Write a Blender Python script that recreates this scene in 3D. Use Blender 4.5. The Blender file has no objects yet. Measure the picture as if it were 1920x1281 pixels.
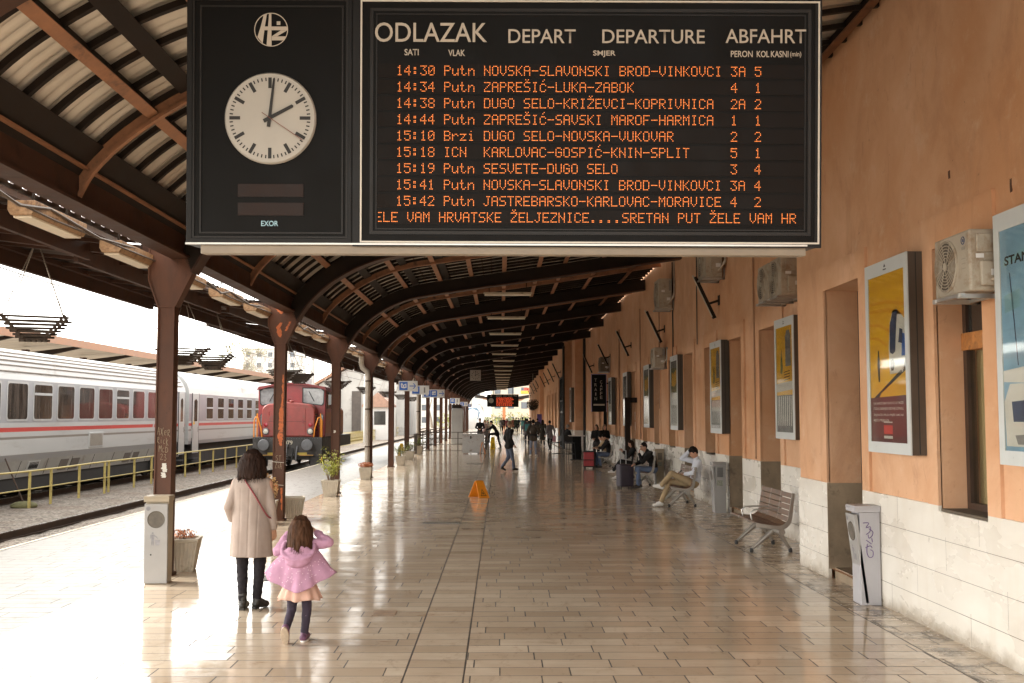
import bpy, bmesh, math, random
from mathutils import Vector, Matrix, Euler
from math import sin, cos, pi, radians as R
random.seed(7)
scn = bpy.context.scene
COL = scn.collection

# ---------------------------------------------------------------- camera, sky, sun, exposure
cd = bpy.data.cameras.new("Camera")
cam = bpy.data.objects.new("Camera", cd)
COL.objects.link(cam)
cam.location = (0, 0, 2.0)
cam.rotation_euler = (R(90 + 3.9614), 0, R(-0.6287))
cd.sensor_width = 36
cd.lens = 37.5
cd.clip_end = 2000
scn.camera = cam

world = bpy.data.worlds.new("World")
scn.world = world
world.use_nodes = True
wn = world.node_tree.nodes
wl = world.node_tree.links
SUN_EL, SUN_AZ = R(40), R(-72)          # azimuth from +Y towards +X
sky = wn.new("ShaderNodeTexSky")
sky.sky_type = 'NISHITA'
sky.sun_disc = False
sky.sun_elevation = SUN_EL
sky.sun_rotation = SUN_AZ
sky.air_density = 1.0
sky.dust_density = 1.0
sky.ozone_density = 0.6
hs = wn.new("ShaderNodeHueSaturation")  # overcast: nearly colourless cloud light
hs.inputs["Saturation"].default_value = 0.12
tint = wn.new("ShaderNodeMix")
tint.data_type = 'RGBA'
tint.blend_type = 'MULTIPLY'
tint.inputs[0].default_value = 1.0
tint.inputs[7].default_value = (1.0, 0.965, 0.90, 1)
wl.new(sky.outputs[0], hs.inputs["Color"])
wl.new(hs.outputs[0], tint.inputs[6])
wl.new(tint.outputs[2], wn["Background"].inputs[0])
wn["Background"].inputs[1].default_value = 0.15

sd = bpy.data.lights.new("Sun", 'SUN')
sd.energy = 0.5
sd.angle = R(18)
sd.color = (1.0, 0.95, 0.86)
sun = bpy.data.objects.new("Sun", sd)
COL.objects.link(sun)
d = Vector((sin(SUN_AZ) * cos(SUN_EL), cos(SUN_AZ) * cos(SUN_EL), sin(SUN_EL)))
sun.rotation_euler = d.to_track_quat('Z', 'Y').to_euler()

scn.view_settings.view_transform = 'Standard'
scn.view_settings.look = 'None'
scn.view_settings.exposure = 2.85
scn.view_settings.gamma = 1.0
scn.render.engine = 'CYCLES'
scn.cycles.use_denoising = True
scn.cycles.max_bounces = 8
scn.cycles.diffuse_bounces = 5
scn.cycles.glossy_bounces = 4
scn.cycles.sample_clamp_indirect = 12

# ---------------------------------------------------------------- helpers
CAMROT = cam.rotation_euler.to_matrix()
CAMLOC = Vector((0, 0, 2.0))


def ray(px, py):
    return (CAMROT @ Vector(((px - 960) / 2000, (640.5 - py) / 2000, -1)))


def on_z(px, py, z=0.0):
    r = ray(px, py)
    return CAMLOC + r * ((z - 2.0) / r.z)


def on_y(px, py, y):
    r = ray(px, py)
    return CAMLOC + r * (y / r.y)


def on_x(px, py, x):
    r = ray(px, py)
    return CAMLOC + r * (x / r.x)


class MB:
    """collects primitive shapes and links them as ONE mesh object"""

    def __init__(s):
        s.bm = bmesh.new()

    def poly(s, pts, mi=0):
        vs = [s.bm.verts.new(p) for p in pts]
        f = s.bm.faces.new(vs)
        f.material_index = mi
        return f

    def box(s, x0, x1, y0, y1, z0, z1, mi=0):
        v = [s.bm.verts.new(p) for p in ((x0, y0, z0), (x1, y0, z0), (x1, y1, z0), (x0, y1, z0),
                                         (x0, y0, z1), (x1, y0, z1), (x1, y1, z1), (x0, y1, z1))]
        for q in ((0, 3, 2, 1), (4, 5, 6, 7), (0, 1, 5, 4), (1, 2, 6, 5), (2, 3, 7, 6), (3, 0, 4, 7)):
            s.bm.faces.new([v[i] for i in q]).material_index = mi
        return s

    def obox(s, c, size, rot=(0, 0, 0), mi=0):
        m = rot if isinstance(rot, Matrix) else Euler(rot).to_matrix()
        c = Vector(c)
        hx, hy, hz = size[0] / 2, size[1] / 2, size[2] / 2
        v = [s.bm.verts.new(c + m @ Vector(p)) for p in ((-hx, -hy, -hz), (hx, -hy, -hz), (hx, hy, -hz), (-hx, hy, -hz),
                                                          (-hx, -hy, hz), (hx, -hy, hz), (hx, hy, hz), (-hx, hy, hz))]
        for q in ((0, 3, 2, 1), (4, 5, 6, 7), (0, 1, 5, 4), (1, 2, 6, 5), (2, 3, 7, 6), (3, 0, 4, 7)):
            s.bm.faces.new([v[i] for i in q]).material_index = mi
        return s

    def bar(s, p0, p1, w, h, up=(0, 0, 1), mi=0):
        p0, p1 = Vector(p0), Vector(p1)
        d = (p1 - p0)
        L = d.length
        y = d.normalized()
        x = y.cross(Vector(up))
        if x.length < 1e-4:
            x = y.cross(Vector((1, 0, 0)))
        x.normalize()
        z = x.cross(y)
        m = Matrix((x, y, z)).transposed()
        return s.obox((p0 + p1) / 2, (w, L, h), m, mi)

    def rings(s, rings, close=True, caps=True, mi=0, smooth=False):
        rr = [[s.bm.verts.new(p) for p in r] for r in rings]
        n = len(rr[0])
        for a, b in zip(rr, rr[1:]):
            for i in range(n if close else n - 1):
                j = (i + 1) % n
                f = s.bm.faces.new((a[i], a[j], b[j], b[i]))
                f.material_index = mi
        if caps and close:
            s.bm.faces.new(list(reversed(rr[0]))).material_index = mi
            s.bm.faces.new(rr[-1]).material_index = mi
        return s

    def tube(s, pts, r, n=8, mi=0, caps=True):
        pts = [Vector(p) for p in pts]
        k = len(pts)
        rs = r if isinstance(r, (list, tuple)) else [r] * k
        out = []
        prev = None
        for i, p in enumerate(pts):
            t = (pts[min(i + 1, k - 1)] - pts[max(i - 1, 0)]).normalized()
            if prev is None:
                a = Vector((0, 0, 1)) if abs(t.z) < 0.9 else Vector((1, 0, 0))
                u = t.cross(a).normalized()
            else:
                u = (prev - t * prev.dot(t))
                if u.length < 1e-5:
                    u = t.orthogonal()
                u.normalize()
            prev = u
            w = t.cross(u)
            out.append([p + (u * cos(2 * pi * j / n) + w * sin(2 * pi * j / n)) * rs[i] for j in range(n)])
        return s.rings(out, True, caps, mi)

    def cyl(s, p0, p1, r0, r1=None, n=16, mi=0):
        return s.tube([p0, p1], [r0, r0 if r1 is None else r1], n, mi)

    def ball(s, c, r, n=12, m=8, mi=0, rot=None):
        r = r if isinstance(r, (tuple, list, Vector)) else (r, r, r)
        c = Vector(c)
        rot = rot or Matrix.Identity(3)
        top = s.bm.verts.new(c + rot @ Vector((0, 0, r[2])))
        bot = s.bm.verts.new(c + rot @ Vector((0, 0, -r[2])))
        rr = []
        for i in range(1, m):
            a = pi * i / m
            rr.append([s.bm.verts.new(c + rot @ Vector((r[0] * sin(a) * cos(2 * pi * j / n), r[1] * sin(a) * sin(2 * pi * j / n), r[2] * cos(a)))) for j in range(n)])
        for j in range(n):
            k = (j + 1) % n
            s.bm.faces.new((top, rr[0][j], rr[0][k])).material_index = mi
            s.bm.faces.new((bot, rr[-1][k], rr[-1][j])).material_index = mi
            for a, b in zip(rr, rr[1:]):
                s.bm.faces.new((a[j], b[j], b[k], a[k])).material_index = mi
        return s

    def capsule(s, p0, p1, r0, r1=None, n=12, mi=0):
        r1 = r0 if r1 is None else r1
        s.ball(p0, r0, n, 8, mi)
        s.ball(p1, r1, n, 8, mi)
        if (Vector(p1) - Vector(p0)).length > 1e-4:
            s.tube([p0, p1], [r0, r1], n, mi)
        return s

    def prism(s, pts, axis, a, b, mi=0):
        def P(u, v, w):
            return {'x': (w, u, v), 'y': (u, w, v), 'z': (u, v, w)}[axis]
        A = [s.bm.verts.new(P(u, v, a)) for u, v in pts]
        B = [s.bm.verts.new(P(u, v, b)) for u, v in pts]
        n = len(pts)
        s.bm.faces.new(A).material_index = mi
        s.bm.faces.new(list(reversed(B))).material_index = mi
        for i in range(n):
            j = (i + 1) % n
            s.bm.faces.new((A[j], A[i], B[i], B[j])).material_index = mi
        return s

    def lathe(s, prof, c=(0, 0, 0), n=20, mi=0, axis='z'):
        c = Vector(c)

        def P(r, z, a):
            if axis == 'z':
                return c + Vector((r * cos(a), r * sin(a), z))
            if axis == 'y':
                return c + Vector((r * cos(a), z, r * sin(a)))
            return c + Vector((z, r * cos(a), r * sin(a)))
        return s.rings([[P(max(r, 1e-4), z, 2 * pi * j / n) for j in range(n)] for r, z in prof], True, True, mi)

    def sheet(s, grid, mi=0, flip=False):
        rr = [[s.bm.verts.new(p) for p in row] for row in grid]
        for a, b in zip(rr, rr[1:]):
            for i in range(len(a) - 1):
                q = (a[i], a[i + 1], b[i + 1], b[i])
                s.bm.faces.new(q[::-1] if flip else q).material_index = mi
        return s

    def mesh(s, name, smooth=None, fixn=True):
        if fixn:
            bmesh.ops.recalc_face_normals(s.bm, faces=s.bm.faces)
        me = bpy.data.meshes.new(name)
        s.bm.to_mesh(me)
        s.bm.free()
        if smooth:
            me.polygons.foreach_set("use_smooth", [True] * len(me.polygons))
            me.set_sharp_from_angle(angle=R(smooth))
        return me

    def build(s, name, mats, parent=None, smooth=None, bevel=0, loc=None, fixn=True):
        me = s.mesh(name, smooth, fixn)
        return link(name, me, mats, parent, bevel, loc)


def link(name, me, mats, parent=None, bevel=0, loc=None):
    for m in (mats if isinstance(mats, (list, tuple)) else [mats]):
        me.materials.append(m)
    o = bpy.data.objects.new(name, me)
    COL.objects.link(o)
    if parent is not None:
        o.parent = parent
    if loc is not None:
        o.location = loc
    if bevel:
        b = o.modifiers.new("bevel", 'BEVEL')
        b.width = bevel
        b.segments = 2
        b.limit_method = 'ANGLE'
        b.angle_limit = R(50)
    return o


def tag(o, label=None, cat=None, group=None, kind=None):
    if label:
        if not 4 <= len(label.split()) <= 16:
            print("LABEL", len(label.split()), label)
        o["label"] = label
    if cat:
        o["category"] = cat
    if group:
        o["group"] = group
    if kind:
        o["kind"] = kind
    return o


def thing(name, label, cat, loc=(0, 0, 0), rz=0.0, group=None):
    o = bpy.data.objects.new(name, None)
    o.empty_display_size = 0.2
    COL.objects.link(o)
    o.location = loc
    o.rotation_euler = (0, 0, rz)
    return tag(o, label, cat, group)


def copy_tree(o, parent=None):
    c = o.copy()
    COL.objects.link(c)
    if parent:
        c.parent = parent
    for ch in list(o.children):
        copy_tree(ch, c)
    return c


def structure(o):
    o["kind"] = "structure"
    return o


TMP = bpy.data.scenes.new("workbench")


def evaluated(o):
    """mesh of o with its modifiers applied, worked out in an otherwise empty scene"""
    TMP.collection.objects.link(o)
    vl = TMP.view_layers[0]
    vl.update()
    me = bpy.data.meshes.new_from_object(o.evaluated_get(vl.depsgraph))
    bpy.data.objects.remove(o)
    return me


def text_mesh(body, size, offset=0.0, extrude=0.0, align='LEFT', spacing=1.0, xscale=1.0):
    cu = bpy.data.curves.new("lettering", 'FONT')
    cu.body = body
    cu.size = size
    cu.offset = offset
    cu.extrude = extrude
    cu.align_x = align
    cu.space_character = spacing
    cu.resolution_u = 4
    o = bpy.data.objects.new("lettering", cu)
    me = evaluated(o)
    bpy.data.curves.remove(cu)
    if xscale != 1.0:
        me.transform(Matrix.Diagonal((xscale, 1, 1, 1)))
    return me


def text_width(me):
    xs = [v.co.x for v in me.vertices]
    return min(xs), max(xs)


# text laid on the local XZ plane facing -Y
FACE = Matrix.Rotation(R(90), 4, 'X')


def text(name, body, loc, size, mat, parent, offset=0.0, width=None, align='LEFT', rot=None, extrude=0.001):
    me = text_mesh(body, size, offset, extrude, align)
    if width and len(me.vertices):
        a, b = text_width(me)
        me.transform(Matrix.Diagonal((width / (b - a), 1, 1, 1)))
    me.transform((rot or FACE))
    me.transform(Matrix.Translation(loc))
    return link(name, me, mat, parent)


def join_meshes(mes):
    bm = bmesh.new()
    for m in mes:
        bm.from_mesh(m)
    return bm


# ---------------------------------------------------------------- materials
MATS = {}


def nodes(name):
    m = bpy.data.materials.new(name)
    m.use_nodes = True
    nt = m.node_tree
    return m, nt, nt.nodes, nt.links, nt.nodes["Principled BSDF"]


def ramp(nt, fac, stops):
    r = nt.nodes.new("ShaderNodeValToRGB")
    cr = r.color_ramp
    while len(cr.elements) < len(stops):
        cr.elements.new(0.5)
    for e, (p, c) in zip(cr.elements, stops):
        e.position = p
        e.color = (c, c, c, 1) if isinstance(c, (int, float)) else (c[0], c[1], c[2], 1)
    nt.links.new(fac, r.inputs[0])
    return r.outputs[0]


def noise(nt, vec, scale, detail=4, rough=0.6, dist=0.0):
    n = nt.nodes.new("ShaderNodeTexNoise")
    n.inputs["Scale"].default_value = scale
    n.inputs["Detail"].default_value = detail
    n.inputs["Roughness"].default_value = rough
    n.inputs["Distortion"].default_value = dist
    if vec is not None:
        nt.links.new(vec, n.inputs["Vector"])
    return n.outputs["Fac"]


def mapping(nt, vec, sc):
    m = nt.nodes.new("ShaderNodeMapping")
    m.inputs["Scale"].default_value = sc
    nt.links.new(vec, m.inputs["Vector"])
    return m.outputs[0]


def mixc(nt, fac, a, b, mode='MIX'):
    m = nt.nodes.new("ShaderNodeMix")
    m.data_type = 'RGBA'
    m.blend_type = mode
    for sock, v in ((m.inputs[0], fac), (m.inputs[6], a), (m.inputs[7], b)):
        if isinstance(v, (int, float)):
            sock.default_value = v
        elif isinstance(v, tuple):
            sock.default_value = (v[0], v[1], v[2], 1)
        else:
            nt.links.new(v, sock)
    return m.outputs[2]


def math_(nt, op, a, b=None, c=None):
    m = nt.nodes.new("ShaderNodeMath")
    m.operation = op
    for i, v in enumerate((a, b, c)):
        if v is None:
            continue
        if isinstance(v, (int, float)):
            m.inputs[i].default_value = v
        else:
            nt.links.new(v, m.inputs[i])
    return m.outputs[0]


def bump(nt, bsdf, h, strength=0.3, dist=0.01):
    b = nt.nodes.new("ShaderNodeBump")
    b.inputs["Strength"].default_value = strength
    b.inputs["Distance"].default_value = dist
    nt.links.new(h, b.inputs["Height"])
    nt.links.new(b.outputs[0], bsdf.inputs["Normal"])
    return b


def M(name, rgb, rough=0.6, metal=0.0, var=0.18, scale=4.0, bmp=0.0, bscale=60, dirt=None, dscale=2.5, dlev=(0.55, 0.7),
      spec=0.5, emit=0.0, coat=0.0, stretch=None):
    """procedural paint/metal/stone: noise variation, optional dirt patches with a shape of their own, optional bump"""
    if name in MATS:
        return MATS[name]
    m, nt, N, L, P = nodes(name)
    tc = N.new("ShaderNodeTexCoord").outputs["Object"]
    vec = mapping(nt, tc, stretch) if stretch else tc
    f = noise(nt, vec, scale, 5, 0.65)
    lo = tuple(max(0, c * (1 - var)) for c in rgb)
    hi = tuple(min(1, c * (1 + var)) for c in rgb)
    col = mixc(nt, ramp(nt, f, [(0.3, 0.0), (0.7, 1.0)]), lo, hi)
    if dirt:
        g = noise(nt, vec, dscale, 6, 0.7, 0.3)
        col = mixc(nt, ramp(nt, g, [(dlev[0], 0.0), (dlev[1], 1.0)]), col, dirt)
    L.new(col, P.inputs["Base Color"])
    P.inputs["Metallic"].default_value = metal
    rr = ramp(nt, f, [(0.25, max(0, rough - 0.1)), (0.75, min(1, rough + 0.1))])
    L.new(rr, P.inputs["Roughness"])
    P.inputs["Specular IOR Level"].default_value = spec
    if coat:
        P.inputs["Coat Weight"].default_value = coat
    if bmp:
        bump(nt, P, noise(nt, vec, bscale, 4, 0.6), bmp, 0.004)
    if emit:
        P.inputs["Emission Color"].default_value = (rgb[0], rgb[1], rgb[2], 1)
        P.inputs["Emission Strength"].default_value = emit
    MATS[name] = m
    return m


def floor_material():
    m, nt, N, L, P = nodes("polished travertine tiles")
    tc = N.new("ShaderNodeTexCoord").outputs["Object"]
    sp = N.new("ShaderNodeSeparateXYZ")
    L.new(tc, sp.inputs[0])
    x, y = sp.outputs[0], sp.outputs[1]
    row_h = 0.27
    wob = math_(nt, 'MULTIPLY', math_(nt, 'SUBTRACT', noise(nt, tc, 0.35, 2), 0.5), 0.02)
    yy = math_(nt, 'DIVIDE', math_(nt, 'ADD', y, wob), row_h)
    row = math_(nt, 'FLOOR', yy)
    fy = math_(nt, 'FRACT', yy)
    wr = N.new("ShaderNodeTexWhiteNoise")
    wr.noise_dimensions = '1D'
    L.new(row, wr.inputs["W"])
    # width of slabs differs by band: left field / centre strip / main field / wall border
    left = math_(nt, 'LESS_THAN', x, -0.74)
    strip = math_(nt, 'MULTIPLY', math_(nt, 'GREATER_THAN', x, -0.74), math_(nt, 'LESS_THAN', x, -0.28))
    border = math_(nt, 'GREATER_THAN', x, 3.60)
    outer = math_(nt, 'LESS_THAN', x, -4.55)
    length = math_(nt, 'ADD', 0.55, math_(nt, 'MULTIPLY', left, 0.35))
    xx = math_(nt, 'ADD', math_(nt, 'DIVIDE', x, length), math_(nt, 'MULTIPLY', wr.outputs["Value"], 3.7))
    xx_strip = math_(nt, 'DIVIDE', math_(nt, 'ADD', x, 0.74), 0.46)
    xx = math_(nt, 'ADD', math_(nt, 'MULTIPLY', xx, math_(nt, 'SUBTRACT', 1.0, strip)), math_(nt, 'MULTIPLY', math_(nt, 'ADD', xx_strip, 70.0), strip))
    colx = math_(nt, 'FLOOR', xx)
    fx = math_(nt, 'FRACT', xx)
    cid = N.new("ShaderNodeCombineXYZ")
    L.new(row, cid.inputs[0])
    L.new(colx, cid.inputs[1])
    wt = N.new("ShaderNodeTexWhiteNoise")
    wt.noise_dimensions = '3D'
    L.new(cid.outputs[0], wt.inputs["Vector"])
    rnd, rcol = wt.outputs["Value"], wt.outputs["Color"]
    # joints
    ey = math_(nt, 'MULTIPLY', math_(nt, 'MINIMUM', fy, math_(nt, 'SUBTRACT', 1.0, fy)), row_h)
    ex = math_(nt, 'MULTIPLY', math_(nt, 'MINIMUM', fx, math_(nt, 'SUBTRACT', 1.0, fx)), length)
    e = math_(nt, 'MINIMUM', ey, ex)
    for xc in (-0.74, -0.28, 3.60):
        ln = math_(nt, 'SUBTRACT', math_(nt, 'ABSOLUTE', math_(nt, 'SUBTRACT', x, xc)), 0.0015)
        e = math_(nt, 'MINIMUM', e, ln)
    jn = math_(nt, 'MULTIPLY', math_(nt, 'ADD', noise(nt, tc, 6, 3), 0.30), 0.0070)
    joint = math_(nt, 'LESS_THAN', e, jn)
    # colour
    vein = noise(nt, mapping(nt, tc, (1.2, 5.0, 1)), 2.2, 7, 0.68, 0.8)
    base = mixc(nt, rnd, (0.53, 0.42, 0.305), (0.72, 0.605, 0.465))
    base = mixc(nt, ramp(nt, vein, [(0.35, 0.0), (0.75, 0.42)]), base, (0.46, 0.36, 0.26))
    big = noise(nt, tc, 0.45, 5, 0.65, 0.5)
    base = mixc(nt, ramp(nt, big, [(0.45, 0.0), (0.72, 0.45)]), base, (0.40, 0.30, 0.205))
    rust = noise(nt, mapping(nt, tc, (0.8, 2.6, 1)), 1.1, 7, 0.7, 1.2)
    base = mixc(nt, math_(nt, 'MULTIPLY', ramp(nt, rust, [(0.62, 0.0), (0.72, 0.75)]), math_(nt, 'LESS_THAN', x, -0.3)), base, (0.30, 0.14, 0.05))
    bdirt = noise(nt, tc, 3.2, 6, 0.7, 0.4)
    base = mixc(nt, math_(nt, 'MULTIPLY', border, ramp(nt, bdirt, [(0.46, 0.0), (0.62, 0.8)])), base, (0.10, 0.075, 0.05))
    grime = noise(nt, mapping(nt, tc, (1.0, 0.5, 1)), 5.5, 7, 0.78, 0.6)
    base = mixc(nt, ramp(nt, grime, [(0.55, 0.0), (0.72, 0.5)]), base, (0.23, 0.155, 0.095))
    gum = N.new("ShaderNodeTexVoronoi")
    gum.inputs["Scale"].default_value = 1.9
    L.new(tc, gum.inputs["Vector"])
    gs = N.new("ShaderNodeSeparateColor")
    L.new(gum.outputs["Color"], gs.inputs[0])
    gm = math_(nt, 'LESS_THAN', gum.outputs["Distance"], math_(nt, 'MULTIPLY', gs.outputs[0], 0.045))
    base = mixc(nt, math_(nt, 'MULTIPLY', gm, 0.6), base, (0.10, 0.07, 0.05))
    pale = mixc(nt, noise(nt, tc, 1.3, 6, 0.7), (0.165, 0.152, 0.132), (0.25, 0.232, 0.205))
    pale = mixc(nt, ramp(nt, grime, [(0.45, 0.0), (0.7, 0.6)]), pale, (0.17, 0.15, 0.125))
    base = mixc(nt, outer, base, pale)
    jf = math_(nt, 'MULTIPLY', joint, math_(nt, 'SUBTRACT', 1.0, math_(nt, 'MULTIPLY', outer, 0.6)))
    base = mixc(nt, jf, base, (0.035, 0.024, 0.016))
    L.new(base, P.inputs["Base Color"])
    # gloss: worn, smeared polish
    sm = noise(nt, mapping(nt, tc, (0.5, 3.0, 1)), 3.0, 6, 0.7)
    rg = ramp(nt, sm, [(0.3, 0.05), (0.75, 0.16)])
    rg = math_(nt, 'ADD', rg, ramp(nt, grime, [(0.5, 0.0), (0.72, 0.12)]))
    rg = math_(nt, 'ADD', rg, math_(nt, 'MULTIPLY', outer, 0.22))
    rg = math_(nt, 'ADD', rg, math_(nt, 'MULTIPLY', joint, 0.5))
    rg = math_(nt, 'ADD', rg, math_(nt, 'MULTIPLY', border, 0.12))
    L.new(rg, P.inputs["Roughness"])
    trk = ramp(nt, math_(nt, 'DIVIDE', math_(nt, 'ADD', x, 7.0), 5.0), [(0.50, 0.12), (0.98, 0.62)])
    L.new(trk, P.inputs["Specular IOR Level"])       # sky reflection turned down by hand towards the track edge
    # each slab lies a hair out of level + soft waviness
    geo = N.new("ShaderNodeNewGeometry")
    vm = N.new("ShaderNodeVectorMath")
    vm.operation = 'SUBTRACT'
    L.new(rcol, vm.inputs[0])
    vm.inputs[1].default_value = (0.5, 0.5, 0.5)
    vs = N.new("ShaderNodeVectorMath")
    vs.operation = 'MULTIPLY'
    L.new(vm.outputs[0], vs.inputs[0])
    vs.inputs[1].default_value = (0.006, 0.016, 0)
    va = N.new("ShaderNodeVectorMath")
    va.operation = 'ADD'
    L.new(geo.outputs["Normal"], va.inputs[0])
    L.new(vs.outputs[0], va.inputs[1])
    vn = N.new("ShaderNodeVectorMath")
    vn.operation = 'NORMALIZE'
    L.new(va.outputs[0], vn.inputs[0])
    b = N.new("ShaderNodeBump")
    b.inputs["Strength"].default_value = 0.12
    b.inputs["Distance"].default_value = 0.006
    hgt = math_(nt, 'SUBTRACT', noise(nt, mapping(nt, tc, (1, 4, 1)), 2.5, 5, 0.6), math_(nt, 'MULTIPLY', joint, 0.6))
    L.new(hgt, b.inputs["Height"])
    L.new(vn.outputs[0], b.inputs["Normal"])
    L.new(b.outputs[0], P.inputs["Normal"])
    return m


def plaster_material():
    m, nt, N, L, P = nodes("orange lime plaster")
    tc = N.new("ShaderNodeTexCoord").outputs["Object"]
    a = noise(nt, tc, 0.6, 6, 0.65, 0.4)
    col = mixc(nt, ramp(nt, a, [(0.3, 0.0), (0.7, 1.0)]), (0.56, 0.30, 0.16), (0.71, 0.445, 0.285))
    cl = noise(nt, tc, 0.22, 4, 0.6, 0.8)
    col = mixc(nt, ramp(nt, cl, [(0.44, 0.0), (0.66, 0.45)]), col, (0.60, 0.27, 0.11))
    streak = noise(nt, mapping(nt, tc, (1.0, 1.0, 0.55)), 1.5, 7, 0.72, 0.9)
    col = mixc(nt, ramp(nt, streak, [(0.52, 0.0), (0.74, 0.36)]), col, (0.33, 0.155, 0.08))
    worn = noise(nt, tc, 1.9, 7, 0.75, 0.2)
    col = mixc(nt, ramp(nt, worn, [(0.56, 0.0), (0.70, 0.5)]), col, (0.70, 0.50, 0.35))
    smear = noise(nt, mapping(nt, tc, (1, 1.8, 0.7)), 3.3, 6, 0.75, 1.0)
    col = mixc(nt, ramp(nt, smear, [(0.60, 0.0), (0.72, 0.36)]), col, (0.31, 0.145, 0.08))
    spot = noise(nt, tc, 11, 3, 0.6)
    col = mixc(nt, ramp(nt, spot, [(0.73, 0.0), (0.76, 0.6)]), col, (0.16, 0.075, 0.04))
    L.new(col, P.inputs["Base Color"])
    P.inputs["Roughness"].default_value = 0.88
    P.inputs["Specular IOR Level"].default_value = 0.25
    h = math_(nt, 'ADD', noise(nt, tc, 28, 5, 0.7), math_(nt, 'MULTIPLY', noise(nt, tc, 2.5, 3), 2.0))
    bump(nt, P, h, 0.22, 0.012)
    return m


def marble_material():
    m, nt, N, L, P = nodes("pale stone cladding")
    tc = N.new("ShaderNodeTexCoord").outputs["Object"]
    sp = N.new("ShaderNodeSeparateXYZ")
    L.new(tc, sp.inputs[0])
    a = noise(nt, mapping(nt, tc, (1, 1, 2.2)), 1.1, 4, 0.55, 0.2)
    col = mixc(nt, ramp(nt, a, [(0.3, 0.0), (0.72, 1.0)]), (0.60, 0.545, 0.47), (0.74, 0.70, 0.63))
    st = noise(nt, mapping(nt, tc, (2, 2, 0.35)), 2.4, 4, 0.6)
    col = mixc(nt, ramp(nt, st, [(0.5, 0.0), (0.8, 0.35)]), col, (0.50, 0.42, 0.32))
    # grime splashed up from the floor, ragged upper edge
    edge = math_(nt, 'ADD', sp.outputs[2], math_(nt, 'MULTIPLY', math_(nt, 'SUBTRACT', noise(nt, tc, 6, 5, 0.7), 0.5), -0.26))
    gr = ramp(nt, edge, [(0.0, 0.7), (0.14, 0.0)])
    col = mixc(nt, gr, col, (0.20, 0.145, 0.085))
    e = None
    for z in (0.262, 0.557, 0.862):
        w = math_(nt, 'ABSOLUTE', math_(nt, 'SUBTRACT', sp.outputs[2], z))
        e = w if e is None else math_(nt, 'MINIMUM', e, w)
    fy = math_(nt, 'FRACT', math_(nt, 'DIVIDE', sp.outputs[1], 1.31))
    zz = math_(nt, 'FLOOR', math_(nt, 'MULTIPLY', sp.outputs[2], 3.35))
    fy = math_(nt, 'FRACT', math_(nt, 'ADD', math_(nt, 'DIVIDE', sp.outputs[1], 1.85), math_(nt, 'MULTIPLY', zz, 0.37)))
    e = math_(nt, 'MINIMUM', e, math_(nt, 'MULTIPLY', math_(nt, 'MINIMUM', fy, math_(nt, 'SUBTRACT', 1.0, fy)), 1.85))
    j = math_(nt, 'LESS_THAN', e, 0.0028)
    col = mixc(nt, j, col, (0.12, 0.09, 0.06))
    L.new(col, P.inputs["Base Color"])
    L.new(ramp(nt, a, [(0.3, 0.18), (0.7, 0.38)]), P.inputs["Roughness"])
    bump(nt, P, math_(nt, 'SUBTRACT', noise(nt, tc, 3, 5), math_(nt, 'MULTIPLY', j, 0.6)), 0.12, 0.01)
    return m


def ballast_material():
    m, nt, N, L, P = nodes("ballast stones")
    tc = N.new("ShaderNodeTexCoord").outputs["Object"]
    v = N.new("ShaderNodeTexVoronoi")
    v.inputs["Scale"].default_value = 17
    L.new(tc, v.inputs["Vector"])
    g = N.new("ShaderNodeSeparateColor")
    L.new(v.outputs["Color"], g.inputs[0])
    col = mixc(nt, g.outputs[0], (0.15, 0.12, 0.095), (0.40, 0.35, 0.29))
    col = mixc(nt, ramp(nt, noise(nt, tc, 0.8, 5), [(0.45, 0.0), (0.7, 0.6)]), col, (0.20, 0.13, 0.085))
    L.new(col, P.inputs["Base Color"])
    P.inputs["Roughness"].default_value = 0.9
    bump(nt, P, v.outputs["Distance"], 1.0, -0.05)
    return m


def rust_paint_material():
    """brown column paint; flaked down to orange primer in ragged patches"""
    m, nt, N, L, P = nodes("brown paint flaking")
    tc = N.new("ShaderNodeTexCoord").outputs["Object"]
    a = noise(nt, mapping(nt, tc, (1, 1, 0.3)), 5, 6, 0.65)
    col = mixc(nt, ramp(nt, a, [(0.3, 0.0), (0.7, 1.0)]), (0.070, 0.029, 0.016), (0.115, 0.047, 0.026))
    b = noise(nt, mapping(nt, tc, (2.2, 2.2, 0.8)), 7, 7, 0.75, 0.5)
    col = mixc(nt, ramp(nt, b, [(0.60, 0.0), (0.72, 0.8)]), col, (0.026, 0.013, 0.009))
    sc = noise(nt, mapping(nt, tc, (6, 6, 0.5)), 4, 5, 0.7)
    col = mixc(nt, ramp(nt, sc, [(0.68, 0.0), (0.76, 0.4)]), col, (0.20, 0.10, 0.055))
    L.new(col, P.inputs["Base Color"])
    L.new(ramp(nt, a, [(0.3, 0.45), (0.7, 0.62)]), P.inputs["Roughness"])
    P.inputs["Specular IOR Level"].default_value = 0.25
    bump(nt, P, b, 0.15, 0.004)
    return m


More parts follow.
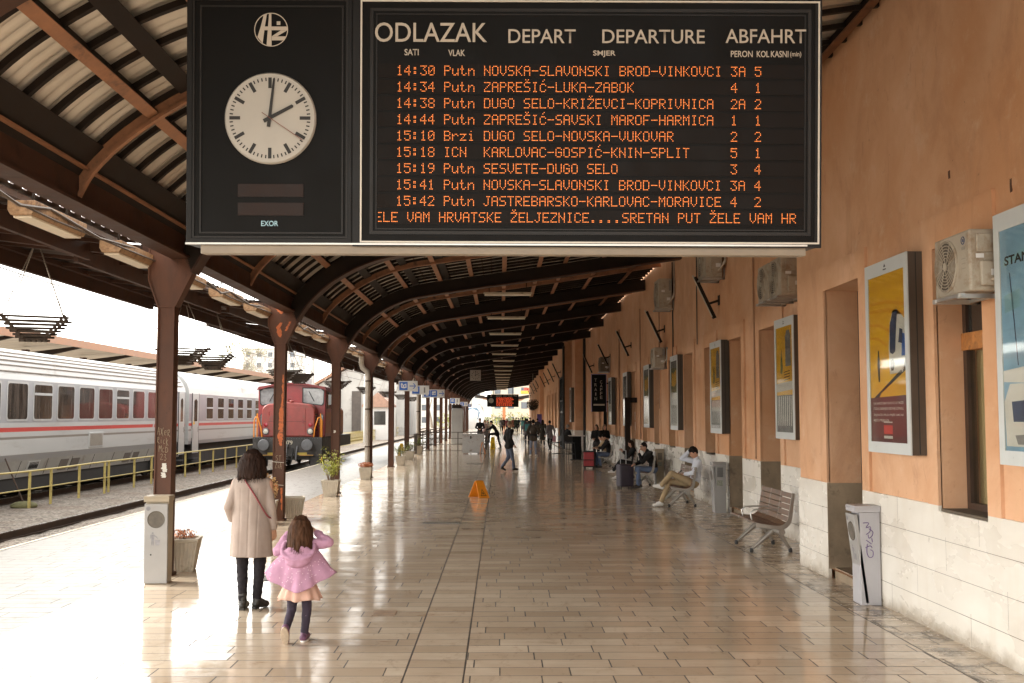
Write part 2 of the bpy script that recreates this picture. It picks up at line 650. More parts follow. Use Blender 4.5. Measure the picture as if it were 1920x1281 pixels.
MFLOOR = floor_material()
MPLASTER = plaster_material()
MMARBLE = marble_material()
MBALLAST = ballast_material()
MCOL = rust_paint_material()
MSTEEL_BROWN = M("brown steel", (0.062, 0.028, 0.017), 0.55, 0, 0.3, 3, 0.1, 30, dirt=(0.028, 0.016, 0.011), dscale=1.5, spec=0.2)
MSTEEL_DARK = M("dark sooty steel", (0.021, 0.0135, 0.0095), 0.75, 0, 0.3, 3, spec=0.2)
MPURLIN = M("ochre brown purlin paint", (0.30, 0.135, 0.065), 0.6, 0, 0.25, 5, 0.1, 40, dirt=(0.12, 0.06, 0.035), dscale=3)
MSHEET = M("corrugated roofing sheet", (0.52, 0.465, 0.395), 0.36, 0.55, 0.10, 0.7, dirt=(0.36, 0.29, 0.22), dscale=0.5, dlev=(0.48, 0.75))
MBLACK = M("black board", (0.0045, 0.0038, 0.0032), 0.5, 0, 0.2, 3, spec=0.12)
MBLACK_TRIM = M("black aluminium trim", (0.010, 0.0085, 0.0078), 0.42, 0.0, 0.2, 6, spec=0.2)
MWHITE = M("white enamel", (0.60, 0.56, 0.49), 0.45, 0, 0.05, 6)
MLETTER = M("cream lettering", (0.46, 0.40, 0.33), 0.6, 0, 0.08, 8)
MCREAM = M("aged cream metal", (0.50, 0.42, 0.31), 0.5, 0, 0.14, 5, 0.06, 30, dirt=(0.24, 0.16, 0.09), dscale=4, dlev=(0.56, 0.74))
MGREY = M("grey sheet metal", (0.40, 0.385, 0.37), 0.38, 0.3, 0.1, 3, dirt=(0.25, 0.2, 0.16), dscale=3)
MSTEEL = M("brushed steel", (0.47, 0.45, 0.42), 0.35, 0.8, 0.1, 6)
MALU = M("cast aluminium", (0.30, 0.27, 0.235), 0.42, 0.6, 0.12, 6)
MDARK = M("dark rubber", (0.022, 0.02, 0.019), 0.7, 0, 0.2, 8)
MGLASS_DK = M("dark window glass", (0.035, 0.032, 0.028), 0.06, 0, 0.3, 2, spec=0.8)
MCONC = M("weathered concrete", (0.52, 0.46, 0.37), 0.85, 0, 0.16, 4, 0.3, 45, dirt=(0.24, 0.18, 0.11), dscale=3)
MYELLOW = M("faded yellow paint", (0.50, 0.40, 0.13), 0.55, 0, 0.16, 8, 0.1, 50, dirt=(0.26, 0.14, 0.05), dscale=7, dlev=(0.58, 0.68))
MORANGE = M("orange plastic", (0.85, 0.29, 0.015), 0.4, 0, 0.08, 5)
MRUST = M("rusty rail steel", (0.075, 0.045, 0.030), 0.75, 0.2, 0.3, 6)
MRAILTOP = M("polished rail head", (0.35, 0.32, 0.29), 0.25, 0.9, 0.1, 6)
MSLEEPER = M("old timber sleeper", (0.10, 0.075, 0.055), 0.9, 0, 0.3, 5)
MBLUE = M("sign blue", (0.035, 0.14, 0.52), 0.45, 0, 0.06, 6)
MINK = M("black ink", (0.018, 0.016, 0.015), 0.6, 0, 0.1, 8)
MWOODSLAT = M("varnished slat wood", (0.135, 0.072, 0.040), 0.5, 0, 0.45, 6, 0.15, 30, stretch=(1, 6, 1))
MDIFF = M("yellowed lamp diffuser", (0.70, 0.60, 0.46), 0.5, 0, 0.08, 5)
# ================================================================ SETTING
def catmull(pts, k=3):
    out = []
    n = len(pts)
    for i in range(n - 1):
        p0, p1, p2, p3 = pts[max(i - 1, 0)], pts[i], pts[i + 1], pts[min(i + 2, n - 1)]
        for j in range(k):
            t = j / k
            out.append(tuple(0.5 * (2 * p1[a] + (p2[a] - p0[a]) * t + (2 * p0[a] - 5 * p1[a] + 4 * p2[a] - p3[a]) * t * t
                                    + (3 * p1[a] - p0[a] - 3 * p2[a] + p3[a]) * t ** 3) for a in range(len(p1))))
    out.append(tuple(pts[-1]))
    return out


mb = MB()
mb.poly([(-900, -300, -0.62), (900, -300, -0.62), (900, 1500, -0.62), (-900, 1500, -0.62)])
structure(mb.build("ground", M("dusty ground", (0.26, 0.23, 0.18), 0.95, 0, 0.25, 0.2)))

mb = MB()
mb.box(-7.4, 7.5, -8, 175, -0.7, 0.0)
structure(mb.build("platform", MFLOOR))
mb = MB()
mb.box(-7.47, -7.4, -8, 175, -0.16, 0.006)
structure(mb.build("platform_edge", MCONC))

mb = MB()
xs = [-17.0 + 0.48 * i for i in range(21)]
ys = [-6 + 0.5 * i for i in range(420)]
mb.sheet([[(x, y, -0.44 + random.uniform(-0.025, 0.025) + (0.05 if 10.4 < -x < 13 else 0)) for x in xs] for y in ys])
bal = mb.build("track_bed", MBALLAST, smooth=180)
structure(bal)

mb = MB()
mb.box(-22.5, -16.25, -8, 150, -0.7, -0.02)
structure(mb.build("opposite_platform", MCONC))


def track(xc, label):
    t = thing("railway_track", label, "railway track", (xc, 0, 0))
    for s in (-1, 1):
        mb = MB()
        x = s * 0.7525
        mb.box(x - 0.036, x + 0.036, -6, 200, -0.305, -0.272)
        mb.box(x - 0.012, x + 0.012, -6, 200, -0.41, -0.305)
        mb.box(x - 0.075, x + 0.075, -6, 200, -0.43, -0.41)
        o = mb.build("rail", MRUST, t)
        mb = MB()
        mb.box(x - 0.03, x + 0.03, -6, 200, -0.272, -0.268)
        mb.build("rail_head", MRAILTOP, o)


track(-8.9, "rusty rails in ballast along the platform edge, leading to the red locomotive")
track(-14.35, "rails under the white passenger coaches behind the yellow railing")

# ---------------------------------------------------------------- platform canopy
XC, BAY, NCOL, Y1 = -4.235, 7.0, 20, 6.6
YEND = Y1 + BAY * (NCOL - 1) + 0.6
TOP = catmull([(-4.06, 4.10), (-3.93, 4.34), (-3.66, 4.62), (-3.33, 4.87), (-2.9, 5.12), (-2.44, 5.30), (-1.95, 5.42), (-1.55, 5.48),
               (-0.75, 5.60), (-0.3, 5.66), (0.1, 5.72), (1.68, 5.95), (4.72, 6.42)], 3)
BOT = catmull([(-3.90, 3.80), (-3.72, 4.10), (-3.40, 4.43), (-3.08, 4.66), (-2.7, 4.86), (-2.31, 5.0), (-1.9, 5.08), (-1.52, 5.14),
               (-0.7, 5.265), (-0.28, 5.33), (0.12, 5.38), (1.68, 5.61), (4.72, 6.07)], 3)


def normal2(poly, i):
    a, b = poly[max(i - 1, 0)], poly[min(i + 1, len(poly) - 1)]
    dx, dz = b[0] - a[0], b[1] - a[1]
    l = math.hypot(dx, dz)
    return (-dz / l, dx / l)


def offs(poly, d):
    return [(p[0] + normal2(poly, i)[0] * d, p[1] + normal2(poly, i)[1] * d) for i, p in enumerate(poly)]


def arc_strip(mb, lo, hi, y0, y1, mi=0):
    mb.rings([[(a[0], y0, a[1]), (a[0], y1, a[1]), (b[0], y1, b[1]), (b[0], y0, b[1])] for a, b in zip(lo, hi)], True, True, mi)


canopy = thing("platform_canopy", "long arched brown steel canopy of corrugated sheet over the station platform", "canopy", (0, 0, 0))

# rafters: web plate with flanges
mb = MB()
arc_strip(mb, offs(BOT, 0.03), TOP, -0.10, 0.10, 0)
arc_strip(mb, BOT, offs(BOT, 0.028), -0.16, 0.16, 1)
rafter_me = mb.mesh("rafter", 35)
for m_ in (MSTEEL_DARK, MSTEEL_BROWN):
    rafter_me.materials.append(m_)
# thin mid bay rib
mb = MB()
arc_strip(mb, offs(TOP, -0.06), offs(TOP, -0.03), -0.035, 0.035, 0)
arc_strip(mb, offs(TOP, -0.03), offs(TOP, 0.09), -0.008, 0.008, 0)
rib_me = mb.mesh("arch_rib", 35)
rib_me.materials.append(MPURLIN)
# corrugated panel with carrier ribs, one bay
S = offs(TOP, 0.17)
S = [(-4.16, 4.0)] + S
n_w = 46
mb = MB()
for layer in (0,):
    grid = []
    for i in range(n_w * 8 + 1):
        y = BAY * i / (n_w * 8)
        w = 0.030 * sin(2 * pi * i / 8)
        grid.append([(p[0] + normal2(S, k)[0] * w, y, p[1] + normal2(S, k)[1] * w) for k, p in enumerate(S)])
    mb.sheet(grid, 0)
for k in range(13):
    y = 0.3 + k * 0.5333
    arc_strip(mb, offs(S, -0.105), offs(S, -0.05), y - 0.028, y + 0.028, 1)
for k in (4, 12, 16, 19, 21, 23, 25, 27, 29, 31):       # fixing battens across the sheet
    if k + 1 < len(S):
        a = S[k]
        n = normal2(S, k)
        mb.bar((a[0] - n[0] * 0.03, 0, a[1] - n[1] * 0.03), (a[0] - n[0] * 0.03, BAY, a[1] - n[1] * 0.03), 0.03, 0.014, (n[0], 0, n[1]), 2)
for x0, x1 in ((-4.2, -3.82), (-3.24, -2.86), (-2.36, -2.16), (-1.47, -1.32)):      # sooty netting strips beside the purlins
    seg = [k for k, p in enumerate(S) if x0 <= p[0] <= x1]
    seg = seg if len(seg) > 1 else [min(range(len(S)), key=lambda q: abs(S[q][0] - x0)), min(range(len(S)), key=lambda q: abs(S[q][0] - x0)) + 1]
    lo_, hi_ = offs(S, -0.125), offs(S, -0.115)
    arc_strip(mb, [lo_[k] for k in seg], [hi_[k] for k in seg], 0.0, BAY, 1)
panel_me = mb.mesh("roof_panel", 55)
for m_ in (MSHEET, MSTEEL_DARK, MPURLIN):
    panel_me.materials.append(m_)

# column with capital
mb = MB()
mb.box(-0.088, 0.088, -0.08, 0.08, 0, 3.38)
mb.box(-0.107, -0.088, -0.10, 0.10, 0, 3.38)
mb.box(0.088, 0.107, -0.10, 0.10, 0, 3.38)
mb.box(-0.135, 0.135, -0.125, 0.125, 0, 0.035)
column_me = mb.mesh("column")
column_me.materials.append(MCOL)
mb = MB()
hexa = [(-0.107, 3.38), (0.107, 3.38), (0.31, 3.80), (0.19, 4.14), (-0.23, 4.14), (-0.23, 3.72)]
mb.prism(hexa, 'y', -0.08, 0.08)
for a, b in zip(hexa, hexa[1:] + hexa[:1]):
    mb.bar((a[0], 0, a[1]), (b[0], 0, b[1]), 0.20, 0.02, (0.01, 0, 1) if abs(a[0] - b[0]) > 0.01 else (1, 0, 0))
capital_me = mb.mesh("capital")
capital_me.materials.append(MCOL)
# bracket arm carrying the eave on the track side
mb = MB()
mb.prism([(-0.25, 4.0), (-0.25, 4.16), (-3.25, 4.44), (-3.25, 4.36)], 'y', -0.06, 0.06)
arm_me = mb.mesh("eave_arm")
arm_me.materials.append(MSTEEL_BROWN)
# eave panel, one bay, corrugated across
mb = MB()
grid = []
for i in range(4 * 24 + 1):
    y = BAY * i / (4 * 24)
    w = 0.022 * sin(2 * pi * i / 4 + pi / 4)
    grid.append([(-4.62, y, 4.20 + w), (-5.4, y, 4.27 + w), (-6.4, y, 4.37 + w), (-7.42, y, 4.47 + w)])
mb.sheet(grid, 0)
for x, z in ((-4.72, 4.13), (-5.6, 4.2), (-6.5, 4.29), (-7.3, 4.37)):
    mb.box(x - 0.04, x + 0.04, 0.0, BAY, z - 0.03, z + 0.03, 1)
for k in range(7):
    mb.bar((-4.7, 0.5 + k, 4.12), (-7.38, 0.5 + k, 4.40), 0.05, 0.05, (0, 0, 1), 1)
mb.box(-7.46, -7.43, 0, BAY, 4.33, 4.50, 1)
mb.box(-6.62, -6.54, 0, BAY, 4.06, 4.36, 1)
mb.box(-5.3, -5.24, 0, BAY, 3.98, 4.22, 1)
eave_me = mb.mesh("eave_panel", 50)
for m_ in (M("eave sheet", (0.060, 0.034, 0.022), 0.7, 0, 0.3, 2), MSTEEL_BROWN):
    eave_me.materials.append(m_)


def part(name, me, loc, parent):
    o = bpy.data.objects.new(name, me)
    COL.objects.link(o)
    o.parent = parent
    o.location = loc
    return o


columns = []
for k in range(NCOL):
    y = Y1 + BAY * k
    c = part("column", column_me, (XC, y, 0), canopy)
    columns.append(c)
    part("capital", capital_me, (0, 0, 0), c)
    part("rafter", rafter_me, (0, y, 0), canopy)
    part("eave_arm", arm_me, (XC, y, 0), canopy)
    if k < NCOL - 1:
        part("roof_panel", panel_me, (0, y, 0), canopy)
        part("arch_rib", rib_me, (0, y + BAY / 2, 0), canopy)
        e = part("eave_panel", eave_me, (0, y, 0), canopy)
        if k % 2:
            e.location.x = -0.16
            e.location.z = -0.02
for k in range(-1, 0):
    part("roof_panel", panel_me, (0, Y1 + BAY * k, 0), canopy)
for x in (-3.33, -2.44, -1.55, -0.70, 0.12, 0.95, 1.77, 2.58, 3.39, 4.2):
    i = min(range(len(TOP)), key=lambda q: abs(TOP[q][0] - x))
    p, n = TOP[i], normal2(TOP, i)
    up = (n[0], 0, n[1])
    mb = MB()
    mb.bar((p[0], 0, p[1]), (p[0], YEND, p[1]), 0.11, 0.02, up, 0)
    q = (p[0] + n[0] * 0.075 + n[1] * 0.035, p[1] + n[1] * 0.075 - n[0] * 0.035)
    mb.bar((q[0], 0, q[1]), (q[0], YEND, q[1]), 0.04, 0.13, up, 1)
    mb.build("purlin", (MPURLIN, MSTEEL_DARK), canopy)
mb = MB()
mb.box(-4.10, -4.02, 0, YEND, 4.02, 4.34, 0)
mb.box(-4.19, -3.95, 0, YEND, 3.99, 4.02, 0)
mb.box(-4.17, -3.93, 0, YEND, 4.34, 4.36, 1)
mb.build("edge_girder", (MSTEEL_BROWN, MPURLIN), canopy)
mb = MB()
for off_, z in ((0, 3.97), (-3.1, 4.24)):
    mb.tube([(-4.40 + off_, y, z - (0.05 if i % 2 else 0)) for i, y in enumerate([j * 3.5 for j in range(0, 41)])], 0.012, 5)
for y in [9 + 7 * j for j in range(12)]:
    mb.tube([(-4.4, y, 4.0), (-4.36, y + 0.6, 3.9), (-4.42, y + 1.4, 4.02), (-4.38, y + 2.6, 3.93), (-4.44, y + 4, 4.03)], 0.016, 5)
mb.build("cable", M("sagging cable", (0.10, 0.07, 0.05), 0.6), canopy)

# paint losses and graffiti on the columns near the camera
MPRIMER = M("orange primer", (0.50, 0.12, 0.028), 0.6, 0, 0.25, 14, dirt=(0.10, 0.045, 0.025), dscale=16, dlev=(0.56, 0.62))
MCHALK = M("chalk scrawl", (0.34, 0.26, 0.17), 0.8, 0, 0.15, 20)


def patch(col, outline, y=-0.084, name="bare_primer", mat=MPRIMER):
    mb = MB()
    rng = random.Random(len(outline))
    L_, R_ = [], []
    for (z, x0, x1) in outline:
        if z < 3.3:
            x0, x1 = x0 * 0.68, x1 * 0.68
        L_.append((x0, z))
        R_.append((x1, z))

    def jag(ps):
        o = []
        for a, b in zip(ps, ps[1:]):
            for t in range(5):
                f = t / 5
                o.append((a[0] + (b[0] - a[0]) * f + rng.uniform(-0.012, 0.012), a[1] + (b[1] - a[1]) * f))
        o.append(ps[-1])
        return o
    l, r = jag(L_), jag(R_)
    for i in range(len(l) - 1):
        mb.poly([(l[i][0], y, l[i][1]), (max(r[i][0], l[i][0] + 0.004), y, r[i][1]), (max(r[i + 1][0], l[i + 1][0] + 0.004), y, r[i + 1][1]), (l[i + 1][0], y, l[i + 1][1])])
    o = mb.build(name, mat, col)
    md = o.modifiers.new("thick", 'SOLIDIFY')
    md.thickness = 0.003
    return o


c1, c2, c3 = columns[1], columns[2], columns[3]
patch(c2, [(2.78, 0.09, 0.128), (2.5, 0.08, 0.128), (2.2, 0.06, 0.13), (2.12, 0.02, 0.13), (1.9, -0.01, 0.125), (1.72, 0.0, 0.12), (1.6, -0.03, 0.11), (1.5, 0.0, 0.10), (1.42, 0.04, 0.09)])
patch(c2, [(4.08, -0.12, 0.02), (4.0, -0.05, 0.05), (3.95, 0.0, 0.03)])
patch(c2, [(3.78, 0.0, 0.03), (3.68, -0.08, 0.0), (3.58, -0.06, 0.03), (3.5, -0.01, 0.02)])
patch(c2, [(3.8, 0.17, 0.2), (3.7, 0.12, 0.16), (3.62, 0.09, 0.12)])
patch(c2, [(0.62, 0.07, 0.13), (0.4, 0.09, 0.14), (0.2, 0.1, 0.14)])
patch(c2, [(0.7, -0.10, -0.04), (0.62, -0.09, 0.0), (0.55, -0.05, -0.01)])


def scrawl(col, strokes, x0, z0, w, h, mat, r=0.0045):
    """strokes in a unit square, thick marker lines"""
    for st in strokes:
        mb = MB()
        pts = [(x0 + u * w, -0.0855, z0 + v * h) for u, v in (catmull(st, 3) if len(st) > 2 else st)]
        mb.tube(pts, r, 5)
        mb.build("scrawl", mat, col)


GL = {'A': [[(0, 0), (.35, 1), (.45, 1), (.75, -.1)], [(.05, .4), (.8, .45)]], 'X': [[(0, 1), (.8, -.2)], [(.85, 1.1), (.0, 0)]], 'e': [[(.1, .35), (.7, .45), (.5, .75), (.1, .55), (.15, .1), (.7, .1)]],
      'R': [[(.1, 0), (.12, .85)], [(0, .8), (.6, .9), (.6, .5), (.1, .45), (.85, -.15)]], 'i': [[(.4, .6), (.42, 0)], [(.4, .85), (.44, .9)]], 'c': [[(.7, .6), (.25, .6), (.1, .25), (.3, 0), (.75, .1)]],
      'k': [[(.1, 1), (.15, -.3)], [(.7, .75), (.2, .3), (.8, -.2)]], 'M': [[(0, 0), (.12, 1), (.45, .4), (.8, 1), (.95, 0)]], 'D': [[(.2, .9), (.15, 0)], [(.05, .9), (.8, .7), (.85, .2), (.1, -.02)]],
      '2': [[(.05, .8), (.4, 1), (.65, .7), (.1, 0), (.8, .05)]], '3': [[(.1, .95), (.65, .9), (.3, .55), (.75, .3), (.5, -.05), (.05, .05)]], 'S': [[(.75, .95), (.2, .9), (.15, .6), (.7, .4), (.6, .05), (.0, .05)]],
      'T': [[(0, .95), (1, 1)], [(.5, 1), (.45, 0)]], 'Z': [[(.05, .95), (.8, 1), (.05, 0), (.85, .05)]]}


def write(col, body, x0, z0, w, h, mat):
    for i, ch in enumerate(body):
        scrawl(col, GL[ch], x0 + i * w * 1.12, z0 - i * 0.006, w, h, mat, h * 0.034)


write(c1, "AXeR", -0.078, 1.76, 0.038, 0.085, MCHALK)
write(c1, "Rick", -0.080, 1.655, 0.034, 0.08, MCHALK)
write(c1, "McD", -0.055, 1.545, 0.036, 0.08, MCHALK)
write(c1, "23", -0.035, 1.445, 0.040, 0.075, MCHALK)
patch(c1, [(1.40, -0.01, 0.05), (1.34, -0.02, 0.07), (1.29, 0.01, 0.07)], -0.084, "torn_sticker", MWHITE)
patch(c1, [(1.285, -0.03, 0.03), (1.25, -0.02, 0.06), (1.22, -0.01, 0.05)], -0.084, "torn_sticker", MWHITE)
write(c2, "ST", -0.05, 1.14, 0.050, 0.10, MCHALK)
write(c2, "ZiA", -0.06, 1.0, 0.040, 0.10, MCHALK)
for z in (1.11, 0.68):
    mb = MB()
    mb.tube([(-0.115, -0.105, z + 0.01), (0.115, -0.105, z - 0.01)], 0.005, 5)
    mb.build("wire_tie", MWHITE, c2)
patch(c3, [(1.62, -0.06, 0.0), (1.58, -0.05, 0.03), (1.55, -0.06, -0.02)], -0.084, "torn_sticker", MWHITE)

# downpipe beside the fourth and seventh columns
MPIPE = M("galvanised pipe", (0.46, 0.40, 0.33), 0.42, 0.35, 0.14, 3, dirt=(0.3, 0.22, 0.15), dscale=4)
for k, nm in ((4, "grey galvanised rain pipe with a swan neck beside the column with the rust-red planter"), (7, "slim grey rain pipe beside a column behind the hanging direction signs")):
    y = Y1 + BAY * k - 0.22
    t = thing("rain_pipe", nm, "downpipe", (XC, y, 0))
    mb = MB()
    mb.tube([(-0.02, 0, 0.02), (-0.02, 0, 3.2), (-0.05, 0, 3.4), (-0.2, 0, 3.52), (-0.24, 0, 3.66), (-0.24, 0, 3.9)], 0.085, 14)
    mb.build("pipe", MPIPE, t, smooth=40)
    for z in (1.0, 2.2, 3.1):
        mb = MB()
        mb.lathe([(0.088, -0.02), (0.094, -0.02), (0.094, 0.02), (0.088, 0.02)], (-0.02, 0, z), 14)
        mb.build("clamp", MSTEEL_BROWN, t, smooth=40)

# ---------------------------------------------------------------- station building
NX, FX, PX, QX = 4.07, 4.75, 4.16, 3.75
DOOR, WIN = (0.12, 3.55), (1.12, 3.55)
secs = [(NX, -1.0, 14.5, [(1.6, 2.7, WIN), (5.2, 6.2, WIN), (8.87, 9.87, WIN), (11.94, 13.24, DOOR)]),
        (FX, 14.5, 59.4, [(18.0, 19.4, DOOR), (20.85, 22.06, DOOR), (23.45, 24.6, WIN), (26.15, 27.4, DOOR), (28.8, 29.9, WIN), (31.7, 32.75, WIN),
                          (34.3, 35.4, WIN), (37.35, 38.5, DOOR), (39.8, 40.9, WIN), (43.0, 44.0, WIN), (46.1, 47.2, WIN), (50.0, 51.1, WIN), (53.6, 54.7, WIN)]),
        (PX, 59.4, 62.0, []),
        (QX, 62.0, 92.0, [(63.2, 69.0, (0.0, 4.4)), (71.0, 73.0, WIN), (75.2, 77.2, WIN), (79.4, 81.4, WIN), (83.6, 85.6, WIN)]),
        (3.40, 92.0, 94.5, []),
        (QX, 94.5, 139.0, [(97, 99, WIN), (102, 104, WIN), (107, 109, WIN), (112, 114, WIN), (117, 119, WIN), (124, 126, WIN)])]
building = thing("station_building", "ochre plastered station building with stone plinth along the right side of the platform", "building", (4.5, 0, 0))
OX = 4.5
ZT, PT = 8.6, 1.17
mw = MB()
MJAMB = M("rough beige jamb stone", (0.25, 0.185, 0.12), 0.55, 0, 0.25, 3, 0.15, 30, dirt=(0.12, 0.085, 0.055), dscale=5)
prevX = None
OPENINGS = []
for X, y0, y1, ops in secs:
    x = X - OX
    mp = MB()
    if prevX is not None and X != prevX:
        px_ = prevX - OX
        mw.poly([(px_, y0, 0), (x, y0, 0), (x, y0, ZT), (px_, y0, ZT)])
        if X < prevX:
            mp.box(x - 0.03, px_, y0 - 0.03, y0 + 0.01, 0, PT)
    prevX = X
    cuts = [y0]
    for a, b, z in ops:
        cuts += [a, b]
    cuts.append(y1)
    for i in range(0, len(cuts) - 1):
        a, b = cuts[i], cuts[i + 1]
        if i % 2 == 0:
            mw.poly([(x, a, 0), (x, b, 0), (x, b, ZT), (x, a, ZT)])
            ya = a - 0.03 if (i == 0 and X != secs[0][0]) else a
            mp.box(x - 0.03, x + 0.01, a + 0.012 if i == 0 else a, b, 0, PT)
        else:
            z0, z1 = ops[i // 2][2]
            big = z1 > 4
            mw.poly([(x, a, z1), (x, b, z1), (x, b, ZT), (x, a, ZT)])
            if z0 > 0.5:
                mw.poly([(x, a, 0), (x, b, 0), (x, b, z0), (x, a, z0)])
                mp.box(x - 0.03, x + 0.01, a, b, 0, z0)
            D = 0.55
            mw.poly([(x, b, z0), (x + D, b, z0), (x + D, b, z1), (x, b, z1)])
            mw.poly([(x, a, z0), (x + D, a, z0), (x + D, a, z1), (x, a, z1)])
            mw.poly([(x, a, z1), (x, b, z1), (x + D, b, z1), (x + D, a, z1)])
            mw.poly([(x, a, z0), (x, b, z0), (x + D, b, z0), (x + D, a, z0)])
            mw.poly([(x + D, a, z0), (x + D, b, z0), (x + D, b, z1), (x + D, a, z1)])
            if z0 < 0.5 and not big:
                mj = MB()
                mj.box(x - 0.028, x + D, b - 0.012, b + 0.05, 0.12, PT - 0.004)
                mj.box(x - 0.028, x + D, a - 0.05, a + 0.012, 0.12, PT - 0.004)
                mj.box(x + 0.05, x + D, a, b, 0.0, 0.135)
                mj.build("door_jamb", MJAMB, building)
            OPENINGS.append((X, a, b, z0, z1))
    mp.build("plinth", MMARBLE, building)
mw.poly([(QX - OX, 139, 0), (8, 139, 0), (8, 139, ZT), (QX - OX, 139, ZT)])
mw.poly([(QX - OX, 139, ZT), (8, 139, ZT), (8, -1, ZT), (FX - OX, -1, ZT)])
mw.poly([(8, 139, 0), (8, 139, ZT), (8, -1, ZT), (8, -1, 0)])
mw.poly([(NX - OX, -1, 0), (NX - OX, -1, ZT), (8, -1, ZT), (8, -1, 0)])
mw.build("wall", MPLASTER, building, fixn=False)

MDOOR = M("dark brown door", (0.055, 0.030, 0.019), 0.5, 0, 0.25, 3)
MCURT = M("yellowed curtain", (0.46, 0.37, 0.20), 0.9, 0, 0.18, 2.5, stretch=(12, 12, 0.3))
MTRANSOM = M("peeling orange timber", (0.42, 0.17, 0.045), 0.6, 0, 0.35, 12, 0.3, 40, dirt=(0.14, 0.07, 0.03), dscale=14)


def glass_material():
    m, nt, N, L, P = nodes("clear window glass")
    N.remove(P)
    t, g, mx, lw = N.new("ShaderNodeBsdfTransparent"), N.new("ShaderNodeBsdfGlossy"), N.new("ShaderNodeMixShader"), N.new("ShaderNodeLayerWeight")
    t.inputs[0].default_value = (0.90, 0.90, 0.87, 1)
    g.inputs["Roughness"].default_value = 0.04
    lw.inputs["Blend"].default_value = 0.5
    f5 = math_(nt, 'POWER', lw.outputs["Facing"], 4.0)
    fac = math_(nt, 'ADD', math_(nt, 'MULTIPLY', f5, 0.32), 0.04)
    L.new(fac, mx.inputs[0])
    L.new(t.outputs[0], mx.inputs[1])
    L.new(g.outputs[0], mx.inputs[2])
    L.new(mx.outputs[0], N["Material Output"].inputs[0])
    return m


MGLASS = glass_material()
for X, a, b, z0, z1 in OPENINGS:
    x = X - OX
    w = b - a
    if z1 > 4:                                               # tall glazed entrance
        e = None
        mb = MB()
        for i in range(9):
            yy = a + w * i / 8
            mb.box(x + 0.08, x + 0.16, yy - 0.05, yy + 0.05, 0, z1)
        for z in (0.06, 2.2, 2.9, z1 - 0.06):
            mb.box(x + 0.085, x + 0.155, a, b, z - 0.05, z + 0.05)
        e = mb.build("glazed_entrance", MBLACK_TRIM, building)
        mb = MB()
        mb.box(x + 0.11, x + 0.125, a, b, 0, z1)
        mb.build("pane", MGLASS_DK, e)
        continue
    # raised plaster surround
    mb = MB()
    F, G = 0.24, 0.03
    mb.box(x - G, x + 0.01, a - F, a, PT, z1)
    mb.box(x - G, x + 0.01, b, b + F, PT, z1)
    mb.box(x - G, x + 0.01, a - F, b + F, z1, z1 + 0.31)
    mb.build("surround", MPLASTER, building)
    if z0 < 0.5:
        mb = MB()
        mb.box(x + 0.42, x + 0.47, a + 0.05, b - 0.05, z0 + 0.015, 2.55)
        mb.box(x + 0.40, x + 0.49, a, a + 0.05, z0 + 0.015, z1)
        mb.box(x + 0.40, x + 0.49, b - 0.05, b, z0 + 0.015, z1)
        mb.box(x + 0.40, x + 0.49, a + 0.05, b - 0.05, 2.55, 2.63)
        for zz in (0.35, 1.0, 1.65):
            mb.box(x + 0.405, x + 0.42, a + 0.16, (a + b) / 2 - 0.06, zz, zz + 0.5)
            mb.box(x + 0.405, x + 0.42, (a + b) / 2 + 0.06, b - 0.16, zz, zz + 0.5)
        dr = mb.build("door", MDOOR, building)
        mb = MB()
        mb.box(x + 0.43, x + 0.445, a + 0.05, b - 0.05, 2.63, z1)
        mb.build("fanlight", MGLASS_DK, dr)
        mb = MB()
        mb.cyl((x + 0.36, (a + b) / 2 - 0.03, 1.12), (x + 0.42, (a + b) / 2 - 0.03, 1.12), 0.01, None, 8)
        mb.cyl((x + 0.36, (a + b) / 2 - 0.03, 1.12), (x + 0.36, (a + b) / 2 - 0.15, 1.12), 0.011, None, 8)
        mb.build("handle", MSTEEL, dr, smooth=40)
    else:
        mb = MB()
        T = 0.07
        mb.box(x + 0.24, x + 0.32, a, a + T, z0, z1)
        mb.box(x + 0.24, x + 0.32, b - T, b, z0, z1)
        mb.box(x + 0.24, x + 0.32, a + T, b - T, z0, z0 + 0.08)
        mb.box(x + 0.24, x + 0.32, a + T, b - T, z1 - T, z1)
        mb.box(x + 0.255, x + 0.305, (a + b) / 2 - 0.03, (a + b) / 2 + 0.03, z0 + 0.08, 2.6)
        wn_ = mb.build("window", MDOOR, building)
        mb = MB()
        mb.box(x + 0.22, x + 0.33, a + 0.002, b - 0.002, 2.6, 2.76)
        mb.build("transom", MTRANSOM, wn_, bevel=0.006)
        mb = MB()
        mb.box(x + 0.27, x + 0.276, a + T, b - T, z0 + 0.08, 2.6)
        mb.build("pane", MGLASS, wn_)
        mb = MB()
        mb.box(x + 0.27, x + 0.276, a + T, b - T, 2.76, z1 - T)
        mb.build("fanlight", MGLASS_DK, wn_)
        mb = MB()
        nn = 40
        mb.sheet([[(x + 0.37 + 0.025 * sin(i * 1.9) + 0.01 * sin(i * 0.7), a + w * i / nn, z) for z in (z0, 1.9, 2.62)] for i in range(nn + 1)])
        mb.build("curtain", MCURT, wn_, smooth=80)
        mb = MB()
        mb.box(x - 0.005, x + 0.24, a, b, z0 - 0.02, z0 + 0.025)
        mb.build("sill", M("grimy sill", (0.10, 0.075, 0.05), 0.8, 0, 0.3, 8), wn_)

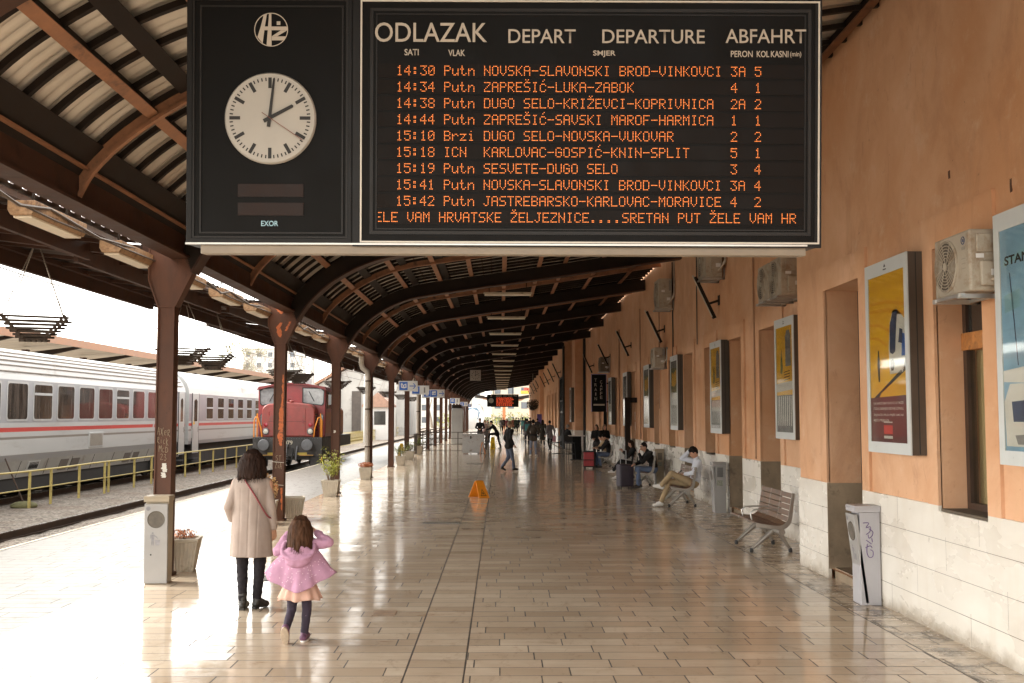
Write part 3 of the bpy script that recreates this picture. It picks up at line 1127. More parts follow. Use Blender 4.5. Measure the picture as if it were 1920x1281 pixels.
# holes knocked in the plaster high on the near wall
for px, py, w_, h_ in ((1780, 327, 0.024, 0.045), (1896, 348, 0.018, 0.062)):
    p = on_x(px, py, NX)
    mb = MB()
    rng = random.Random(px)
    pts = [(p.y + (w_ * rng.uniform(0.75, 1.5)) * max(-.8, min(.8, cos(t * pi / 5) * 1.3)), p.z + h_ * rng.uniform(0.8, 1.2) * max(-.8, min(.8, 1.3 * sin(t * pi / 5)))) for t in range(10)]
    mb.prism(pts, 'x', NX - OX - 0.004, NX - OX + 0.02)
    mb.build("wall_hole", M("broken brick cavity", (0.10, 0.045, 0.025), 0.95, 0, 0.4, 20), building)

# conduits, cables and a soil pipe fixed to the wall
MCOND = M("painted conduit", (0.36, 0.20, 0.11), 0.7, 0, 0.2, 3)
for X, Y, z0, z1, r, mt in ((FX, 29.05, 3.1, 6.2, 0.018, MDARK), (FX, 31.55, 2.2, 5.2, 0.02, MCOND), (FX, 25.5, 3.7, 6.0, 0.012, MDARK), (FX, 35.9, 1.2, 5.6, 0.02, MCOND), (FX, 19.75, 1.2, 5.9, 0.016, MCOND),
                            (FX, 42.2, 1.2, 5.4, 0.03, MCOND), (FX, 59.2, 0.05, 6.3, 0.07, MDARK), (QX, 61.8, 0.05, 6.0, 0.07, MDARK)):
    mb = MB()
    mb.tube([(X - OX - r - 0.012, Y + 0.01 * sin(k * 2.1), z0 + (z1 - z0) * k / 6) for k in range(7)], r, 8)
    mb.build("conduit", mt, building, smooth=60)
# ================================================================ DEPARTURE BOARD
ORD = ["nearest", "second", "third", "fourth", "fifth", "sixth", "seventh", "eighth", "ninth", "tenth", "eleventh", "twelfth", "thirteenth",
       "fourteenth", "fifteenth", "sixteenth", "seventeenth", "eighteenth", "nineteenth", "twentieth"]
PX = 0.0035
FONT = {
    'A': (14, 17, 17, 31, 17, 17, 17), 'B': (30, 17, 17, 30, 17, 17, 30), 'C': (14, 17, 16, 16, 16, 17, 14), 'D': (30, 17, 17, 17, 17, 17, 30),
    'E': (31, 16, 16, 30, 16, 16, 31), 'F': (31, 16, 16, 30, 16, 16, 16), 'G': (14, 17, 16, 23, 17, 17, 14), 'H': (17, 17, 17, 31, 17, 17, 17),
    'I': (14, 4, 4, 4, 4, 4, 14), 'J': (7, 2, 2, 2, 2, 18, 12), 'K': (17, 18, 20, 24, 20, 18, 17), 'L': (16, 16, 16, 16, 16, 16, 31),
    'M': (17, 27, 21, 21, 17, 17, 17), 'N': (17, 17, 25, 21, 19, 17, 17), 'O': (14, 17, 17, 17, 17, 17, 14), 'P': (30, 17, 17, 30, 16, 16, 16),
    'R': (30, 17, 17, 30, 20, 18, 17), 'S': (15, 16, 16, 14, 1, 1, 30), 'T': (31, 4, 4, 4, 4, 4, 4), 'U': (17, 17, 17, 17, 17, 17, 14),
    'V': (17, 17, 17, 17, 17, 10, 4), 'Z': (31, 1, 2, 4, 8, 16, 31), '0': (14, 17, 19, 21, 25, 17, 14), '1': (4, 12, 4, 4, 4, 4, 14),
    '2': (14, 17, 1, 2, 4, 8, 31), '3': (31, 2, 4, 2, 1, 17, 14), '4': (2, 6, 10, 18, 31, 2, 2), '5': (31, 16, 30, 1, 1, 17, 14),
    '8': (14, 17, 17, 14, 17, 17, 14), '9': (14, 17, 17, 15, 1, 2, 12), ':': (0, 12, 12, 0, 12, 12, 0), '-': (0, 0, 0, 31, 0, 0, 0),
    '.': (0, 0, 0, 0, 0, 12, 12), ' ': (0,) * 7, 'u': (0, 0, 17, 17, 17, 19, 13), 't': (8, 8, 28, 8, 8, 9, 6), 'n': (0, 0, 22, 25, 17, 17, 17),
    'r': (0, 0, 22, 25, 16, 16, 16), 'z': (0, 0, 31, 2, 4, 8, 31), 'i': (4, 0, 12, 4, 4, 4, 14),
    'Š': (15, 16, 16, 14, 1, 1, 30), 'Ž': (31, 1, 2, 4, 8, 16, 31), 'Ć': (0, 14, 17, 16, 16, 17, 14)}
CARON = {'Š': ((1, -2), (2, -1), (3, -2)), 'Ž': ((1, -2), (2, -1), (3, -2)), 'Ć': ((3, -2), (2, -1))}
MLED = M("amber led", (1.0, 0.25, 0.045), 0.5, 0, 0.1, 300, emit=0.15)
MLEDROW = M("unlit led window", (0.008, 0.0052, 0.0038), 0.5, 0, 0.2, 5, spec=0.12)
MCLOCKFACE = M("clock opal face", (0.40, 0.375, 0.335), 0.5, 0, 0.05, 3)
MBROWNWIN = M("brown display window", (0.018, 0.008, 0.005), 0.45, 0, 0.2, 8, spec=0.2)
MTRIM2 = M("dull grey trim", (0.018, 0.0155, 0.014), 0.4, 0.0, 0.2, 5, spec=0.2)


def U(px, py):
    return (px - 960) * PX, (640.5 - py) * PX


def fit_text(name, body, x0, x1, ybase, ytop, mat, parent, off=0.02, y=-0.004, k=PX, org=None, raw=False):
    me = text_mesh(body, 1.0, off, 0.0)
    xs = [v.co.x for v in me.vertices]
    ys = [v.co.y for v in me.vertices]
    a, b, c, d = min(xs), max(xs), min(ys), max(ys)
    if raw:
        X0, Z0, X1, Z1 = x0, ybase, x1, ytop
    else:
        X0, Z0 = U(x0, ybase)
        X1, Z1 = U(x1, ytop)
    for v in me.vertices:
        v.co = (X0 + (v.co.x - a) / (b - a) * (X1 - X0), y, Z0 + (v.co.y - c) / (d - c) * (Z1 - Z0))
    return link(name, me, mat, parent)


def clock_parts(root, cx, cz, r, y, square=False):
    mb = MB()
    if square:
        mb.box(cx - r, cx + r, y, y + 0.1, cz - r, cz + r)
    else:
        mb.lathe([(0, 0.0), (r * 0.97, 0.0), (r, 0.012), (r, 0.03)], (cx, y, cz), 64, 0, 'y')
    f = mb.build("clock_face", MCLOCKFACE, root, smooth=50)
    mb = MB()
    R0 = r * (0.80 if square else 0.885)
    for i in range(60):
        a = 2 * pi * i / 60
        big = i % 5 == 0
        if square and not big:
            continue
        l, w = (r * 0.235, r * 0.075) if big else (r * 0.075, r * 0.028)
        ca, sa = cos(a), sin(a)
        pts = []
        for u, v in ((-w / 2, R0), (w / 2, R0), (w / 2, R0 - l), (-w / 2, R0 - l)):
            pts.append((cx + u * ca + v * sa, y - 0.002, cz - u * sa + v * ca))
        mb.poly(pts)
    mb.build("minute_marks", MINK, f)

    def hand(nm, ang, l, back, w0, w1, mat, yy):
        a = R(ang)
        ca, sa = cos(a), sin(a)
        mb = MB()
        P = [(-w0 / 2, -back), (w0 / 2, -back), (w1 / 2, l - w1 * 0.3), (0, l), (-w1 / 2, l - w1 * 0.3)]
        mb.prism([(cx + u * ca + v * sa, cz - u * sa + v * ca) for u, v in P], 'y', yy, yy - 0.003)
        mb.build(nm, mat, f)
    hand("hour_hand", 62, r * 0.58, r * 0.15, r * 0.085, r * 0.07, MINK, y - 0.006)
    hand("minute_hand", 6.5, r * 0.87, r * 0.2, r * 0.075, r * 0.045, MINK, y - 0.011)
    if not square:
        hand("second_hand", 124, r * 0.88, r * 0.2, r * 0.014, r * 0.014, M("dark red hand", (0.17, 0.05, 0.03), 0.5), y - 0.016)
    return f


fwd = CAMROT @ Vector((0, 0, -1))
board = thing("departure_board", "large black hanging departure board with round clock and amber lettering above the near platform", "departure board")
mrot = (Matrix.Rotation(R(-0.6287), 3, 'Z') @ Matrix.Rotation(R(3.9614), 3, 'X') @ Matrix.Rotation(R(0.22), 3, 'Y'))
board.rotation_euler = mrot.to_euler()
board.location = CAMLOC + fwd * 7.0
mb = MB()
x0, z0 = U(347, 460)
x1, z1 = U(1540, -95)
mb.box(x0, x1, 0.012, 0.36, z0, z1)
mb.build("housing", MBLACK_TRIM, board, bevel=0.004)


def frame(mb, a, b, c, d, t, y0, y1, mi=0):
    """rectangular frame in px, t px thick, from depth y0 to y1"""
    for (p, q, r_, s_) in ((a, b, c, b + t), (a, d - t, c, d), (a, b + t, a + t, d - t), (c - t, b + t, c, d - t)):
        X0, Z1 = U(p, q)
        X1, Z0 = U(r_, s_)
        mb.box(X0, X1, y0, y1, Z0, Z1, mi)


mb = MB()
frame(mb, 349, -90, 657, 458, 9, 0.0, 0.012)
frame(mb, 360, 0, 650, 448, 3, -0.004, 0.012, 1)
frame(mb, 373, 12, 642, 440, 3, -0.004, 0.012, 1)
frame(mb, 660, -90, 1539, 463, 12, 0.0, 0.012)
frame(mb, 692, 16, 1519, 440, 6, -0.001, 0.012, 1)
frame(mb, 703, 26, 1509, 431, 2, 0.001, 0.012, 1)
mb.build("dark_trim", (MBLACK_TRIM, MTRIM2), board)
mb = MB()
frame(mb, 674, 1, 1535, 456, 3, -0.006, 0.012)
mb.build("white_border", MWHITE, board)
mb = MB()
X0, Z0 = U(352, 455)
X1, Z1 = U(1536, -85)
mb.box(X0, X1, 0.004, 0.0125, Z0, Z1)
mb.build("face_panel", MBLACK, board)
# company roundel
lg = MB()
cx, cz = U(506.4, 57.9)
r = 31.7 * PX
pts = [(cx + (r if k % 2 == 0 else r * 0.945) * cos(0), 0) for k in range(2)]
n = 48
for i in range(n):
    a, b = 2 * pi * i / n, 2 * pi * (i + 1) / n
    lg.poly([(cx + r * cos(a), -0.004, cz + r * sin(a)), (cx + r * cos(b), -0.004, cz + r * sin(b)),
             (cx + r * 0.95 * cos(b), -0.004, cz + r * 0.95 * sin(b)), (cx + r * 0.95 * cos(a), -0.004, cz + r * 0.95 * sin(a))])


def lz(pts):
    lg.poly([(U(420 + x / 4.005, y / 4.005)[0], -0.004, U(420 + x / 4.005, y / 4.005)[1]) for x, y in pts])


lz([(290, 120), (314, 113), (299, 208), (283, 335), (243, 288), (268, 208)])
lz([(330, 107), (347, 107), (350, 357), (312, 350)])
lz([(300, 208), (330, 208), (325, 236), (290, 236)])
lz([(348, 208), (466, 208), (467, 236), (349, 236)])
lz([(418, 237), (466, 237), (392, 281), (351, 281)])
lz([(351, 282), (457, 282), (438, 312), (351, 312)])
lz([(388, 169), (415, 169), (415, 196), (388, 196)])
lg.build("railway_roundel", MLETTER, board, fixn=False)
cx, cz = U(506.5, 225)
clock_parts(board, cx, cz, 85.5 * PX, -0.03)
mb = MB()
for (a, b) in ((347, 371), (382, 406)):
    X0, Z1 = U(445, a)
    X1, Z0 = U(568, b)
    mb2 = MB()
    mb2.box(X0, X1, -0.003, 0.01, Z0, Z1)
    mb2.build("display_window", MBROWNWIN, board)
fit_text("maker_lettering", "EXOR", 489, 521, 426, 416, M("pale blue lettering", (0.30, 0.48, 0.56), 0.5), board, 0.012)
for s, a, b, c, d, o in (("ODLAZAK", 701, 911, 80, 43.5, 0.006), ("DEPART", 951, 1077, 81, 55, 0.006), ("DEPARTURE", 1127, 1319, 81, 55, 0.006), ("ABFAHRT", 1358, 1509, 79.5, 53.5, 0.006),
                         ("SATI", 756.5, 783, 105, 93, 0.015), ("VLAK", 838.5, 870, 106, 94, 0.015), ("SMJER", 1110, 1152, 107, 94.5, 0.015),
                         ("PERON", 1368, 1409, 106, 94, 0.015), ("KOL", 1416.5, 1440, 106, 94, 0.015), ("KASNI", 1443, 1476, 106, 94, 0.015), ("(min)", 1479, 1500, 107, 95, 0.01)):
    fit_text("lettering", s, a, b, c, d, MLETTER, board, o)
rows = ["14:30 Putn NOVSKA-SLAVONSKI BROD-VINKOVCI 3A 5", "14:34 Putn ZAPREŠIĆ-LUKA-ZABOK            4  1", "14:38 Putn DUGO SELO-KRIŽEVCI-KOPRIVNICA  2A 2",
        "14:44 Putn ZAPREŠIĆ-SAVSKI MAROF-HARMICA  1  1", "15:10 Brzi DUGO SELO-NOVSKA-VUKOVAR       2  2", "15:18 ICN  KARLOVAC-GOSPIĆ-KNIN-SPLIT     5  1",
        "15:19 Putn SESVETE-DUGO SELO              3  4", "15:41 Putn NOVSKA-SLAVONSKI BROD-VINKOVCI 3A 4", "15:42 Putn JASTREBARSKO-KARLOVAC-MORAVICE 4  2",
        "ŽELE VAM HRVATSKE ŽELJEZNICE....SRETAN PUT ŽELE VAM HR"]
P6 = 14.93 / 6
for i, s in enumerate(rows):
    yc = 133 + 30.55 * i
    bx, bz1 = U(706, yc - 13)
    cx, bz0 = U(1506, yc + 13)
    mb = MB()
    mb.box(bx, cx, -0.0005, 0.01, bz0, bz1)
    ro = mb.build("led_row", MLEDROW, board)
    mb = MB()
    xs = 741.5 if i < 9 else 688.0
    for k, chn in enumerate(s):
        g = FONT[chn]
        dots = [(c, r_) for r_ in range(7) for c in range(5) if g[r_] & (16 >> c)]
        dots += list(CARON.get(chn, ()))
        for c, r_ in dots:
            X = xs + (k * 6 + c) * P6 + 1
            if X < 708 or X > 1493:
                continue
            u, w = U(X, yc + (r_ - 3) * 2.75)
            h = PX * 0.72
            mb.poly([(u - h, -0.002, w - h), (u + h, -0.002, w - h), (u + h, -0.002, w + h), (u - h, -0.002, w + h)])
    mb.build("led_text", MLED, ro, fixn=False)
mb = MB()
X0, Z1 = U(373, 460.4)
X1, Z0 = U(1513, 477)
mb.box(X0, X1, 0.03, 0.17, Z0, Z1)
mb.build("under_ledge", M("dull beige ledge", (0.25, 0.205, 0.155), 0.55, 0, 0.12, 4), board, bevel=0.004)
mb = MB()
X0, Z1 = U(347, 457)
X1, Z0 = U(1513, 460.3)
mb.box(X0, X1, -0.003, 0.03, Z0, Z1)
mb.build("lower_lip", MSTEEL, board)
for px in (520, 950, 1380):
    mb = MB()
    X0, Z0 = U(px, -95)
    mb.cyl((X0, 0.2, Z0), (X0, 0.2, Z0 + 0.55), 0.02, None, 10)
    mb.build("hanger_rod", MSTEEL_DARK, board, smooth=40)

# smaller board of the same kind far down the platform
fb = thing("departure_board", "small distant departure board with red rows hanging near the far end of the platform", "departure board", (0.24, 105, 0))
k = 3.12
mb = MB()
mb.box(-k / 2, k / 2, 0, 0.3, 2.82, 4.06)
mb.build("housing", MBLACK_TRIM, fb)
mb = MB()
mb.lathe([(0, 0), (0.24, 0), (0.25, 0.02)], (-k / 2 + 0.42, -0.02, 3.45), 24, 0, 'y')
mb.build("clock_face", MCLOCKFACE, fb)
mb = MB()
mb.lathe([(0, 0), (0.08, 0), (0.085, 0.02)], (-k / 2 + 0.42, -0.02, 3.9), 16, 0, 'y')
mb.build("railway_roundel", MLETTER, fb)
mb = MB()
for a, b in ((0.02, 0.55), (0.7, 1.05), (1.2, 1.6), (1.72, 2.05)):
    mb.box(-k / 2 + 0.9 + a, -k / 2 + 0.9 + b, -0.004, 0.01, 3.86, 3.95)
mb.build("lettering", M("greyish lettering", (0.30, 0.30, 0.27), 0.6), fb)
rng = random.Random(5)
for i in range(10):
    mb = MB()
    x = -k / 2 + 0.95
    while x < k / 2 - 0.62:
        w = rng.uniform(0.05, 0.16)
        mb.box(x, x + w, -0.004, 0.01, 3.74 - i * 0.085 - 0.05, 3.74 - i * 0.085)
        x += w + rng.uniform(0.02, 0.1)
    mb.build("led_row", M("red led", (0.8, 0.09, 0.03), 0.5, emit=0.12), fb)
for x in (-0.9, 0.95):
    mb = MB()
    mb.cyl((x, 0.15, 4.06), (x, 0.15, 5.6), 0.03, None, 8)
    mb.build("hanger_rod", MSTEEL_DARK, fb)

# square hanging platform clock
p = on_y(891.5, 704, 62)
t = thing("platform_clock", "square cream hanging clock under the arched canopy far down the platform", "clock", (p.x, 62, p.z))
clock_parts(t, 0, 0, 0.31, -0.05, True)
mb = MB()
mb.cyl((0, 0, 0.31), (0, 0, 1.25), 0.02, None, 8)
mb.build("hanger_rod", MSTEEL_DARK, t)

# ---------------------------------------------------------------- lamps
MTUBE = M("fluorescent batten", (0.78, 0.70, 0.58), 0.5, 0, 0.05, 4)
def make_tube(label, loc):
    t = thing("tube_light", label, "ceiling light", loc, 0, "tube lights hung across the middle of the canopy")
    mb = MB()
    mb.box(-0.65, 0.65, -0.06, 0.06, 0.045, 0.085)
    mb.build("housing", MCREAM, t)
    mb = MB()
    mb.cyl((-0.62, 0, 0.02), (0.62, 0, 0.02), 0.03, None, 10)
    mb.build("tube", MTUBE, t, smooth=40)
    mb = MB()
    for x in (-0.5, 0.5):
        mb.cyl((x, 0, 0.085), (x, 0, 0.40), 0.012, None, 6)
    mb.box(-0.6, 0.6, -0.1, 0.1, 0.40, 0.42)
    mb.build("hanger", MSTEEL_DARK, t)
    return t


tb0 = make_tube("nearest tube light hung across the canopy, just beyond the departure board", (0.2, 28.4, 5.2))
for k in range(1, 16):
    c = copy_tree(tb0)
    c.location = (0.2, 28.4 + 7 * k, 5.2)
    c["label"] = ORD[k] + " tube light hung across the canopy, counted from the departure board"


def make_eave(label, loc):
    t = thing("eave_lamp", label, "lamp", loc, 0, "box lamps along the track-side girder")
    mb = MB()
    mb.prism([(-0.10, 0.0), (0.10, 0.0), (0.13, 0.05), (0.13, 0.14), (-0.13, 0.14), (-0.13, 0.05)], 'y', -0.64, 0.64)
    mb.build("housing", M("rusty cream lamp body", (0.36, 0.215, 0.11), 0.6, 0, 0.3, 5, dirt=(0.12, 0.055, 0.025), dscale=5, dlev=(0.5, 0.65)), t, bevel=0.006)
    mb = MB()
    mb.box(-0.09, 0.09, -0.6, 0.6, -0.022, 0.0)
    mb.build("diffuser", MDIFF, t, bevel=0.008)
    mb = MB()
    for y in (-0.4, 0.4):
        mb.cyl((0, y, 0.14), (0.02, y, 0.30), 0.012, None, 6)
    mb.build("hanger", MSTEEL_DARK, t)
    return t


e0 = make_eave("nearest box lamp on the track-side girder, at the left edge of the photo", (-4.55, 10.7, 3.90))
n = 1
for k in range(1, 30):
    y = 10.7 + 2.33 * k
    if abs((y - 6.6) % 7) < 0.4:
        y += 0.5
    c = copy_tree(e0)
    c.location = (-4.55, y, 3.90)
    bayn = int((y - 6.6) // 7)
    ins = int(((y - 6.6) % 7) // 2.34)
    c["label"] = ("first", "middle", "last")[min(ins, 2)] + " box lamp in the " + ORD[bayn] + " bay between columns along the track-side girder"


def make_rod(loc, label):
    t = thing("wall_lamp", label, "wall lamp", loc, R(-90), "slanted tube lamps on wall brackets")
    mb = MB()
    a, b = Vector((0, -0.10, -0.45)), Vector((0, -0.52, 0.45))
    mb.bar(a, b, 0.10, 0.07, (0, -1, 0))
    mb.build("lamp_body", MSTEEL_DARK, t)
    mb = MB()
    o = Vector((0, -0.04, 0.03))
    mb.bar(a + o * 1.2, b + o * 1.2, 0.07, 0.03, (0, -1, 0), 0)
    mb.build("diffuser", MCREAM, t)
    mb = MB()
    mb.bar((0, 0.0, -0.06), (0, -0.22, -0.13), 0.05, 0.05)
    mb.box(-0.09, 0.09, -0.01, 0.0, -0.16, 0.05)
    mb.build("bracket", MSTEEL_DARK, t)
    return t


r0 = None
for i, (Y, X, Z) in enumerate(((23.0, FX, 4.55), (30.7, FX, 4.55), (38.6, FX, 4.6), (46.0, FX, 4.6), (54.0, FX, 4.6), (66.0, QX, 4.75), (73.0, QX, 4.75), (80.0, QX, 4.75), (87.0, QX, 4.75), (98.0, QX, 4.75), (106.0, QX, 4.75), (115, QX, 4.75), (128, QX, 4.75))):
    lb = ORD[i] + " slanted tube lamp bracketed to the ochre wall, counting away from the camera"
    if r0 is None:
        r0 = make_rod((X, Y, Z), lb)
    else:
        c = copy_tree(r0)
        c.location = (X, Y, Z)
        c["label"] = lb

# ---------------------------------------------------------------- advertising light boxes
MLBFRAME = M("light grey poster frame", (0.52, 0.54, 0.53), 0.35, 0.0, 0.05, 4)
MLBSIDE = M("bronze light box side", (0.085, 0.066, 0.050), 0.4, 0.3, 0.12, 3)
MYEL = M("poster yellow", (0.95, 0.47, 0.02), 0.5, 0, 0.22, 2.2, stretch=(1, 1, 3))
MYEL2 = M("poster deep yellow", (0.80, 0.36, 0.010), 0.5, 0, 0.1, 3)
MPWHITE = M("poster white", (0.70, 0.68, 0.66), 0.5, 0, 0.05, 5)
MBURG = M("poster burgundy", (0.145, 0.032, 0.035), 0.5, 0, 0.15, 3)
MPRED = M("poster red", (0.62, 0.06, 0.05), 0.5, 0, 0.1, 9)
MPBLUE = M("poster sky blue", (0.25, 0.45, 0.66), 0.5, 0, 0.22, 1.6)
MPGREY = M("poster grey", (0.22, 0.21, 0.22), 0.5, 0, 0.4, 7)
MPGREEN = M("poster foliage", (0.22, 0.22, 0.10), 0.6, 0, 0.6, 14)
MPNAVY = M("poster navy", (0.03, 0.05, 0.12), 0.5, 0, 0.2, 6)


def flat(root, name, pts, mat, lay):
    """printed area of the poster (x, z), each layer of ink half a millimetre proud of the one below"""
    mb = MB()
    y = -0.171 - 0.0006 * lay
    mb.poly([(u, y, v) for u, v in pts])
    return mb.build(name, mat, root)


def lightbox(y0, y1, X, kind, label):
    w = y1 - y0
    h = 1.95
    t = thing("poster_light_box", label, "poster case", (X, (y0 + y1) / 2, 1.62), R(-90), "poster light boxes on the station wall")
    mb = MB()
    mb.box(-w / 2, w / 2, -0.17, 0.0, 0, h)
    c = mb.build("case", MLBSIDE, t, bevel=0.005)
    mb = MB()
    mb.box(-w / 2 - 0.003, w / 2 + 0.003, -0.10, -0.09, 0.01, h - 0.01)
    mb.build("case_joint", MDARK, c)
    a, b, lo, hi = w / 2, w / 2 - 0.085, 0.11, h - 0.14
    mb = MB()
    for q in ((-a, a, 0, lo), (-a, a, hi, h), (-a, -b, lo, hi), (b, a, lo, hi)):
        mb.box(q[0], q[1], -0.182, -0.1695, q[2], q[3])
    mb.build("face_frame", MLBFRAME, t)
    mb = MB()
    mb.box(-b, b, -0.179, -0.1775, lo, hi)
    mb.build("glass", MGLASS, t)
    mb = MB()
    mb.poly([(-b, -0.1705, lo), (b, -0.1705, lo), (b, -0.1705, hi), (-b, -0.1705, hi)])
    base = {'train': MYEL, 'blue': MPBLUE, 'arch': MYEL, 'field': MPGREEN, 'dark': MPGREY}[kind]
    ps = mb.build("poster", base, t)
    W, H = 2 * b, hi - lo

    def q(u, v):
        return (-b + u * W, lo + v * H)
    # small maker's mark on the frame
    mb = MB()
    mb.poly([(-0.03, -0.1825, hi + 0.07), (0.03, -0.1825, hi + 0.07), (0, -0.1825, hi + 0.105)])
    mb.poly([(-0.045, -0.1825, hi + 0.04), (0.045, -0.1825, hi + 0.04), (0.045, -0.1825, hi + 0.052), (-0.045, -0.1825, hi + 0.052)])
    mb.build("frame_mark", MINK, t)
    if kind == 'train':
        for i, (u0, v0, u1, v1, th) in enumerate(((0, .845, 1, .80, .02), (0, .80, 1, .75, .025), (0, .72, .6, .66, .02), (0, .64, .5, .58, .02))):
            flat(ps, "fabric_fold", [q(u0, v0), q((u0 + u1) / 2, (v0 + v1) / 2 + .02), q(u1, v1), q(u1, v1 - th), q((u0 + u1) / 2, (v0 + v1) / 2 + .02 - th), q(u0, v0 - th * .6)], MYEL2, 1)
        flat(ps, "train_body", [q(.56, .40), q(.54, .55), q(.58, .70), q(.66, .77), q(.78, .775), q(1, .70), q(1, .50), q(.90, .405)], MPWHITE, 1)
        flat(ps, "train_windscreen", [q(.57, .53), q(.58, .69), q(.66, .755), q(.79, .765), q(.74, .62), q(.72, .53), q(.64, .515)], MPNAVY, 2)
        flat(ps, "train_window", [q(.80, .58), q(.84, .66), q(.92, .65), q(.91, .57)], MPNAVY, 2)
        flat(ps, "train_stripe", [q(.88, .50), q(.90, .63), q(1, .62), q(1, .50)], MBLUE, 2)
        flat(ps, "train_nose", [q(.58, .44), q(.58, .48), q(.66, .49), q(.70, .46), q(.66, .42), q(.60, .42)], MINK, 2)
        flat(ps, "printed_track", [q(0, .245), q(.90, .43), q(1, .50), q(1, .42), q(.3, .29), q(0.0, .16)], MINK, 1)  # black slanted track, part of the print
        flat(ps, "printed_figure", [q(.235, .36), q(.21, .46), q(.235, .55), q(.265, .55), q(.285, .46), q(.275, .36)], MINK, 2)
        flat(ps, "text_panel", [q(0, 0), q(1, 0), q(1, .275), q(0, .265)], MBURG, 3)
        for i, s in enumerate(("VLAK NE MOŽE IZABRATI DRUGI PUT, ALI TI MOŽEŠ", "STOGA JE ZABRANJENO KRETANJE UZ PRUGU,", "ŽELJEZNIČKU PRUGU PRIJEĐI SAMO NA", "MJESTU PRIJELAZA.")):
            x0_, z0_ = q(.07, .222 - .035 * i)
            x1_, z1_ = q((.90, .90, .90, .52)[i], .242 - .035 * i)
            fit_text("printed_text", s, x0_, x1_, z0_, z1_, MPWHITE, ps, 0.01, y=-0.1735, raw=True)
        flat(ps, "red_square", [q(.36, .05), q(.60, .05), q(.60, .10), q(.36, .10)], MPRED, 4)
        flat(ps, "caption_bar", [q(.36, .022), q(.60, .022), q(.60, .038), q(.36, .038)], MPWHITE, 4)
        flat(ps, "caption_bar", [q(.36, .115), q(.60, .115), q(.60, .122), q(.36, .122)], MPWHITE, 4)
    elif kind == 'blue':
        flat(ps, "printed_cloud", [q(0, .36), q(.5, .38), q(1, .36), q(1, .31), q(.4, .30), q(0, .31)], MPWHITE, 1)
        flat(ps, "train_body", [q(.02, .02), q(0, .22), q(.1, .30), q(1, .30), q(1, .02)], MPWHITE, 2)
        flat(ps, "train_window", [q(.14, .13), q(.12, .22), q(.32, .225), q(.34, .13)], MPNAVY, 3)
        flat(ps, "train_window", [q(.46, .08), q(.44, .25), q(.95, .26), q(.95, .08)], MPNAVY, 3)
        flat(ps, "train_nose", [q(.2, .03), q(.16, .07), q(.5, .08), q(.52, .03)], MPGREY, 3)
        flat(ps, "dark_post", [q(.36, .29), q(.36, .37), q(.48, .37), q(.48, .29)], MDARK, 3)
        flat(ps, "catenary_line", [q(.14, .80), q(.155, .80), q(.25, .38), q(.235, .38)], MPNAVY, 1)
        flat(ps, "pale_window", [q(.05, .86), q(.5, .90), q(.5, .87), q(.05, .83)], M("poster pale blue", (0.25, 0.47, 0.58), 0.5), 1)
        flat(ps, "pale_window", [q(.05, .70), q(.3, .72), q(.3, .64), q(.05, .62)], M("poster pale blue", (0.25, 0.47, 0.58), 0.5), 1)
        x0_, z0_ = q(.07, .835)
        x1_, z1_ = q(.50, .878)
        fit_text("printed_text", "STANI", x0_, x1_, z0_, z1_, MINK, ps, 0.03, y=-0.1725, raw=True)
        x0_, z0_ = q(.56, .835)
        x1_, z1_ = q(.60, .878)
        fit_text("printed_text", "!", x0_, x1_, z0_, z1_, MINK, ps, 0.03, y=-0.1725, raw=True)
    elif kind == 'arch':
        flat(ps, "dark_arch", [q(.56, .62), q(.56, .90), q(.64, .96), q(.80, .96), q(.88, .90), q(.88, .62)], MPGREY, 1)
        flat(ps, "dark_blade", [q(.24, .56), q(.26, .70), q(.33, .80), q(.40, .62), q(.36, .55)], MPGREEN, 1)
        for i in range(4):
            flat(ps, "ladder_rung", [q(.46, .57 - .025 * i), q(.82, .58 - .025 * i), q(.82, .572 - .025 * i), q(.46, .562 - .025 * i)], MINK, 2)
        flat(ps, "pale_band", [q(0, .46), q(1, .48), q(1, .40), q(0, .38)], MPWHITE, 1)
        flat(ps, "lower_print", [q(0, 0), q(1, 0), q(1, .35), q(0, .35)], MPGREY, 1)
        for i in range(7):
            u = .06 + .13 * i
            flat(ps, "white_stroke", [q(u, .06), q(u + .05, .06), q(u + .12, .34), q(u + .06, .34)], MPWHITE, 2)
    elif kind == 'field':
        flat(ps, "sky_band", [q(0, .52), q(1, .50), q(1, 0), q(0, 0)], MPWHITE, 1)
        flat(ps, "dark_head", [q(0, .9), q(1, .88), q(1, 1), q(0, 1)], MPGREY, 1)
        flat(ps, "yellow_patch", [q(.1, .62), q(.5, .6), q(.9, .66), q(.85, .86), q(.4, .80), q(.12, .84)], MYEL, 1)
        for i in range(6):
            flat(ps, "grey_stroke", [q(.1 + .14 * i, .04), q(.15 + .14 * i, .04), q(.17 + .14 * i, .40), q(.13 + .14 * i, .42)], MPGREY, 2)
    else:
        flat(ps, "pale_foot", [q(0, 0), q(1, 0), q(1, .42), q(0, .45)], MPWHITE, 1)
        for i in range(9):
            u, v = .1 + .085 * i, .48 + .05 * ((i * 7) % 9)
            flat(ps, "pale_fleck", [q(u, v), q(u + .06, v), q(u + .06, v + .035), q(u, v + .035)], MPWHITE, 1)
    return t


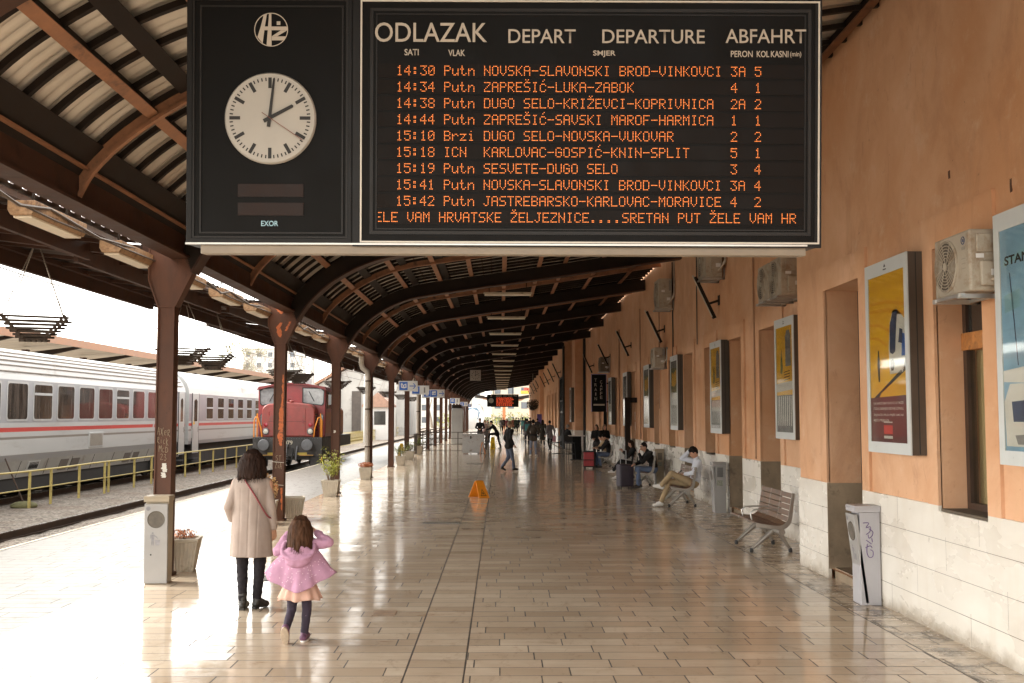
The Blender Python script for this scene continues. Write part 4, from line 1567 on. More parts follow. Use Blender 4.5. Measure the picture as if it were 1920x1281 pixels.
LBS = ((7.15, 8.30, NX, 'blue', "blue STANI! poster light box at the right edge beside the nearest air conditioner"),
       (10.1, 11.27, NX, 'train', "poster light box with yellow train advert above a burgundy text panel"),
       (16.55, 17.7, FX, 'arch', "yellow poster light box under the twin air conditioners beside the wall corner"),
       (22.05, 23.2, FX, 'arch', "yellow poster light box above the stretch of wall behind the seated man in white"),
       (27.5, 28.65, FX, 'field', "green and yellow poster light box beyond the door above the seated man in white"),
       (32.8, 34.0, FX, 'field', "poster light box directly below and beyond the small low air conditioner"),
       (38.5, 39.75, FX, 'dark', "dark poster light box beyond the doorway with paper notices"),
       (43.95, 45.1, FX, 'dark', "poster light box nearest behind the black vertical cafe sign"))
for a in LBS:
    lightbox(*a)
lightbox(60.1, 61.3, 4.16, 'dark', "farthest poster light box, edge-on between the two ochre pilasters")
# ================================================================ WALL EQUIPMENT
MACB = M("aged cream air conditioner", (0.40, 0.345, 0.27), 0.5, 0, 0.12, 4, 0.05, 40, dirt=(0.25, 0.16, 0.085), dscale=5, dlev=(0.52, 0.72))
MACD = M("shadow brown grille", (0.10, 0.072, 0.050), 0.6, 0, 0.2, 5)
MACOLD = M("sooty old air conditioner", (0.14, 0.105, 0.07), 0.7, 0, 0.3, 6)


def ac_unit(Y, X, Z, label, w=0.78, h=0.55, d=0.30, mat=MACB, mark=True, drop_pipe=False, grp="air conditioner units on the station wall"):
    """local -Y faces the platform, local +X faces back towards the camera"""
    t = thing("air_conditioner", label, "air conditioner", (X, Y, Z), R(-90), grp)
    g = 0.07
    mb = MB()
    mb.box(-w / 2, w / 2, -d - g, -g, 0, h)
    c = mb.build("casing", mat, t, bevel=0.018)
    fx, fz, r = -w * 0.14, h * 0.5, h * 0.43
    mb = MB()
    mb.lathe([(r * 1.03, 0.004), (r * 1.03, -0.012), (r * 0.98, -0.016), (r * 0.97, 0.002)], (fx, -d - g, fz), 40, 0, 'y')
    mb.build("fan_rim", mat, t, smooth=40)
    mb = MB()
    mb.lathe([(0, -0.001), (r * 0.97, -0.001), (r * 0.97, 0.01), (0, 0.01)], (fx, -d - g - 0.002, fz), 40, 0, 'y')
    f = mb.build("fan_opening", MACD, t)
    mb = MB()
    for i in range(1, 7):
        rr = r * (0.22 + 0.12 * i)
        mb.tube([(fx + rr * cos(a * pi / 12), -d - g - 0.012, fz + rr * sin(a * pi / 12)) for a in range(25)], 0.0045, 5, 0, False)
    for a in range(8):
        mb.cyl((fx + r * 0.15 * cos(a * pi / 4), -d - g - 0.012, fz + r * 0.15 * sin(a * pi / 4)), (fx + r * 0.97 * cos(a * pi / 4 + .3), -d - g - 0.012, fz + r * 0.97 * sin(a * pi / 4 + .3)), 0.004, None, 5)
    mb.build("fan_grille", mat, t, smooth=60)
    mb = MB()
    mb.lathe([(0, -0.004), (r * 0.16, -0.003), (r * 0.17, 0.008)], (fx, -d - g - 0.016, fz), 20, 0, 'y')
    mb.build("fan_hub", mat, f)
    if mark:
        mb = MB()
        mx, mz = w * 0.34, h * 0.84
        mb.tube([(mx + 0.03 * cos(a * pi / 10), -d - g - 0.002, mz + 0.03 * sin(a * pi / 10)) for a in range(21)], 0.004, 4, 0, False)
        mb.box(mx - 0.008, mx + 0.008, -d - g - 0.003, -d - g, mz - 0.012, mz + 0.012)
        mb.build("badge", MPNAVY, t)
        mb = MB()
        mb.box(mx - 0.03, mx + 0.03, -d - g - 0.002, -d - g + 0.001, mz - 0.075, mz - 0.05)
        for i in range(3):
            mb.box(mx - 0.035, mx + 0.035, -d - g - 0.002, -d - g + 0.001, mz - 0.15 - 0.04 * i, mz - 0.144 - 0.04 * i)
        mb.build("badge", M("faded print", (0.30, 0.27, 0.22), 0.6), t)
    # end panel facing the camera
    e = w / 2
    mb = MB()
    mb.box(e, e + 0.022, -g - d * 0.80, -g - d * 0.28, h * 0.62, h * 0.92)
    mb.build("terminal_cover", mat, t, bevel=0.008)
    mb = MB()
    mb.box(e, e + 0.045, -g - d * 0.72, -g - d * 0.05, h * 0.08, h * 0.48)
    v = mb.build("valve_cover", mat, t, bevel=0.014)
    mb = MB()
    mb.box(e + 0.045, e + 0.047, -g - d * 0.42, -g - d * 0.14, h * 0.24, h * 0.34)
    mb.build("sticker", MPWHITE, v)
    mb = MB()
    mb.box(e, e + 0.002, -g - d * 0.24, -g - d * 0.02, h * 0.58, h * 0.93)
    mb.build("rating_plate", M("grey print plate", (0.27, 0.25, 0.22), 0.5, 0, 0.4, 60), t)
    mb = MB()
    mb.box(e, e + 0.002, -g - d * 0.8, -g - d * 0.55, h * 0.53, h * 0.60)
    mb.build("sticker", MPWHITE, t)
    mb = MB()
    for x in (-w * 0.34, w * 0.34):
        mb.box(x - 0.02, x + 0.02, -d - g - 0.06, 0.0, -0.05, -0.012)
        mb.box(x - 0.02, x + 0.02, -0.03, 0.0, -0.05, 0.22)
    mb.box(-w * 0.42, w * 0.42, -d - g - 0.05, -d - g - 0.02, -0.04, -0.012)
    mb.box(-w * 0.42, w * 0.42, -g - 0.02, -g + 0.01, -0.04, -0.012)
    mb.build("bracket", MSTEEL, t)
    mb = MB()
    mb.tube([(e + 0.02, -0.12, h * 0.2), (e + 0.10, -0.10, h * 0.25), (e + 0.13, -0.05, h * 0.4), (e + 0.12, -0.03, h * 0.7), (e + 0.11, -0.03, h * 1.0)] + ([(e + 0.11, -0.03, h + 0.9)] if drop_pipe else []), 0.022, 8)
    mb.tube([(e + 0.02, -0.18, h * 0.16), (e + 0.12, -0.14, h * 0.2), (e + 0.16, -0.04, h * 0.35), (e + 0.16, -0.02, h * 0.9)], 0.014, 8)
    mb.build("pipe", MPIPE, t, smooth=60)
    return t


ac_unit(8.74, NX, 2.99, "large grime-streaked air conditioner nearest the camera, above the window with the curtain", 0.68, 0.50, 0.26)
ac_unit(16.62, FX, 3.86, "nearer of the twin air conditioners side by side above the yellow poster", 0.68, 0.60, 0.36, mark=False)
ac_unit(17.40, FX, 3.86, "farther of the twin air conditioners side by side above the yellow poster", 0.68, 0.60, 0.36, mark=False)
ac_unit(22.7, FX, 4.92, "high air conditioner half hidden by the departure board, above the nearest slanted lamp", 0.90, 0.80, 0.36, mark=False)
ac_unit(29.3, FX, 4.93, "high air conditioner under the canopy edge above the second slanted lamp", 0.86, 0.80, 0.36, mark=False, drop_pipe=True)
ac_unit(30.6, FX, 3.37, "small low air conditioner between poster boxes in the middle of the wall", 0.74, 0.56, 0.30, mark=False)
ac_unit(46.4, FX, 3.90, "sooty dark air conditioner over the black vertical cafe sign", 0.82, 0.62, 0.36, mat=MACOLD, mark=False)

# cafe sign, projecting from the wall
t = thing("cafe_sign", "black vertical cafe sign reading TRAIN CAFFE projecting from the wall", "shop sign", (4.25, 46.0, 2.15))
mb = MB()
mb.box(-0.31, 0.31, -0.06, 0.06, 0, 1.60)
mb.build("sign_box", MBLACK, t, bevel=0.004)
mb = MB()
for q in ((-0.33, -0.31, 0, 1.62), (0.31, 0.33, 0, 1.62), (-0.33, 0.33, 1.60, 1.63)):
    mb.box(q[0], q[1], -0.062, 0.062, q[2], q[3])
mb.build("violet_edge", M("violet edge strip", (0.27, 0.22, 0.42), 0.5), t)
for j, (wd, xx, z0) in enumerate((("TRAIN", -0.14, 1.30), ("CAFFE", 0.10, 1.22))):
    for i, ch in enumerate(wd):
        z = z0 - i * (0.20 if j == 0 else 0.165)
        fit_text("lettering", ch, xx - (0.02 if ch == 'I' else 0.05), xx + (0.02 if ch == 'I' else 0.05), z, z + 0.13, MLETTER, t, 0.0, y=-0.064, raw=True)
mb = MB()
mb.box(-0.24, 0.24, -0.065, -0.06, 0.27, 0.34)
mb.build("strapline", MLETTER, t)
mb = MB()
mb.box(0.20, 0.34, -0.03, 0.03, -2.15, 0.0)
mb.box(0.33, 0.50, -0.03, 0.03, 1.2, 1.26)
mb.box(0.33, 0.50, -0.03, 0.03, 0.4, 0.46)
mb.build("post", MBLACK, t)

# dark angled sign post at the notice doorway, and the notices
t = thing("sign_post", "dark steel post with a right-angled arm at the doorway with paper notices", "post", (4.42, 37.1, 0))
mb = MB()
mb.box(-0.09, 0.09, -0.09, 0.09, 0, 2.62)
mb.build("upright", MSTEEL_DARK, t)
mb = MB()
mb.box(-0.085, 0.33, -0.085, 0.085, 2.44, 2.615)
mb.build("arm", MSTEEL_DARK, t)
for i, z in enumerate((1.62, 1.98)):
    t = thing("paper_notice", ("lower", "upper")[i] + " white paper notice taped to the doorway reveal", "notice", (4.97, 38.485, z))
    mb = MB()
    mb.box(-0.12, 0.12, -0.004, 0.0, -0.15, 0.15)
    mb.build("sheet", MPWHITE, t)
    mb = MB()
    for k in range(6):
        mb.box(-0.09, 0.07 - 0.02 * (k % 3), -0.005, -0.004, 0.10 - 0.04 * k, 0.11 - 0.04 * k)
    mb.build("printed_lines", MPGREY, t)

# ================================================================ BINS, BENCHES, PLANTERS
MBIN = M("grey painted bin steel", (0.32, 0.305, 0.29), 0.38, 0.25, 0.07, 3, 0.04, 30, dirt=(0.27, 0.21, 0.15), dscale=2.4, dlev=(0.58, 0.78))
MBINB = M("beige side of bin", (0.36, 0.29, 0.20), 0.45, 0.1, 0.12, 3, dirt=(0.26, 0.17, 0.09), dscale=2)


def disc(mb, cx, cz, r, y, n=28):
    mb.poly([(cx + r * cos(2 * pi * i / n), y, cz + r * sin(2 * pi * i / n)) for i in range(n)])


def litter_bin(loc, rz, label, tilt=0.03, side=MBINB, grille=False, scrawl=False):
    t = thing("litter_bin", label, "litter bin", loc, rz, "tall metal litter bins")
    w, d, h = 0.27, 0.26, 1.04
    mb = MB()
    mb.box(-w / 2, w / 2, -d / 2 + 0.045, d / 2, 0.0, h - 0.07)
    mb.build("body", side, t, bevel=0.004)
    mb = MB()
    mb.box(-w / 2 - 0.012, w / 2 + 0.012, -d / 2 - 0.01, d / 2 + 0.006, h - 0.068, h)
    mb.box(-w / 2 - 0.016, w / 2 + 0.016, -d / 2 - 0.014, d / 2 + 0.008, h - 0.03, h - 0.018)
    mb.build("lid", side, t, bevel=0.004)
    # door flap, hinged at the top, hanging slightly open at the foot
    m = Matrix.Rotation(tilt, 3, 'X')
    piv = Vector((0, -d / 2, h - 0.09))

    def T(x, y, z):
        return piv + m @ Vector((x, y, z))
    H = h - 0.10
    out = [T(x, yy, z) for yy in (-0.02, 0.02) for (x, z) in ((-w / 2, -H), (w / 2, -H), (w / 2, 0), (-w / 2, 0))]
    mb = MB()
    v = [mb.bm.verts.new(p) for p in out]
    for q in ((0, 1, 2, 3), (7, 6, 5, 4), (0, 4, 5, 1), (1, 5, 6, 2), (2, 6, 7, 3), (3, 7, 4, 0)):
        mb.bm.faces.new([v[i] for i in q])
    fl = mb.build("door_flap", MBIN, t, bevel=0.005)

    def onface(nm, builder, mat, yy=-0.0215):
        mb = MB()
        builder(mb)
        for vv in mb.bm.verts:
            vv.co = T(vv.co.x, yy + vv.co.y, vv.co.z)
        return mb.build(nm, mat, fl)

    def hole(mb):
        n = 28
        R_ = [[(r * cos(2 * pi * i / n), y, -0.185 + r * sin(2 * pi * i / n)) for i in range(n)] for r, y in ((0.102, 0.0), (0.100, -0.004), (0.094, -0.002), (0.090, 0.0005), (0.03, 0.0008))]
        mb.rings(R_, True, True)
    onface("throw_opening", hole, M("dull opening", (0.10, 0.082, 0.062), 0.5, 0, 0.3, 9))

    def picto(mb):
        disc(mb, -0.035, -0.345, 0.012, 0, 12)
        for p in ([(-.055, -.362), (-.015, -.362), (-.018, -.42), (-.02, -.49), (-.032, -.49), (-.035, -.43), (-.038, -.49), (-.050, -.49), (-.050, -.42)], [(-.066, -.366), (-.056, -.362), (-.056, -.41), (-.066, -.41)],
                  [(-.02, -.362), (-.012, -.368), (.022, -.395), (.016, -.402), (-.02, -.38)], [(-.008, -.425), (.052, -.425), (.044, -.49), (.0, -.49)], [(.018, -.404), (.028, -.404), (.028, -.414), (.018, -.414)]):
            mb.poly([(x, 0, z) for x, z in p])
    onface("litter_pictogram", picto, MPGREY)
    def stick(mb):
        disc(mb, -0.09, -0.055, 0.026, 0, 18)
    onface("round_sticker", stick, MPGREY)
    def lock(mb):
        disc(mb, -0.055, -0.60, 0.010, 0, 12)
    onface("lock", lock, MDARK)
    sx = w / 2 + 0.0015
    if grille:
        mb = MB()
        for i in range(9):
            mb.box(sx - 0.001, sx + 0.004, -0.05, 0.07, 0.74 + 0.022 * i, 0.752 + 0.022 * i)
        mb.build("vent_slots", MDARK, t)
        mb = MB()
        mb.box(sx - 0.001, sx + 0.002, -0.06, 0.06, 0.56, 0.67)
        mb.build("sticker", M("worn green sticker", (0.23, 0.24, 0.19), 0.6, 0, 0.5, 40), t)
    if scrawl:
        mb = MB()
        for st in ([(-.04, .86), (.02, .86), (-.01, .81), (.035, .82), (.03, .77), (-.01, .74)], [(.02, .80), (.06, .77), (.055, .73), (.02, .70), (.01, .74)], [(-.01, .68), (.045, .64)], [(.05, .70), (.055, .66)],
                   [(-.02, .60), (.03, .62), (.05, .60)], [(.0, .64), (-.005, .55), (.02, .50), (.055, .51), (.06, .56), (.03, .58)]):
            mb.tube([(sx + 0.0005, y - 0.01, z) for y, z in catmull(st, 4)], 0.0042, 5)
        mb.build("purple_scrawl", M("purple marker", (0.13, 0.07, 0.20), 0.6), t)
    return t


litter_bin((-4.10, 12.98, 0), R(4), "grey litter bin with round opening and bin pictogram standing before the nearest brown column", 0.035)
litter_bin((3.90, 11.52, 0), R(-90), "pale metal litter bin with purple scrawl, its front flap hanging open, by the near doorway", 0.12, side=M("lilac grey bin side", (0.40, 0.385, 0.40), 0.4, 0.2, 0.06, 3), scrawl=True)
litter_bin((4.50, 22.1, 0), R(-90), "grey metal litter bin with vent slots and sticker standing past the empty bench", 0.05, side=MBIN, grille=True)
litter_bin((4.55, 30.7, 0), R(-90), "grey metal litter bin farthest along the wall, behind the seated man in black", 0.02, side=MBINB, grille=True)

SEATP = [(-0.31, 0.455), (-0.21, 0.435), (-0.11, 0.42), (-0.02, 0.41), (0.06, 0.42), (0.13, 0.47), (0.16, 0.55), (0.175, 0.635), (0.19, 0.72), (0.205, 0.805), (0.22, 0.885)]


def make_bench(loc, rz, label):
    t = thing("slatted_bench", label, "bench", loc, rz, "slatted wooden benches along the wall")
    L = 1.72
    segs = [(-L / 2, -L / 6 - 0.012), (-L / 6 + 0.012, L / 6 - 0.012), (L / 6 + 0.012, L / 2)]
    seat, back = MB(), MB()
    for i in range(len(SEATP) - 1):
        (a, b), (c, d_) = SEATP[i], SEATP[i + 1]
        p, q = Vector((0, a, b)), Vector((0, c, d_))
        dr = (q - p).normalized()
        p2, q2 = p + dr * 0.007, q - dr * 0.007
        up = Vector((0, -dr.z, dr.y))
        m = Matrix((Vector((1, 0, 0)), dr, up)).transposed()
        tgt = seat if i < 5 else back
        for s0, s1 in segs:
            tgt.obox(((s0 + s1) / 2, (p2.y + q2.y) / 2 - up.y * 0.0, (p2.z + q2.z) / 2), (s1 - s0, (q2 - p2).length, 0.022), m)
    seat.build("seat", MWOODSLAT, t, bevel=0.003)
    back.build("backrest", MWOODSLAT, t, bevel=0.003)
    prof = catmull([(a, b) for a, b in SEATP], 2)
    for x in (-L / 2 - 0.012, -L / 6, L / 6, L / 2 + 0.012):
        mb = MB()
        lo, hi = [], []
        for i, (a, b) in enumerate(prof):
            n = normal2(prof, i)
            k_ = (0.028 if abs(x) < L / 3 else 0.075 if a > 0.02 else 0.045)
            f = i / (len(prof) - 1)
            k_ = k_ * (1 - 0.65 * f)
            hi.append((a + n[0] * 0.012, b + n[1] * 0.012))
            lo.append((a - n[0] * k_, b - n[1] * k_))
        mb.rings([[(x - 0.012, a[0], a[1]), (x + 0.012, a[0], a[1]), (x + 0.012, b[0], b[1]), (x - 0.012, b[0], b[1])] for a, b in zip(lo, hi)], True, True)
        mb.build("side_frame" if abs(x) > L / 3 else "seat_rib", MALU, t, smooth=40)
    mb = MB()
    mb.cyl((-L / 2, 0.06, 0.33), (L / 2, 0.06, 0.33), 0.045, None, 14)
    mb.build("crossbeam", MALU, t, smooth=40)
    for x in (-0.50, 0.50):
        for yy in (-0.30, 0.27):
            mb = MB()
            mb.tube([(x, 0.06 + (0.02 if yy > 0 else -0.02), 0.34), (x, (0.06 + yy) / 2, 0.20), (x, yy, 0.045)], [0.042, 0.032, 0.022], 10)
            lg_ = mb.build("leg", MALU, t, smooth=50)
            mb = MB()
            mb.lathe([(0.024, 0.0), (0.03, 0.02), (0.026, 0.06), (0.02, 0.065)], (x, yy, 0.0), 12)
            mb.build("foot", MDARK, lg_, smooth=50)
    for x in (-L / 6, L / 6):
        mb = MB()
        mb.tube([(x, -0.24, 0.45), (x, -0.26, 0.55), (x, -0.2, 0.60), (x, 0.0, 0.605), (x, 0.17, 0.60)], 0.011, 8)
        mb.build("armrest", MSTEEL, t, smooth=60)
    return t


b0 = make_bench((3.98, 16.25, 0), R(-90), "empty slatted wooden bench with aluminium legs nearest the camera by the wall corner")
for Y, lb in ((24.0, "slatted bench on which the man in the white shirt sits with crossed legs"), (30.1, "slatted bench under the man in black jacket and blue jeans"),
              (33.9, "slatted bench under the woman in black with crossed legs"), (41.2, "farthest slatted bench, shared by two travellers behind the red suitcase")):
    c = copy_tree(b0)
    c.location = (4.0, Y, 0)
    c["label"] = lb

MSOIL = M("dry potting soil", (0.06, 0.042, 0.028), 0.95, 0, 0.4, 20)


def leaf_cloud(mb, rng, n, c, r, size, droop=0.0, shell=0.3, mi=0):
    for _ in range(n):
        while True:
            u = Vector((rng.uniform(-1, 1), rng.uniform(-1, 1), rng.uniform(-1, 1)))
            if shell < u.length < 1:
                break
        p = Vector(c) + Vector((u.x * r[0], u.y * r[1], u.z * r[2]))
        a = Vector((rng.uniform(-1, 1), rng.uniform(-1, 1), rng.uniform(-0.6, 0.9))).normalized()
        b = a.orthogonal().normalized()
        b.rotate(Matrix.Rotation(rng.uniform(0, 6.28), 3, a))
        w = a.cross(b)
        s = size * rng.uniform(0.6, 1.3)
        mb.poly([p - b * s, p + w * s * 0.38 - b * s * 0.1, p + b * s, p - w * s * 0.38 - b * s * 0.1], mi)


def planter(loc, label, kind, s=0.54, h=0.46, rz=0.0):
    t = thing("concrete_planter", label, "planter", loc, rz, "concrete planters beside the columns")
    mb = MB()
    b, a = s * 0.36, s * 0.5
    n = 9

    def ring(hw, z, ribs=True):
        pts = []
        for sd in range(4):
            for i in range(n * 2):
                f = -1 + 2 * i / (n * 2)
                dpt = (0.010 if (i % 2 and ribs) else 0.0)
                u, v = f * hw, hw - dpt
                pts.append({0: (u, -v, z), 1: (v, u, z), 2: (-u, v, z), 3: (-v, -u, z)}[sd])
        return pts
    mb.rings([ring(b * 0.96, 0.0), ring(b, 0.025), ring(a * 0.97, h * 0.9), ring(a, h * 0.92, False), ring(a, h, False), ring(a - 0.04, h, False), ring(a - 0.045, h - 0.05, False)], True, True)
    mb.build("pot", MCONC, t, smooth=30)
    mb = MB()
    mb.box(-a + 0.04, a - 0.04, -a + 0.04, a - 0.04, h - 0.07, h - 0.045)
    mb.build("soil", MSOIL, t)
    rng = random.Random(int(loc[1] * 100))
    if kind is None:
        return t
    st, lf = MB(), MB()
    if kind in ('bush', 'green'):
        ht, rad, N_ = (0.62, 0.34, 900) if kind == 'bush' else (0.34, 0.36, 700)
        for i in range(16 if kind == 'bush' else 12):
            a_ = rng.uniform(0, 6.28)
            rr = rng.uniform(0.1, 1) * rad
            top = Vector((rr * cos(a_), rr * sin(a_), h + ht * rng.uniform(0.45, 1.15)))
            st.tube([(rr * .2 * cos(a_), rr * .2 * sin(a_), h - 0.06), (rr * .5 * cos(a_), rr * .5 * sin(a_), h + ht * .3), top], [0.008, 0.006, 0.002], 5)
            for k in range(4):
                f = 0.35 + 0.2 * k
                leaf_cloud(lf, rng, N_ // 64, (top.x * f * 1.05, top.y * f * 1.05, h + (top.z - h) * (f + 0.1)), (0.12, 0.12, 0.10), 0.028, shell=0.0, mi=0 if rng.random() < 0.7 else 1)
        mats = (M("yellow green leaf", (0.34, 0.36, 0.045), 0.6, 0, 0.4, 20), M("pale lime leaf", (0.46, 0.44, 0.12), 0.6, 0, 0.3, 20)) if kind == 'bush' else \
               (M("mid green leaf", (0.13, 0.17, 0.035), 0.6, 0, 0.4, 20), M("dull yellow leaf", (0.30, 0.26, 0.07), 0.6, 0, 0.3, 20))
    elif kind in ('dry', 'russet', 'stubble'):
        ht, rad, N_ = {'dry': (0.46, 0.24, 700), 'russet': (0.15, 0.24, 500), 'stubble': (0.10, 0.2, 140)}[kind]
        for i in range(14):
            a_ = rng.uniform(0, 6.28)
            rr = rng.uniform(0.1, 1) * rad
            st.tube([(rr * .5 * cos(a_), rr * .5 * sin(a_), h - 0.06), (rr * cos(a_), rr * sin(a_), h + ht * rng.uniform(0.5, 1.2))], [0.006, 0.002], 5)
        leaf_cloud(lf, rng, N_, (0, 0, h + ht * 0.5), (rad, rad, ht * 0.6), 0.024, shell=0.2)
        leaf_cloud(lf, rng, N_ // 3, (0, 0, h + ht * 0.5), (rad, rad, ht * 0.6), 0.024, shell=0.2, mi=1)
        mats = (M("straw leaf", (0.50, 0.31, 0.12), 0.7, 0, 0.35, 20), M("tan leaf", (0.36, 0.19, 0.075), 0.7, 0, 0.3, 20)) if kind == 'dry' else \
               (M("russet leaf", (0.45, 0.15, 0.055), 0.7, 0, 0.35, 20), M("terracotta leaf", (0.55, 0.24, 0.12), 0.7, 0, 0.3, 20))
    st.build("stems", M("dry stem", (0.16, 0.10, 0.06), 0.8), t)
    lf.build("foliage", mats, t, fixn=False)
    return t


planter((-4.12, 14.0, 0), "concrete planter with reddish stubble behind the litter bin at the nearest column", 'stubble', 0.46, 0.42, R(8))
planter((-4.36, 20.0, 0), "ribbed concrete planter with dried straw-coloured plant in front of the paint-flaked column", 'dry', 0.44, 0.42, R(6))
planter((-4.02, 21.0, 0), "nearly bare concrete planter just behind the paint-flaked column", None, 0.42, 0.42, R(12))
t_ = planter((-4.20, 26.7, 0), "ribbed concrete planter holding a tall yellow-green bush beside the third column", 'bush', 0.43, 0.40)
planter((-4.20, 33.6, 0), "concrete planter with low rust-red plant at the foot of the grey rain pipe", 'russet', 0.40, 0.38)
planter((-3.98, 43.0, 0), "small concrete planter half hidden behind the fifth brown column", 'green', 0.40, 0.38)
planter((-4.12, 48.3, 0), "concrete planter with a spreading green plant beside the sixth column", 'green', 0.56, 0.40)
planter((-4.20, 55.2, 0), "concrete planter with upright green plant in front of the stair railing", 'green', 0.46, 0.44)

# hanging pyramid baskets of crossed slats
MSLAT = M("weathered dark slats", (0.055, 0.036, 0.024), 0.8, 0, 0.35, 5, 0.1, 30)
MCHAIN = M("galvanised chain", (0.34, 0.29, 0.24), 0.45, 0.5, 0.1, 8)


def make_basket(loc, label, rz):
    t = thing("hanging_basket", label, "hanging basket", loc, rz, "slatted wooden baskets hanging on chains from the canopy eave")
    rng = random.Random(3)
    mb = MB()
    n = 7
    for i in range(n):
        hw = 0.14 + 0.26 * i / (n - 1)
        z = 0.048 * i
        for sgn in (-1, 1):
            for ax in (0, 1):
                e = hw + 0.05 + rng.uniform(-0.02, 0.03)
                j = rng.uniform(-0.012, 0.012)
                zz = z + 0.02 * ax
                if ax == 0:
                    mb.obox((0, sgn * hw, zz + j * .3), (2 * e, 0.04, 0.03), (0, j, j))
                else:
                    mb.obox((sgn * hw, 0, zz + j * .3), (0.04, 2 * e, 0.03), (j, 0, j))
    for i in range(5):
        mb.obox((-0.14 + 0.07 * i, 0, -0.012), (0.04, 0.36, 0.015))
    mb.build("slat_basket", MSLAT, t)
    for sx in (-1, 1):
        for sy in (-1, 1):
            mb = MB()
            a, b = Vector((sx * 0.38, sy * 0.38, 0.31)), Vector((sx * 0.02, sy * 0.02, 1.36))
            pts, rs = [], []
            for i in range(61):
                pts.append(a.lerp(b, i / 60))
                rs.append(0.012 if i % 2 else 0.006)
            mb.tube(pts, rs, 5)
            mb.build("chain", MCHAIN, t)
    mb = MB()
    mb.tube([(0, 0, 1.34), (0.02, 0, 1.38), (0, 0, 1.42), (-0.015, 0, 1.40)], 0.01, 6)
    mb.build("hook", MCHAIN, t)
    return t


k0 = make_basket((-6.5, 14.9, 3.05), "large slatted basket hanging on chains at the far left, nearest the camera", R(20))
for Y, X, rz, lb in ((21.9, -6.5, 34, "slatted basket showing half behind the right side of the nearest column"), (24.2, -6.5, 8, "slatted basket with its chains in full view between the first two columns"),
                     (32.2, -6.5, 25, "slatted basket mostly hidden behind the paint-flaked column"), (34.9, -6.55, 12, "slatted basket hanging above the red locomotive cab"),
                     (42.6, -6.5, 30, "slatted basket crossing behind the third column"), (51.8, -6.5, 10, "slatted basket just left of the grey rain pipe"), (61.5, -6.5, 22, "slatted basket right of the grey rain pipe"),
                     (70, -6.5, 5, "slatted basket behind the left end of the first blue direction sign"), (79, -6.5, 15, "farthest slatted basket visible between the columns under the direction signs")):
    c = copy_tree(k0)
    c.location = (X, Y, 3.05)
    c.rotation_euler = (0, 0, R(rz))
    c["label"] = lb

# ---------------------------------------------------------------- hanging direction signs
MSIGNW = M("white sign panel", (0.74, 0.72, 0.68), 0.45, 0, 0.04, 4)


def dir_sign(px0, px1, py0, py1, Y, items, label):
    a, b = on_y(px0, py0, Y), on_y(px1, py1, Y)
    w, h = b.x - a.x, a.z - b.z
    t = thing("direction_sign", label, "sign", ((a.x + b.x) / 2, Y, b.z), 0, "blue and white direction signs hung along the columns")
    mb = MB()
    mb.box(-w / 2, w / 2, -0.03, 0.03, 0, h)
    mb.build("panel", MSIGNW, t, bevel=0.004)
    mb = MB()
    for x in (-w * 0.35, w * 0.35):
        mb.cyl((x, 0, h), (x, 0, h + 0.6), 0.015, None, 6)
    mb.build("hanger", MSTEEL_DARK, t)
    y = -0.032
    m_ = h * 0.09
    for kind, u in items:
        x = -w / 2 + u * w
        s = h - 2 * m_
        if kind in ('tram', 'people', 'train'):
            mb = MB()
            mb.box(x, x + s, y, -0.029, m_, h - m_)
            o = mb.build("blue_square", MBLUE, t)
            mb = MB()

            def P(pts):
                mb.poly([(x + p * s, y - 0.002, m_ + q * s) for p, q in pts])
            if kind == 'tram':
                P([(.22, .30), (.18, .78), (.34, .86), (.44, .62), (.84, .80), (.88, .30), (.6, .22)])
            elif kind == 'train':
                P([(.2, .28), (.2, .8), (.8, .86), (.8, .28)])
            else:
                P([(.42, .72), (.42, .88), (.58, .88), (.58, .72)])
                P([(.3, .14), (.36, .68), (.64, .68), (.7, .14), (.54, .14), (.5, .4), (.46, .14)])
            mb.build("pictogram", MSIGNW, o)
            mb = MB()
            if kind != 'people':
                P([(.32, .42), (.30, .58), (.42, .60), (.44, .42)])
                P([(.56, .40), (.56, .58), (.74, .60), (.74, .40)])
                for vv in mb.bm.verts:
                    vv.co.y -= 0.002
                mb.build("pictogram_window", MBLUE, o)
            else:
                mb.bm.free()
        elif kind == 'arrow':
            mb = MB()
            c, l, th = h / 2, h * 0.62, h * 0.045
            mb.poly([(x, y, c - th), (x + l * .9, y, c - th), (x + l * .9, y, c + th), (x, y, c + th)])
            for sg in (-1, 1):
                mb.poly([(x + l, y - 0.001, c), (x + l - th * 1.3, y - 0.001, c), (x + l * .6 - th * 1.3, y - 0.001, c + sg * h * .27), (x + l * .6 + th * 1.3, y - 0.001, c + sg * h * .27)])
            mb.build("arrow", MBLUE, t, fixn=False)
        else:
            fit_text("numeral", kind, x, x + h * .16, h * .2, h * .8, M("grey numeral", (0.22, 0.21, 0.20), 0.5), t, 0.0, y=y, raw=True)
    return t


dir_sign(747.5, 783, 714.5, 733.5, 46, [('tram', .04), ('arrow', .58)], "nearest blue and white hanging sign with a ticket pictogram and right arrow")
dir_sign(772, 804.5, 723.2, 740, 54, [('train', .03), ('1', .70)], "blue and white hanging sign with the track number 1")
dir_sign(794, 833.5, 730.6, 745.4, 60, [('people', .02), ('train', .34), ('arrow', .74)], "hanging sign with two blue pictograms and a right arrow, third in the row")
dir_sign(843.7, 862, 746.6, 757, 88, [('train', .04), ('1', .70)], "small blue and white hanging sign, fourth in the row")
dir_sign(862.8, 877, 753.8, 761.6, 104, [('people', .04), ('arrow', .55)], "tiny blue and white hanging sign, fifth in the row")
dir_sign(878, 885, 757.5, 763.5, 124, [('train', .04)], "farthest speck-sized blue and white hanging sign")
